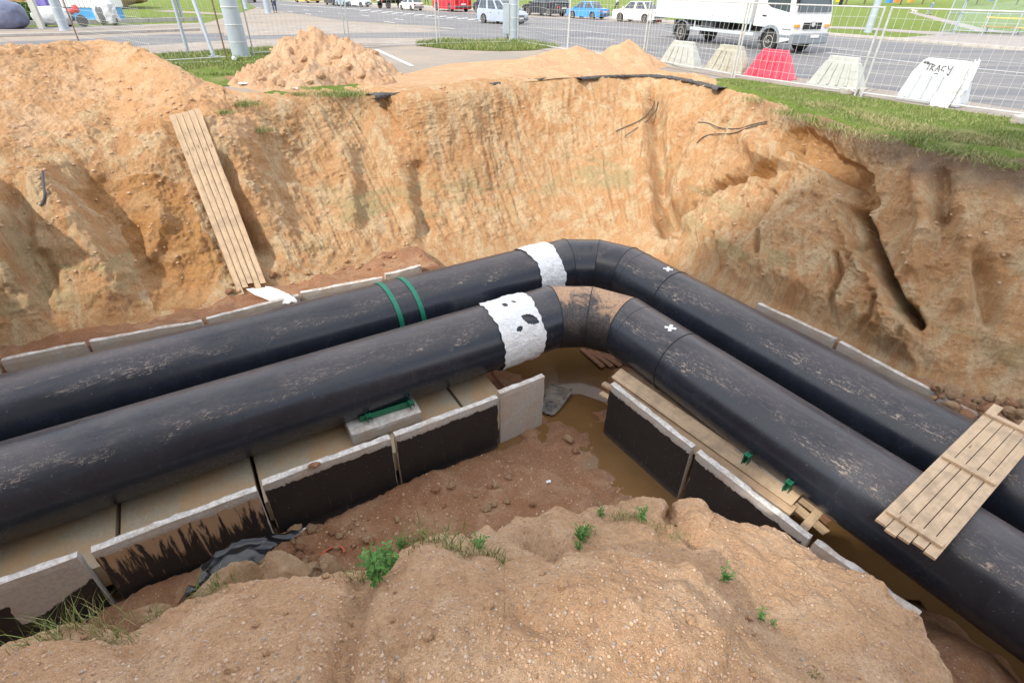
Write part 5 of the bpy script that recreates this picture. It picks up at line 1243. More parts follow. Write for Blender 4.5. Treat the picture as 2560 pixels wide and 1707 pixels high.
# ------------------------------------------------------------------ poles and posts
def pole(name, p, r0, r1, H, m, label, cat, bolts=False, n=28):
    c = at(*p); root = empty(name, c, 0, label, cat)
    MB().lathe([(r0, 0), (r0*.995, .4), (r1, H)], n, R3(rx=math.pi/2)).build("shaft", m, root, True)
    MB().lathe([(r0*1.12, -.02), (r0*1.12, .03), (r0*1.01, .05)], n, R3(rx=math.pi/2)).build("base_ring", m, root, True)
    for z_ in (.5, 1.05, 1.6): MB().lathe([(r0*1.006, z_), (r0*1.008, z_+.02), (r0*.98, z_+.03)], n, R3(rx=math.pi/2)).build("band", M['steel'], root, True)
    return root
def pole_arm(root, H, ang, ln=2.2):
    d = Vector((math.cos(ang), math.sin(ang), 0)); MB().tube([(0, 0, H-.05), tuple(d*.6+Vector((0, 0, H+.5))), tuple(d*ln+Vector((0, 0, H+.75)))], .05, 10).build("arm", M['pole'], root, True)
    hd = MB().box(tuple(d*(ln+.3)+Vector((0, 0, H+.75))), (.7, .26, .14), R3(rz=ang), bev=.05).build("lamp_head", M['pole'], root)
r1_ = pole("lamp_post", (604, 143), .31, .20, 9.5, M['pole'], "thick pale blue lamp post standing in the grass left of the rough soil heap", "lamp post"); pole_arm(r1_, 9.5, 1.2)
r2_ = pole("lamp_post", (1283, 103), .25, .17, 9.0, M['pole'], "grey lamp post with a cabinet strapped to its left side", "lamp post"); pole_arm(r2_, 9, 1.0)
MB().box((-.38, -.12, 1.0), (.34, .26, 1.35), bev=.02).build("cabinet", M['pole'], r2_); MB().tube([(-.33, -.1, .33), (-.28, -.08, .1), (-.22, -.1, -.02)], .03, 8).build("cable_tail", M['dark'], r2_, True)
MB().box((.22, -.1, 1.1), (.08, .08, 2.2)).build("side_profile", M['pole'], r2_)
r3_ = pole("lamp_post", (2169, 82), .25, .17, 9.5, M['pole'], "pale lamp post on the far verge at right", "lamp post"); pole_arm(r3_, 9.5, -2.4)
pole("lamp_post", (616, 23), .26, .2, 9, M['pole'], "distant pale post left of the walking person", "lamp post", n=16)
pole("lamp_post", (671, 34), .28, .2, 9, M['pole'], "distant post directly beside the walking person", "lamp post", n=16)
pole("lamp_post", (163, 77), .24, .18, 9, M['pole'], "pale post in the left background beside the purple cover", "lamp post", n=20)
c = at(106, 73); root = empty("marker_post", c, 0, "short white square post in the left background", "post"); MB().box((0, 0, .9), (.34, .2, 1.8), bev=.02).build("shaft", M['bar_white'], root); MB().box((0, 0, 1.68), (.36, .22, .28), bev=.02).build("cap", M['pole'], root)
c = at(470, 131); root = empty("sign_frame", c, 0, "two-legged steel sign support in the grass left of the big round post", "sign support")
e = at(536, 145)-c; MB().tube([(0, 0, 0), (0, 0, 5)], .07, 10).build("leg", M['pole'], root, True); MB().tube([(.12, .1, 1.2), (.12, .1, 5)], .05, 8).build("leg", M['pole'], root, True)
MB().tube([tuple(e), tuple(e*.55+Vector((0, 0, 4.0))), (.4, 0, 5)], .07, 10).build("brace", M['pole'], root, True); MB().box(tuple(e+Vector((0, 0, .04))), (.34, .28, .05)).build("foot_plate", M['pole'], root)
c = at(556, 154); o = MB().tube([at(393, 161, .03), at(556, 154, .03)], .022, 8).build("loose_bar", M['steel'], None, True); tag(o, "grey bar lying in the grass at left", "bar")
M['ccup'] = simple("cup_card", (.6, .62, .63), .6)
o = MB().lathe([(.05, 0), (.065, .02), (.075, .18), (.07, .18)], 16, Matrix.Translation(at(587, 148, .09)) @ R3(rz=.6)).build("drink_cup", M['ccup'], None, True); tag(o, "white cup lying at the foot of the big round post", "cup")

# ------------------------------------------------------------------ left background
def lump(name, label, cat, c, dims, m, seed, amp=.12, parent=None, rz=0, sub=4, group=None, sq=1.0):
    bm = bmesh.new(); bmesh.ops.create_icosphere(bm, subdivisions=sub, radius=1); P = np.array([list(v.co) for v in bm.verts])
    P = np.sign(P)*np.abs(P)**sq
    d = fbm(P*1.6+seed, 3, seed)*amp+ridged(P*2.5+seed, 2, seed+3)*amp*.4; P = P*(1+d)[:, None]*np.array(dims)/2
    P[:, 2] = np.maximum(P[:, 2], -dims[2]*.42)
    for v, p in zip(bm.verts, P): v.co = p
    me = bpy.data.meshes.new(name); bm.to_mesh(me); bm.free(); o = link(name, me, m, parent, True); o.location = Vector(c)+Vector((0, 0, dims[2]*.42)); o.rotation_euler = (0, 0, rz)
    if label: tag(o, label, cat, group)
    return o
def motorbike(p, rz, label, m, cover=None, cm2=None, seed=1, H=1.15):
    c = at(*p); root = empty("motorbike", c, rz, label, "motorbike", "motorbikes parked in the left background")
    for x_ in (-.68, .68):
        w_ = MB().lathe([(.20, -.05), (.30, -.05), (.32, 0), (.30, .05), (.20, .05)], 24, Matrix.Translation((x_, 0, .32))).build("wheel", M['rubber'], root, True); MB().lathe([(0.001, -.03), (.19, -.03), (.19, .03), (0.001, .03)], 16, Matrix.Translation((x_, 0, .32))).build("rim", M['rim'], w_, True)
    MB().box((0, 0, .48), (.5, .26, .34), bev=.05).build("engine", M['dark'], root)
    MB().tube([(.68, 0, .32), (.50, 0, .95)], .035, 8).build("fork", M['steel'], root, True); MB().tube([(.45, -.34, 1.02), (.48, 0, .98), (.45, .34, 1.02)], .018, 8).build("handlebar", M['dark'], root, True)
    if cover is None:
        lump("fuel_tank", None, None, (.18, 0, .66), (.55, .30, .30), m, seed, .03, root); lump("fairing", None, None, (.55, 0, .72), (.4, .32, .45), m, seed+1, .05, root); MB().box((-.38, 0, .80), (.72, .24, .10), R3(ry=.12), bev=.04).build("saddle", M['dark'], root); MB().box((-.55, 0, .68), (.4, .18, .14), bev=.04).build("tail", m, root)
    else:
        lump("cover", None, None, (0, 0, .12), (2.0, .75, H*1.05), cover, seed, .16, root, sq=.75, sub=5)
        if cm2: lump("cover_side", None, None, (.05, -.05, .16), (1.0, .78, H*.8), cm2, seed+4, .10, root, sq=.7, sub=4)
M['cov_purple'] = simple("purple_cover", (.16, .13, .42), .6, nsc=3, var=.2); M['cov_silver'] = simple("silver_cover", (.50, .54, .56), .4, nsc=4, var=.15); M['cov_dark'] = simple("charcoal_cover", (.07, .08, .09), .6)
M['motored'] = paint("motor_red", (.55, .03, .03))
# upright purple covered thing on the kerb
def cone_cover(p, label, m, H, r0):
    c = at(*p); n = 40; mb = MB(); vs = []; K = 14
    for i in range(K):
        f = i/(K-1)
        for k in range(n):
            a = 2*math.pi*k/n; rr_ = r0*(.10+.90*math.sin(min(1, (1-f)*1.15)*math.pi/2)**.8)*(1+.13*math.sin(a*6+f*2)*(1-f)+.06*math.sin(a*11))*(1-.45*max(0, .3-f)/.3); vs.append((c.x+rr_*math.cos(a), c.y+rr_*math.sin(a)*.6, c.z+.15+H*f))
    fs = [(i*n+k, i*n+(k+1) % n, (i+1)*n+(k+1) % n, (i+1)*n+k) for i in range(K-1) for k in range(n)]+[tuple((K-1)*n+k for k in range(n)), tuple(range(n))[::-1]]
    o = mb.add(vs, fs).build("folded_parasol", m, None, True); tag(o, label, "parasol cover"); return o
cone_cover((127, 60), "purple draped cover standing upright between the white post and the pale pole", M['cov_purple'], 2.6, .85)
motorbike((142, 68), .15, "motorbike under a grey cover, directly left of the pale post", None, M['cov_silver'], None, 5, .95)
motorbike((182, 68), .05, "uncovered red motorbike right of the pale post", M['motored'], None, None, 7)
motorbike((275, 64), -.5, "motorbike under a silver and charcoal cover in front of the white stall", None, M['cov_silver'], M['cov_dark'], 9, 1.3)
c = at(-8, 72); o = lump("covered_car", "vehicle under a grey blue cover cut by the left edge", "covered vehicle", (c.x, c.y, 0), (3.6, 1.6, 1.55), simple("bluegrey_cover", (.14, .16, .25), .5, nsc=3, var=.2), 12, .06, sq=.7, sub=5)
c = at(212, 52); root = empty("market_stall", c, .0, "white stall with ribbed walls and a bright blue skirt at far left", "stall")
Ws = (at(268, 52)-at(160, 52)).length
MB().box((0, 1.4, .38), (Ws*.92, 2.6, .75), bev=.03).build("skirt", simple("blue_tarp", (.03, .32, .70), .5, nsc=3, var=.15), root)
wl_ = MB().box((0, 1.4, 1.75), (Ws, 2.7, 2.0), bev=.03).build("wall", paint("stall_white", (.80, .82, .83), .5), root)
mb = MB()
for k in range(9): mb.box((-Ws/2+Ws*(k+.5)/9, .04, 1.75), (.05, .03, 1.95))
mb.build("rib", simple("stall_seam", (.55, .58, .62), .5), wl_)
MB().prism([(-Ws/2-.2, 2.75), (Ws/2+.2, 2.75), (0, 3.3)], 0, 2.9).build("roof", paint("stall_roof", (.05, .25, .55), .5), root)
# bushes and bank behind the bikes
M['leaf_dark'] = simple("leaf_dark", (.035, .085, .02), .7, nsc=4, var=.4); M['leaf_mid'] = simple("leaf_mid", (.075, .15, .03), .7, nsc=4, var=.35)
c = at(-40, 22); o = lump("soil_heap", "overgrown brown soil heap in the far left background", "soil heap", (c.x-3, c.y+6, -.5), (26, 12, 4.2), M['sand'], 44, .25, sub=5)
def leafmesh(name, c, dims, n, size, m, seed, parent=None, shell=.45, kind=None):
    rng = np.random.RandomState(seed); u = rng.normal(size=(n, 3)); u /= np.linalg.norm(u, axis=1)[:, None]
    rad = (shell+(1-shell)*rng.rand(n))**.6; P = u*rad[:, None]; keep = vn(P*2.2+seed, seed) > -.18-.2*rng.rand(n); P = P[keep]; P = P*(1+.22*vn(P*1.5+3, seed+1))[:, None]*np.array(dims)/2; k = len(P)
    a = rng.normal(size=(k, 3)); a /= np.linalg.norm(a, axis=1)[:, None]; b = np.cross(a, rng.normal(size=(k, 3))); b /= np.linalg.norm(b, axis=1)[:, None]+1e-9
    s = size*(.6+.8*rng.rand(k))[:, None]; V = np.stack([P-a*s, P+b*s*.45, P+a*s, P-b*s*.45], 1).reshape(-1, 3)+np.array(c)
    me = np_mesh(name, V, np.arange(4*k).reshape(-1, 4)); return link(name, me, m, parent)
def tree(p, H, cr, label, seed, m='leaf_dark', n=7000, leaf=.28, z0=0.0, world=None, group="trees beyond the road", tr=.18):
    c = Vector(world) if world else at(*p); root = empty("tree", c, 0, label, "tree", group); rng = random.Random(seed)
    mb = MB(); tp = [(0, 0, 0), (.1, .05, H*.25), (-.05, .1, H*.5), (.05, 0, H*.8)]; mb.tube(tp, [tr*1.2, tr, tr*.8, tr*.35], 12)
    for k in range(7):
        a = rng.random()*6.28; z_ = H*(.35+.06*k); mb.tube([(0, 0, z_), (math.cos(a)*cr*.35, math.sin(a)*cr*.35, z_+H*.10), (math.cos(a)*cr*.7, math.sin(a)*cr*.7, z_+H*.16)], [tr*.45, tr*.3, tr*.1], 7)
    mb.build("trunk", simple("bark", (.12, .095, .07), .9, nsc=8, var=.3, bump=.02), root, True)
    leafmesh("crown", (0, 0, H*.68), (cr*2, cr*2, H*.72), n, leaf, M[m], seed, root)
def shrub(p, dims, label, seed, m='leaf_mid', n=1500, leaf=.12, group=None, world=None, z=0):
    c = Vector(world) if world else at(*p); o = leafmesh("shrub", (0, 0, dims[2]*.45), dims, n, leaf, M[m], seed); o.location = c; tag(o, label, "shrub", group)
shrub((62, 52), (5.5, 1.6, 1.1), "dark green shrub behind the left kerb beside the white post", 61, n=2600)
shrub((20, 8), (7, 3, 2.2), "shrub growing on the heap in the far left corner", 62, n=2200, leaf=.2)
# right background: trees over the lawn, stalls
for i, (px_r, pyy, H, cr, lab) in enumerate([(2113, 14, 11, 4.2, "tree with a pale trunk behind the truck's windscreen"), (2160, 11, 12, 4.5, "tree with a dark trunk left of the lamp post on the far verge"), (2250, 13, 11, 4.5, "tree beside the blue stall"), (2305, 11, 12, 4.6, "tree left of the person in jeans"), (2440, 12, 11, 4.6, "tree behind the bus shelter"), (2540, 14, 11, 4.6, "tree behind the shelter, farthest right")]):
    tree((px_r, pyy), H, cr, lab, 300+i, n=5200, leaf=.42)
for i, (px_r, pyy, colr, lab) in enumerate([(2098, 6, (.75, .45, .02), "yellow market stall behind the truck cab"), (2222, 8, (.05, .25, .7), "blue market stall under the trees right of the lamp post"), (2240, 7, (.75, .22, .04), "orange market stall next to the blue one"), (2275, 7, (.55, .30, .05), "ochre market stall under the trees"), (2478, 3, (.08, .22, .7), "blue market stall behind the bus shelter")]):
    c = at(px_r, pyy); root = empty("market_stall", c, .4, lab, "market stall", "market stalls under the far trees"); mm = simple("stall_cloth", colr, .7, var=.1)
    MB().box((0, 0, .5), (1.8, 1.4, 1.0), bev=.03).build("counter", mm, root)
    for sx in (-.85, .85):
        for sy in (-.65, .65): MB().tube([(sx, sy, 0), (sx, sy, 2.3)], .025, 6).build("leg", M['steel'], root)
    MB().prism([(-1.1, 2.2), (1.1, 2.2), (1.0, 2.3), (0, 2.6), (-1.0, 2.3)], -.9, .9).build("awning", mm, root)
# bus shelter
pA, pB, pC, pD = at(2351, 91), at(2380, 87), at(2452, 91), at(2530, 92)
root = empty("bus_shelter", pA, 0, "glazed bus shelter frame with yellow bench rails at the upper right edge", "bus shelter"); ml = M['pole']
def rl(v): return tuple(Vector(v)-pA)
MB().tube([(0, 0, 0), (0, 0, 2.6)], .035, 8).build("post", ml, root); 
bx_, cx_, dx_ = Vector(rl(pB)), Vector(rl(pC)), Vector(rl(pD))
for q in (bx_, bx_+Vector((.12, 0, 0)), cx_, dx_, dx_+(dx_-cx_)*1.2): MB().tube([tuple(q), tuple(q+Vector((0, 0, 2.6)))], .04, 8).build("post", ml, root)
far = dx_+(dx_-cx_)*1.2
for z_ in (.28, 1.35, 2.5):
    MB().tube([(0, 0, z_), tuple(bx_+Vector((0, 0, z_))), tuple(cx_+Vector((0, 0, z_))), tuple(far+Vector((0, 0, z_)))], .025, 8).build("rail", ml, root)
t = NT("shelter_glass"); t.b.inputs["Transmission Weight"].default_value = 0; t.b.inputs["Alpha"].default_value = .22; M['clear'] = t.out((.45, .62, .62), .05)
mb = MB(); mb.add([(0, 0, .3), tuple(bx_+Vector((0, 0, .3))), tuple(bx_+Vector((0, 0, 2.4))), (0, 0, 2.4)], [(0, 1, 2, 3)]); mb.add([tuple(bx_+Vector((0, .02, .3))), tuple(far+Vector((0, .02, .3))), tuple(far+Vector((0, .02, 2.4))), tuple(bx_+Vector((0, .02, 2.4)))], [(0, 1, 2, 3)]); mb.build("glass_pane", M['clear'], root)
M['bench'] = simple("yellow_slat", (.85, .45, .02), .5)
s0, s1 = at(2453, 66, .45), at(2700, 77, .45); b0_, b1_ = at(2468, 44, .9), at(2700, 54, .9)
for (p_, q_) in ((s0, s1), (b0_, b1_)):
    d_ = q_-p_; F4 = frame((p_+q_)/2-pA, d_); o = MB().box((0, 0, 0), (d_.length, .16, .09), bev=.02).build("bench_slat", M['bench'], root); o.matrix_basis = F4
for f in (.08, .42, .8):
    p_ = s0.lerp(s1, f)-pA; MB().tube([(p_.x, p_.y, 0), (p_.x, p_.y, .45)], .04, 8).build("bench_leg", M['plastic'], root)
MB().box(tuple((bx_+far)/2+Vector((0, .5, 2.7))), ((far-bx_).length+.8, 1.9, .1), bev=.03).build("roof", ml, root)

# ------------------------------------------------------------------ people far off
def person(p, label, top, legs, rz, H=1.74, stride=.28, skin=(.55, .36, .27), arm=.25, cap=(.05, .04, .03)):
    c = at(*p); s = H/1.75; root = empty("person", c, rz, label, "person", "people walking in the background")
    J = {'pel': (0, 0, .98), 'sp': (.0, 0, 1.2), 'ch': (.02, 0, 1.38), 'nk': (.03, 0, 1.50), 'hd': (.05, 0, 1.60), 'top': (.05, 0, 1.70),
         'lh': (0, .10, .92), 'lk': (stride*.7, .11, .52), 'la': (stride*.8, .11, .09), 'lt': (stride*.8+.17, .12, .04),
         'rh': (0, -.10, .92), 'rk': (-stride*.1, -.11, .50), 'ra': (-stride*1.0, -.11, .12), 'rt': (-stride*1.0+.15, -.12, .04),
         'ls': (.02, .19, 1.40), 'le': (-arm*.4, .25, 1.13), 'lw': (-arm*.2, .25, .88), 'lf': (-arm*.1, .25, .80),
         'rs': (.02, -.19, 1.40), 're': (arm*.2, -.25, 1.13), 'rw': (arm*.9, -.23, .92), 'rf': (arm*1.1, -.23, .86)}
    R_ = {'pel': .14, 'sp': .125, 'ch': .145, 'nk': .055, 'hd': .088, 'top': .075, 'lh': .095, 'rh': .095, 'lk': .062, 'rk': .062, 'la': .042, 'ra': .042, 'lt': .035, 'rt': .035, 'ls': .06, 'rs': .06, 'le': .043, 're': .043, 'lw': .028, 'rw': .028, 'lf': .03, 'rf': .03}
    E_ = [('pel', 'sp'), ('sp', 'ch'), ('ch', 'nk'), ('nk', 'hd'), ('hd', 'top'), ('pel', 'lh'), ('lh', 'lk'), ('lk', 'la'), ('la', 'lt'), ('pel', 'rh'), ('rh', 'rk'), ('rk', 'ra'), ('ra', 'rt'), ('ch', 'ls'), ('ls', 'le'), ('le', 'lw'), ('lw', 'lf'), ('ch', 'rs'), ('rs', 're'), ('re', 'rw'), ('rw', 'rf')]
    def skin_mesh(nm, keys, ed, m, grow):
        ix = {k: i for i, k in enumerate(keys)}; me = bpy.data.meshes.new(nm); me.from_pydata([tuple(x*s for x in J[k]) for k in keys], [(ix[a], ix[b]) for a, b in ed], []); me.update()
        o = link(nm, me, m, root); o.modifiers.new("skin", 'SKIN'); md = o.modifiers.new("sub", 'SUBSURF'); md.levels = 1; md.render_levels = 1
        for i, k in enumerate(keys): me.skin_vertices[0].data[i].radius = ((R_[k]+grow)*s, (R_[k]+grow)*s)
        me.skin_vertices[0].data[0].use_root = True; return o
    skin_mesh("body", list(J), E_, simple("skin", skin, .6), 0)
    skin_mesh("trousers", ['pel', 'lh', 'lk', 'la', 'rh', 'rk', 'ra'], [('pel', 'lh'), ('lh', 'lk'), ('lk', 'la'), ('pel', 'rh'), ('rh', 'rk'), ('rk', 'ra')], simple("trouser_cloth", legs, .8), .022)
    skin_mesh("jacket", ['sp', 'pel', 'ch', 'ls', 'le', 'lw', 'rs', 're', 'rw'], [('sp', 'pel'), ('sp', 'ch'), ('ch', 'ls'), ('ls', 'le'), ('le', 'lw'), ('ch', 'rs'), ('rs', 're'), ('re', 'rw')], simple("jacket_cloth", top, .8), .025)
    h_ = lump("hair", None, None, (.035*s, 0, 1.585*s), (.22*s, .19*s, .17*s), simple("hair_colour", cap, .8), 4, .03, root, sub=2)
    for sx in (1, -1): MB().box((((stride*.8+.07) if sx > 0 else (-stride+.06))*s, sx*.115*s, .045*s), (.27*s, .095*s, .08*s), bev=.03).build("shoe", M['dark'], root)
    return root
person((689, 33), "person in a pale yellow jacket and navy trousers standing by the distant posts", (.55, .60, .35), (.035, .045, .10), 1.9, stride=.10)
person((1541, 29), "person in a white top and black trousers walking on the grass behind the white sedan", (.65, .68, .70), (.03, .03, .035), 2.2)
person((1067, 10), "person in dark clothes walking on the far grass above the red van", (.05, .05, .06), (.03, .035, .04), 2.6)
person((2322, 38), "person in a blue shirt and grey jeans walking on the lawn towards the shelter", (.12, .22, .50), (.24, .27, .32), 2.6, stride=.22)
# small white dog on the lawn
def dog(p):
    c = at(*p); root = empty("dog", c, 2.9, "small white dog with dark hind patch walking on the lawn", "dog"); m = simple("white_fur", (.74, .68, .60), .9, nsc=20, var=.15, bump=.01)
    J = [(-.24, 0, .34), (0, 0, .33), (.22, 0, .36), (.34, 0, .48), (.42, 0, .50), (.52, 0, .46), (-.26, .07, .30), (-.22, .07, .18), (-.28, .07, .12), (-.26, .07, .02), (-.26, -.07, .30), (-.30, -.07, .18), (-.38, -.07, .12), (-.36, -.07, .02), (.20, .06, .28), (.22, .06, .14), (.26, .06, .02), (.20, -.06, .28), (.16, -.06, .14), (.14, -.06, .02), (-.36, 0, .42), (-.42, 0, .52)]
    rr_ = [.10, .095, .12, .07, .065, .03, .06, .035, .022, .025, .06, .035, .022, .025, .045, .026, .026, .045, .026, .026, .02, .015]
    E_ = [(0, 1), (1, 2), (2, 3), (3, 4), (4, 5), (0, 6), (6, 7), (7, 8), (8, 9), (0, 10), (10, 11), (11, 12), (12, 13), (2, 14), (14, 15), (15, 16), (2, 17), (17, 18), (18, 19), (0, 20), (20, 21)]
    me = bpy.data.meshes.new("body"); me.from_pydata(J, E_, []); me.update(); o = link("body", me, m, root); o.modifiers.new("skin", 'SKIN'); o.modifiers.new("s", 'SUBSURF').levels = 1
    for i, r_ in enumerate(rr_): me.skin_vertices[0].data[i].radius = (r_, r_)
    for s in (1, -1): MB().prism([(.36, .53), (.44, .53), (.39, .62)], s*.05-.012, s*.05+.012).build("ear", m, root)
dog((2283, 34))

# ------------------------------------------------------------------ unseen wall added behind the camera to throw shade over the near pit
sd = Vector((SUN_DX, SUN_DY, 0)).normalized(); pd = Vector((.96, .28, 0)).normalized(); nd = Vector((pd.y, -pd.x, 0))
TE = math.tan(math.radians(SUN_EL)); DB = 38.0; Hh = -3.1+DB*TE; mid_ = Vector((-1.5, 10.2, 0))+sd*DB; Q = mid_-pd*32
root = empty("shade_wall", Q+pd*32, math.atan2(pd.y, pd.x), "long grey wall added behind the camera to shade the pit", "shade wall")
conc2 = simple("shade_wall_grey", (.45, .43, .40), .9, nsc=1, bump=.01)
def ins(lat, z): return Q+pd*lat+Vector((0, 0, z))
mbw = MB(); Tt = .5; W2 = 64
patch = at(1745, 1610, .1); k_ = (patch-Q).dot(nd)/(-sd).dot(nd); hp = patch+sd*k_; lat = (hp-Q).dot(pd); zc_ = .1+k_*TE+.5
def wallbox(l0, l1, z0, z1): mbw.box(((l0+l1)/2-W2/2, 0, (z0+z1)/2), (l1-l0, Tt, z1-z0))
hw, hh = 1.5, 1.3  # gap in the added wall, shaped to let a sun patch reach the mound
wallbox(0, lat-hw, 0, Hh); wallbox(lat+hw, W2, 0, Hh); wallbox(lat-hw, lat+hw, 0, zc_-hh); wallbox(lat-hw, lat+hw, zc_+hh, Hh)
mbw.build("wall", conc2, root)
for fl in range(0, 14):
    z0 = 1.2+fl*3.0
    if z0 > Hh-2.2: break
    for k in range(12):
        lx = -W2/2+2.6+k*5.3
        if abs(lx+W2/2-lat) < 3.2 and abs(z0+.8-zc_) < 3.0: continue
        MB().box((lx, 0, z0+.8), (1.8, Tt+.06, 1.5)).build("shade_wall_pane", M['glass'], root)

# ------------------------------------------------------------------ soil heaps on the rim
def heap(name, label, cat, pts, zscale, m, seed, rough=1.0, res=260, pointy=1.0):
    """pts: list of (px,py,radius m,height m) peaks standing on the street level"""
    C = [at(p[0], p[1]) for p in pts]; x0 = min(c.x-p[2]*1.5 for c, p in zip(C, pts)); x1 = max(c.x+p[2]*1.5 for c, p in zip(C, pts)); y0 = min(c.y-p[2]*1.5 for c, p in zip(C, pts)); y1 = max(c.y+p[2]*1.5 for c, p in zip(C, pts))
    nx = res; ny = int(res*(y1-y0)/(x1-x0)); X, Y = np.meshgrid(np.linspace(x0, x1, nx), np.linspace(y0, y1, ny), indexing='ij'); P = np.stack([X.ravel(), Y.ravel(), 0*X.ravel()], 1)
    Z = np.zeros(len(P))-.1
    wx = fbm(P*.9+seed, 3, seed)*.5; wy = fbm(P*.9+seed+9, 3, seed+1)*.5
    for c, p in zip(C, pts):
        r = np.hypot(P[:, 0]+wx*p[2]*.5-c.x, (P[:, 1]+wy*p[2]*.5-c.y)*1.0)/p[2]
        Z = np.maximum(Z, p[3]*(np.maximum(0, 1-r)**pointy)*1.05-.03)
    on = sstep(Z, -.03, .12)
    Z += on*rough*(fbm(P*1.8, 3, seed+2)*.16+np.maximum(ridged(P*2.6, 3, seed+4), -.2)*.13+fbm(P*9, 3, seed+5)*.05+np.maximum(fbm(P*5, 3, seed+8), 0)*.16)
    rimx = np.array([r[0] for r in rowsK[4]][3:24]); rimy = np.array([r[1] for r in rowsK[4]][3:24]); yr = np.interp(P[:, 0], rimx, rimy); Z = np.where(P[:, 1] < yr+.5, np.minimum(Z, .02+np.maximum(P[:, 1]-yr, -.3)*.5), Z)
    P[:, 2] = Z; q = grid_quads(nx, ny); keep = (Z[q] > -.04).any(1) & (P[q][:, :, 1] > yr[q]-.02).all(1)
    me = np_mesh(name, P, q[keep]); o = link(name, me, m, smooth=True); tag(o, label, cat); return o, BVHTree.FromPolygons([Vector(v) for v in P.tolist()], [tuple(a) for a in q[keep].tolist()])
M['heap'] = mat_soil("rough_heap_soil", (.56, .36, .22), (.62, .44, .29), (.43, .27, .16), (.50, .31, .18), stones=.4, scale=.9)
M['finesand'] = mat_soil("fine_sand", (.56, .345, .20), (.60, .40, .245), (.48, .29, .165), (.55, .34, .19), stones=.2)
h1, BV1 = heap("soil_heap", "tall rough heap of clods and earth standing right of the thick lamp post", "soil heap", [(782, 170, 1.8, 1.08), (815, 172, 1.8, 1.08), (885, 182, 1.5, .88), (700, 190, 1.2, .6), (700, 205, 1.3, .55), (930, 208, .75, .38), (760, 212, 1.5, .6)], 1, M['heap'], 401, 1.0, 300, .85)
h2, BV2 = heap("sand_heap", "low smooth heap of orange sand along the rim left of the first barrier", "sand heap", [(1552, 163, 1.7, .80), (1430, 165, 2.1, .62), (1340, 172, 1.8, .40), (1590, 180, 1.2, .30), (1480, 182, 1.4, .30), (1240, 190, 1.2, .16), (1150, 196, 1.0, .12), (1380, 188, 1.2, .20)], 1, M['finesand'], 411, .22, 300, 1.15)
# sand washed over the paving in front of them
def thin_sheet(name, pts, z, m, amp=.02):
    mb = MB(); P = [at(x, y, z) for x, y in pts]; mb.add(P, [tuple(range(len(P)))]); o = mb.build(name, m); tag(o, kind="structure"); return o
k5 = [tuple(rowsK[5][i][:2])+(0,) for i in range(19, 12, -1)]
sheet("sand_cover", [(1010, 185), (1120, 160), (1260, 150), (1330, 148), (1600, 176)]+k5, .012, M['finesand'])
# broken asphalt edge sticking out of the rim
M['brk'] = simple("broken_asphalt", (.10, .095, .095), .95, nsc=18, var=.5, bump=.03)
def asphalt_edge(pts, seed):
    P = [at(x, y, .0) for x, y in pts]; n = 90; C = cr_resample(np.array([list(p) for p in P]), n)+np.array([0, -.05, .012]); rng = np.random.RandomState(seed)
    j = fbm(C*4, 3, seed)*.24+rng.rand(n)*.03; j2 = fbm(C*2.2+5, 3, seed+1)*.07
    dirs = np.gradient(C, axis=0); nn = np.stack([dirs[:, 1], -dirs[:, 0], 0*dirs[:, 0]], 1); nn /= np.linalg.norm(nn, axis=1)[:, None]
    if nn[n//2, 1] > 0: nn = -nn
    rows = [C-nn*.40+[0, 0, -.06], C-nn*.35+[0, 0, .0], C+nn*(-.02+j)[:, None]+np.stack([0*j, 0*j, .02+0*j], 1), C+nn*(.0+j*.9)[:, None]+np.stack([0*j, 0*j, -.03+j2*.3], 1), C+nn*(j*.5)[:, None]+np.stack([0*j, 0*j, -.065+j2*.6], 1), C-nn*.2+np.array([0, 0, -.10])]
    V = np.stack(rows, 1).reshape(-1, 3); V += (fbm(V*14, 2, seed+3)*.02)[:, None]
    o = link("asphalt_slab", np_mesh("asphalt_slab", V, grid_quads(n, 6)), M['brk']); return o
o = asphalt_edge([(935, 240), (1000, 232), (1080, 222), (1160, 216), (1250, 208)], 5); tag(o, "broken dark asphalt edge under the rim, left part", "broken asphalt")
o = asphalt_edge([(1300, 200), (1350, 198), (1385, 196)], 7); tag(o, "short broken asphalt lump peeping out below the sand heap", "broken asphalt")
o = asphalt_edge([(1450, 197), (1540, 190), (1640, 190), (1720, 202), (1790, 222)], 9); tag(o, "broken asphalt edge right of the sand heap, tilting down at its right end", "broken asphalt")

# ------------------------------------------------------------------ rocks and clods
def rock(name, label, cat, h, dims, m, seed, sub=4, rz=0.0, tilt=0.0, group=None, sharp=.5, sink=.25):
    bm = bmesh.new(); bmesh.ops.create_icosphere(bm, subdivisions=sub, radius=1); P = np.array([list(v.co) for v in bm.verts]); rng = np.random.RandomState(seed)
    d = fbm(P*1.2+seed, 3, seed)*.35+fbm(P*4+seed, 3, seed+2)*.18+ridged(P*5+seed, 2, seed+9)*.06+fbm(P*12, 2, seed+5)*.06
    Q_ = P*(1+d)[:, None]
    for k in range(int(6*sharp)+2):        # flat broken faces
        nrm = rng.normal(size=3); nrm /= np.linalg.norm(nrm); lim = .55+.25*rng.rand(); s_ = Q_ @ nrm; Q_ -= nrm[None]*np.maximum(s_-lim, 0)[:, None]*.85
    Q_ = Q_*np.array(dims)/2
    for v, p in zip(bm.verts, Q_): v.co = p
    me = bpy.data.meshes.new(name); bm.to_mesh(me); bm.free(); o = link(name, me, m, None, True)
    o.location = Vector(h)+Vector((0, 0, dims[2]*(.5-sink))); o.rotation_euler = (tilt, tilt*.6, rz); tag(o, label, cat, group)
    return o
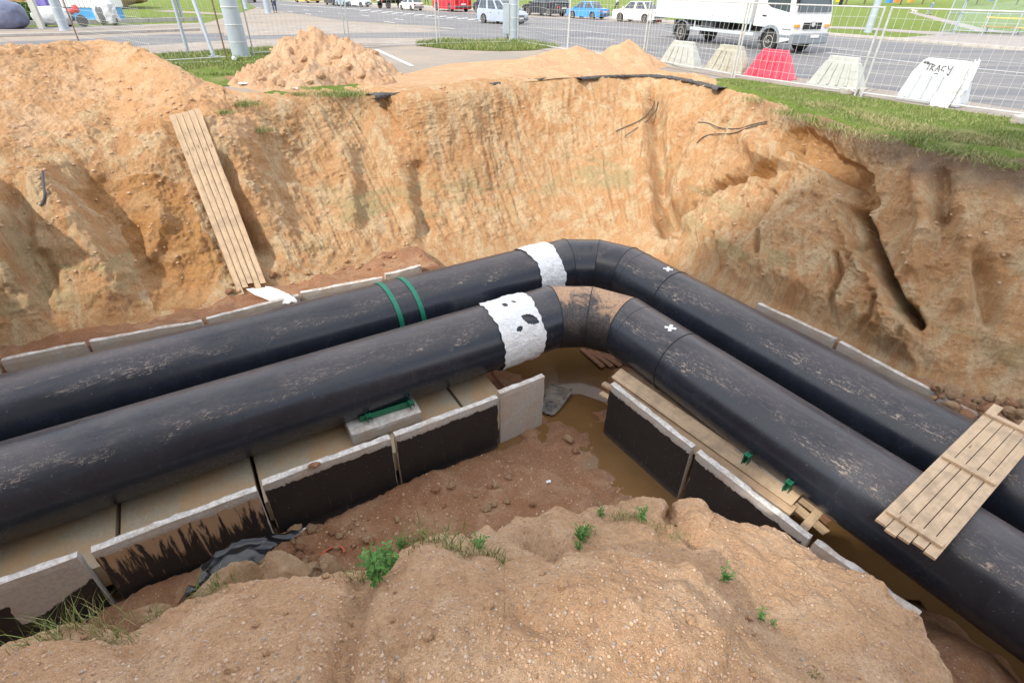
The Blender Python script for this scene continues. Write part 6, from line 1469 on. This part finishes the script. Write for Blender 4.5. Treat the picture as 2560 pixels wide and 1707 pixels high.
def fhit(x, y):
    best = None
    for b in (BVH_mound, BVH_floor, BVH_bank, BV1, BV2):
        r = Vector(ray(x, y)).normalized(); h = b.ray_cast(Vector(CAM), r)
        if h[0] is not None and (best is None or h[3] < best[3]): best = h
    return best[0] if best else at(x, y, 0)
RB = "big clods in the hollow beside the black bag"
rock("boulder", "largest pale clod beside the black bag, broken face up", "boulder", at(605, 1490, -3.15), (.92, .45, .75), M['clod'], 501, 5, .55, .3, RB, 1.4, .3)
rock("boulder", "flat clod split off the largest one, right of it", "boulder", at(715, 1462, -3.1), (.75, .5, .5), M['clod'], 502, 5, -.3, -.2, RB, 1.0, .3)
rock("boulder", "small grey standing clod at the right end of the clod row", "boulder", at(825, 1432, -3.4), (.34, .28, .34), M['clod'], 503, 5, .8, .1, RB, .8, .3)
rock("boulder", "low grey clod between the split one and the standing one", "boulder", at(770, 1436, -3.5), (.34, .28, .25), M['clod'], 504, 4, .1, 0, RB, .8, .3)
rock("boulder", "light clod lying half below the left corner weeds", "boulder", at(395, 1555, -3.3), (.5, .35, .35), M['clod'], 505, 4, .1, 0, RB, .8, .3)
cl = [(815, 1292, .12), (742, 1330, .22), (780, 1322, .18), (735, 1298, .14), (690, 1330, .16), (700, 1415, .14), (720, 1385, .2), (760, 1410, .14), (850, 1340, .12), (1090, 1225, .13), (1130, 1215, .16), (1238, 1214, .13), (1223, 1218, .10), (1272, 1195, .12), (1268, 1255, .10), (1108, 1265, .08), (1500, 1262, .10), (1420, 1100, .20), (1440, 1130, .14), (1215, 1270, .16), (1235, 1262, .12), (1330, 1262, .10), (1190, 1240, .08), (470, 1490, .1), (1060, 1256, .06), (995, 1300, .10), (830, 1395, .10)]
for i, (x, y, s) in enumerate(cl):
    o = rock("clod", "loose brown clod lying on the floor of the pit", "clod", fhit(x, y), (s, s*.85, s*.7), M['clod'] if i % 3 else M['floor'], 520+i, 3, i*.7, 0, "loose clods on the pit floor", .6, .3)
rock("clod", "orange clod resting on the white top edge of a black panel", "clod", at(786, 1166, ZT+.01), (.16, .10, .07), M['floor'], 571, 4, .3, 0, None, .6, .1)
# clods in the rough heap
rng_ = random.Random(5)
for i, (x, y, s) in enumerate([(748, 178, .36), (725, 130, .30), (842, 142, .42), (800, 190, .30), (905, 190, .40), (1000, 190, .26), (700, 212, .26), (775, 208, .24), (680, 128, .24), (940, 132, .16), (870, 165, .26), (820, 160, .22), (760, 150, .22), (655, 200, .22), (880, 205, .26), (930, 170, .2)]):
    rock("clod", "angular clod sticking out of the rough heap", "clod", fhit(x, y), (s, s*.9, s*.8), M['heap'], 600+i, 4, rng_.random()*6, .3, "clods in the rough heap", .9, .45)
# rubble on the right behind the rear panels
for i in range(46):
    x = 2330+rng_.random()*230; y = 965+(x-2330)*.25+rng_.random()*75-10; s = .08+.22*rng_.random()**1.5
    rock("clod", "crumbly clod in the rubble at the right edge behind the panels", "clod", at(x, y, -3.1+.15*rng_.random()), (s, s*.9, s*.75), M['clod'] if rng_.random() < .6 else M['floor'], 700+i, 3, rng_.random()*6, 0, "clods in the rubble at the right edge", .6, .3)
for i in range(60):
    x = 560+rng_.random()*560 if i < 34 else 1480+rng_.random()*330; y = (700-(x-600)*.17+rng_.random()*36) if i < 34 else (600+(x-1480)*.42+rng_.random()*26); s = .05+.13*rng_.random()**1.6
    rock("clod", "small clod fallen to the foot of the back bank", "clod", fhit(x, y), (s, s*.9, s*.75), M['bank'] if rng_.random() < .6 else M['floor'], 800+i, 3, rng_.random()*6, 0, "clods at the foot of the back bank", .6, .3)
for i in range(46):
    x = 640+rng_.random()*300; y = 1285+(940-x)*.30*rng_.random()+rng_.random()*95; s = .03+.13*rng_.random()**1.8
    rock("clod", "crumbly brown clod near the foot of the panels behind the black bag", "clod", fhit(x, y), (s, s*.85, s*.75), M['clod'] if rng_.random() < .5 else M['floor'], 900+i, 3, rng_.random()*6, 0, "clods behind the black bag", .8, .3)
for i in range(46):
    x = 60+rng_.random()*2200; y = 1400+rng_.random()*300; h_ = BVH_mound.ray_cast(Vector(CAM), Vector(ray(x, y)).normalized())[0]
    if h_ is None: continue
    s = .015+.045*rng_.random()**2.2
    rock("clod", "small sandy clod lying on the near mound", "clod", h_, (s, s*.9, s*.75), M['mound'], 960+i, 3, rng_.random()*6, 0, "small clods on the near mound", .8, .3)
o = MB().lathe([(.15, -.01), (.17, 0), (.17, .05), (.14, .05)], 28, R3(rx=math.pi/2)); o.f = o.f[:-2]; o.f = [f for k, f in enumerate(o.f) if (k % 28) < 15]
o = o.build("broken_tile", simple("terracotta", (.45, .11, .05), .8, nsc=9), None, True); o.location = fhit(835, 1398)+Vector((0, 0, .04)); o.rotation_euler = (.2, .1, 3.6); tag(o, "curved broken piece of red clay pipe among the clods", "clay shard")
# ------------------------------------------------------------------ pebbles
def scatter(name, n, gen, smin, smax, m, seed, kind="stuff", label=None):
    rng = np.random.RandomState(seed); bm = bmesh.new(); bmesh.ops.create_icosphere(bm, subdivisions=1, radius=1); B = np.array([list(v.co) for v in bm.verts]); T_ = np.array([[v.index for v in f.verts] for f in bm.faces]); bm.free()
    Vs, Ts, k = [], [], 0
    for i in range(n):
        c = gen(rng)
        if c is None: continue
        s = smin+(smax-smin)*rng.rand()**3.5; a = rng.rand()*6.28; R_ = np.array([[math.cos(a), -math.sin(a), 0], [math.sin(a), math.cos(a), 0], [0, 0, 1]])
        b = B*(1+.3*(rng.rand(len(B))-.5))[:, None]*np.array([1, .5+.5*rng.rand(), .35+.4*rng.rand()])*s; Vs.append(b @ R_.T+np.array(c)+[0, 0, s*.15]); Ts.append(T_+k*len(B)); k += 1
    o = link(name, np_mesh(name, np.concatenate(Vs), np.concatenate(Ts)), m, smooth=True); tag(o, label, kind=kind)
    return o
def peb_mat(name, pal):
    t = NT(name); g = t.new("ShaderNodeNewGeometry"); c = t.ramp(g.outputs["Random Per Island"], [(i/(len(pal)-1), p) for i, p in enumerate(pal)]); n = t.noise(t.coord(), 60, 3)
    return t.out(t.mix(t.math('MULTIPLY', n, .5), c, (.45, .33, .22)), .8)
M['pebble'] = peb_mat("pebbles", [(.26, .23, .22), (.44, .34, .26), (.50, .43, .35), (.38, .22, .18), (.46, .34, .25), (.22, .21, .22), (.50, .44, .37), (.42, .29, .20)])
M['crumb'] = peb_mat("soil_crumbs", [(.38, .23, .14), (.50, .33, .21), (.42, .27, .17), (.56, .40, .27), (.34, .20, .12)])
def on_mound(rng):
    x = rng.rand()*2500-20; y = 1260+447*rng.rand()**.8; r = Vector(ray(x, y)).normalized(); h = BVH_mound.ray_cast(Vector(CAM), r)
    return h[0] if h[0] is not None else None
scatter("gravel", 1500, on_mound, .002, .012, M['pebble'], 3, label="small pebbles scattered over the near mound")
scatter("gravel", 4600, on_mound, .003, .012, M['crumb'], 4, label="soil crumbs scattered over the near mound")
def on_floor(rng):
    x = 560+rng.rand()*1100; y = 1130+300*rng.rand(); r = Vector(ray(x, y)).normalized(); h = BVH_floor.ray_cast(Vector(CAM), r)
    return h[0] if h[0] is not None else None
scatter("gravel", 1500, on_floor, .006, .030, M['crumb'], 6, label="crumbs and grit on the damp floor of the pit")
def on_bank(rng):
    x = rng.rand()*2560; y = 110+600*rng.rand(); 
    if x > 650 and rng.rand() > .35: return None
    r = Vector(ray(x, y)).normalized(); h = BVH_bank.ray_cast(Vector(CAM), r)
    return h[0] if h[0] is not None else None
scatter("gravel", 3200, on_bank, .010, .055, M['crumb'], 8, label="grit and crumbs on the slope of the bank")
# ------------------------------------------------------------------ plants
def blade_mat(name, pal):
    t = NT(name); g = t.new("ShaderNodeNewGeometry"); c = t.ramp(g.outputs["Random Per Island"], [(i/(len(pal)-1), p) for i, p in enumerate(pal)]); t.b.inputs["Subsurface Weight"].default_value = 0
    return t.out(c, .55, spec=.3)
M['blade'] = blade_mat("grass_blade", [(.09, .13, .03), (.15, .22, .05), (.21, .28, .07), (.34, .33, .15), (.10, .17, .035), (.30, .27, .14)])
M['blade_dry'] = blade_mat("dry_blade", [(.30, .27, .12), (.42, .36, .20), (.16, .22, .06), (.34, .30, .14)])
M['weedleaf'] = blade_mat("weed_leaf", [(.045, .13, .02), (.08, .20, .03), (.06, .15, .03), (.11, .22, .05)])
def blades(name, C, Nn, hmin, hmax, wd, m, seed, lean=.5, label=None, kind=None, cat=None, group=None):
    rng = np.random.RandomState(seed); C = np.asarray(C, float); k = len(C); h = hmin+(hmax-hmin)*rng.rand(k)**1.5; a = rng.rand(k)*6.283; l = lean*rng.rand(k); b = rng.rand(k)*6.283
    side = np.stack([np.cos(a), np.sin(a), 0*a], 1)*wd; dr = np.stack([np.cos(b)*l, np.sin(b)*l, np.ones(k)], 1); dr /= np.linalg.norm(dr, axis=1)[:, None]
    mid = C+dr*h[:, None]*.55; tip = C+dr*h[:, None]+np.stack([np.cos(b)*l, np.sin(b)*l, -l*.5], 1)*h[:, None]*.45
    V = np.stack([C-side, C+side, mid+side*.8, tip, mid-side*.8], 1).reshape(-1, 3); i = np.arange(k)*5
    Q_ = np.stack([i, i+1, i+2, i+4], 1); T_ = np.stack([i+4, i+2, i+3, i+3], 1)
    me = bpy.data.meshes.new(name); me.vertices.add(len(V)); me.vertices.foreach_set("co", V.astype(np.float32).ravel())
    L = np.concatenate([Q_.ravel(), T_[:, :3].ravel()]).astype(np.int32); me.loops.add(len(L)); me.loops.foreach_set("vertex_index", L); me.polygons.add(2*k)
    me.polygons.foreach_set("loop_start", np.concatenate([np.arange(k)*4, 4*k+np.arange(k)*3]).astype(np.int32)); me.polygons.foreach_set("loop_total", np.concatenate([np.full(k, 4), np.full(k, 3)]).astype(np.int32)); me.update(calc_edges=True)
    o = link(name, me, m); tag(o, label, cat, group, kind); return o
def in_poly(poly, n, seed, z=.016, dens=None):
    P = [at(x, y, z) for x, y in poly]; rng = np.random.RandomState(seed); x0, x1 = min(p.x for p in P), max(p.x for p in P); y0, y1 = min(p.y for p in P), max(p.y for p in P); out = []
    X = x0+(x1-x0)*rng.rand(n*4); Y = y0+(y1-y0)*rng.rand(n*4); c = np.zeros(n*4, bool); m = len(P)
    for i in range(m):
        a, b = P[i], P[(i+1) % m]; c ^= ((a.y > Y) != (b.y > Y)) & (X < (b.x-a.x)*(Y-a.y)/((b.y-a.y) if b.y != a.y else 1e-9)+a.x)
    Q_ = np.stack([X[c], Y[c], np.full(c.sum(), z)], 1)
    if dens is not None: Q_ = Q_[vn(Q_*[1.1, 1.1, 1], dens) > -.05-.4*rng.rand(len(Q_))]
    return Q_[:n]
RV = [(1790, 200), (1850, 197), (2145, 242), (2560, 300), (2700, 320), (2700, 430), (2460, 388), (2250, 345), (2080, 300), (1980, 268), (1890, 236), (1830, 212)]
blades("grass", in_poly(RV, 20000, 1, .018, 5), None, .02, .085, .006, M['blade'], 2, .7, "grass blades on the verge between the fence and the pit's right rim", "stuff")
blades("grass", in_poly([(2000, 262), (2250, 330), (2600, 400), (2600, 372), (2300, 316), (2050, 258)], 5000, 9, .018, 6), None, .05, .14, .006, M['blade_dry'], 3, .9, "dry grass along the right rim", "stuff")
blades("grass", in_poly([(366, 140), (500, 130), (690, 118), (740, 130), (700, 170), (600, 190), (440, 190), (390, 165)], 9000, 11, .016, 7), None, .04, .17, .009, M['blade'], 5, .6, "grass blades on the left verge round the lamp post", "stuff")
blades("grass", in_poly([(1040, 108), (1110, 100), (1200, 104), (1290, 100), (1400, 117), (1330, 126), (1250, 128), (1130, 124), (1040, 114)], 9000, 12, .016, None), None, .06, .24, .012, M['blade'], 6, .6, "grass blades round the grey lamp post", "stuff")
# turf hanging over the rim
def tuft(p, n, r, h, label, seed, m='blade', wd=.005, lean=.9, hitf=fhit, group="grass tufts and weeds"):
    rng = np.random.RandomState(seed); c = hitf(*p); C = np.array(c)+np.stack([rng.normal(size=n)*r, rng.normal(size=n)*r*.6, np.zeros(n)-.01], 1)
    return blades("grass_tuft", C, None, h*.35, h, wd, M[m], seed, lean, label, None, "grass tuft", group)
tuft((605, 262), 500, .22, .16, "dense grass tuft on the rim right above the plank ramp", 21)
tuft((555, 282), 220, .14, .12, "smaller tuft just right of the ramp's upper end", 22)
tuft((650, 328), 500, .15, .16, "round tuft hanging alone on the bank right of the ramp", 23, 'blade_dry')
tuft((820, 236), 900, .40, .18, "wide band of grass on the rim below the rough heap", 24)
tuft((870, 238), 700, .30, .18, "right half of the grass band on the rim below the rough heap", 25)
tuft((745, 238), 200, .12, .14, "small green tuft left of the grass band", 26)
for i, (x, y) in enumerate([(1900, 252), (1990, 285), (2100, 318), (2200, 345), (2290, 352), (2380, 378), (2470, 398), (2540, 415), (2040, 300), (2150, 330)]):
    tuft((x, y), 380, .28, .20, "ragged turf drooping over the right rim", 30+i, 'blade' if i % 3 else 'blade_dry', .006, 1.4, (lambda x, y: hit(x, y)[0]), "ragged turf tufts on the right rim")
def weed(p, n, h, label, seed, leafy=True, dry=False):
    h *= 1.35; n = int(n*1.3)
    c = fhit(*p); rng = np.random.RandomState(seed); root = empty("weed", c, rng.rand()*6, label, "weed", "grass tufts and weeds")
    Vl, Fl = [], []
    stems = MB()
    for k in range(n):
        a = rng.rand()*6.28; l = h*(.5+.5*rng.rand()); sp = .35*rng.rand()+.1; tip = np.array([math.cos(a)*l*sp, math.sin(a)*l*sp, l]); stems.tube([(0, 0, -.01), tuple(tip*.5+np.array([0, 0, l*.05])), tuple(tip)], [.0022, .0018, .0008], 5)
        m_ = 7 if leafy else 2
        for j in range(m_):
            f = .15+.85*j/m_; b = rng.rand()*6.28; q = tip*f; L = h*(.26-.12*f)*(.7+.6*rng.rand()); u = np.array([math.cos(b), math.sin(b), .35]); v = np.array([-math.sin(b), math.cos(b), 0]); w_ = L*.20
            k0 = len(Vl); Vl += [q, q+u*L*.35+v*w_, q+u*L*.55+v*w_*.45, q+u*L*.72+v*w_*.8, q+u*L+np.array([0, 0, -L*.2]), q+u*L*.72-v*w_*.8, q+u*L*.55-v*w_*.45, q+u*L*.35-v*w_]; Fl.append(tuple(range(k0, k0+8)))
    stems.build("stem", M['weedleaf'] if not dry else M['blade_dry'], root)
    me = bpy.data.meshes.new("leaf_cluster"); me.from_pydata([tuple(v) for v in Vl], [], Fl); me.update(); link("leaf_cluster", me, M['weedleaf'] if not dry else M['blade_dry'], root); return root
weed((965, 1430), 9, .26, "leafy thistle at the left end of the mound's grassy crest", 41); weed((940, 1452), 8, .18, "low leafy weed below the thistle on the mound's crest", 42); weed((1005, 1370), 6, .22, "leafy weed standing highest at the crest's left bend", 43)
weed((1200, 1372), 3, .16, "broad-leaved weed with one upright bright leaf in the middle of the mound", 44); weed((1450, 1350), 7, .15, "dark leafy weed beside the hollow in the mound", 45); weed((1445, 1372), 4, .08, "low weed at the foot of the dark leafy one", 46)
weed((1605, 1300), 4, .12, "weed on the back crest right of the hollow", 47); weed((1500, 1290), 3, .12, "small weed at the left end of the back crest", 48); weed((1810, 1450), 4, .11, "weed with red stems on the sunlit lobe's right edge", 49); weed((1895, 1545), 3, .09, "tiny weed lower on the lobe's right edge", 50); weed((1930, 1560), 2, .06, "single-leaf weed below the lobe's edge", 51)
weed((520, 1480), 3, .12, "weed beside the largest clod", 52)
for i, (p, n, r, h, lab) in enumerate([((1085, 1350), 160, .09, .17, "thin tall grass on the mound's crest behind the smooth lobe"), ((1130, 1372), 120, .08, .12, "sparse grass right of the tall grass on the crest"), ((1040, 1352), 130, .09, .13, "grass between the thistle and the tall grass on the crest"), ((1170, 1384), 90, .06, .10, "grass left of the broad-leaved weed"), ((1225, 1390), 60, .03, .11, "few upright blades beside the broad-leaved weed"), ((1260, 1405), 40, .02, .10, "last few blades right of the broad-leaved weed"),
        ((540, 1475), 110, .07, .17, "fresh grass in front of the largest clod"), ((230, 1580), 150, .12, .22, "long grass at the lower left edge of the mound"), ((130, 1600), 110, .10, .30, "tallest grass stalks in the lower left corner"), ((300, 1610), 90, .07, .15, "short grass right of the long lower left grass"),
        ((400, 1540), 50, .05, .14, "grass on the pit side of the left crest"), ((1545, 1296), 70, .05, .10, "grass on the back crest above the hollow"), ((1580, 1296), 80, .05, .10, "grass next to the weed on the back crest"), ((1640, 1318), 60, .06, .08, "grass at the right end of the back crest"), ((1690, 1345), 50, .05, .08, "low grass where the back crest slopes right"),
        ((1470, 1340), 60, .04, .11, "grass behind the dark leafy weed"), ((905, 1450), 60, .05, .1, "grass below the thistle"), ((2030, 1690), 60, .03, .05, "green sprouts at the bottom right"), ((870, 1440), 50, .05, .1, "sparse blades near the standing clod")]):
    tuft(p, n, r, h, lab, 60+i, 'blade' if i % 4 != 3 else 'blade_dry', .0022, .8)
# ------------------------------------------------------------------ cables hanging out of the bank and small litter
def cable(pts, r, label, mk='darkhole', lift=.05):
    P = []
    for x, y in pts:
        h, n_ = hit(x, y); d = (Vector(CAM)-h).normalized(); P.append(h+d*lift)
    C = cr_resample(np.array([list(p) for p in P]), 40); o = MB().tube([tuple(c) for c in C], r, 8).build("cable", M[mk], None, True); tag(o, label, "cable", "cut cables in the bank")
M['cable'] = simple("cable_sheath", (.06, .06, .07), .5)
cable([(1636, 252), (1630, 272), (1605, 298), (1570, 315), (1540, 328)], .014, "upper cut cable of the pair hanging left of the bank's corner", 'cable')
cable([(1645, 254), (1640, 276), (1618, 302), (1590, 322), (1562, 342)], .014, "lower cut cable of the pair hanging left of the bank's corner", 'cable')
cable([(1918, 304), (1880, 312), (1845, 322), (1800, 320), (1770, 308), (1745, 306)], .013, "upper wavy cable on the right bank", 'cable')
cable([(1916, 308), (1870, 320), (1830, 334), (1780, 336), (1755, 345), (1742, 358)], .013, "lower wavy cable with frayed end on the right bank", 'cable')
cable([(107, 428), (108, 455), (112, 485), (108, 505), (100, 515)], .022, "short black cable end sticking out of the left bank", 'cable')
def scrap(p, s, label, m='film', seed=1):
    c = fhit(*p)+Vector((0, 0, .02)); o = crumple("litter", [c+Vector((-s, -s*.6, 0)), c+Vector((s, -s*.6, .01)), c+Vector((s, s*.6, .02)), c+Vector((-s, s*.6, 0))], 10, 8, s*.3, M[m], seed, 14, .15); tag(o, label, "litter")
scrap((738, 224), .07, "small white paper at the foot of the rough heap", seed=3); scrap((608, 213), .12, "flat bluish scrap left of the rough heap", seed=4); scrap((1371, 1206), .035, "tiny white scrap on the damp pit floor", seed=5)
#o = MB().tube([at(1061, 33, .4), at(1063, 28, .55), at(1070, 26, .45)], .03, 6).build("fence_scrap", M['bagwhite'], None, True); bpy.data.objects.remove(o)
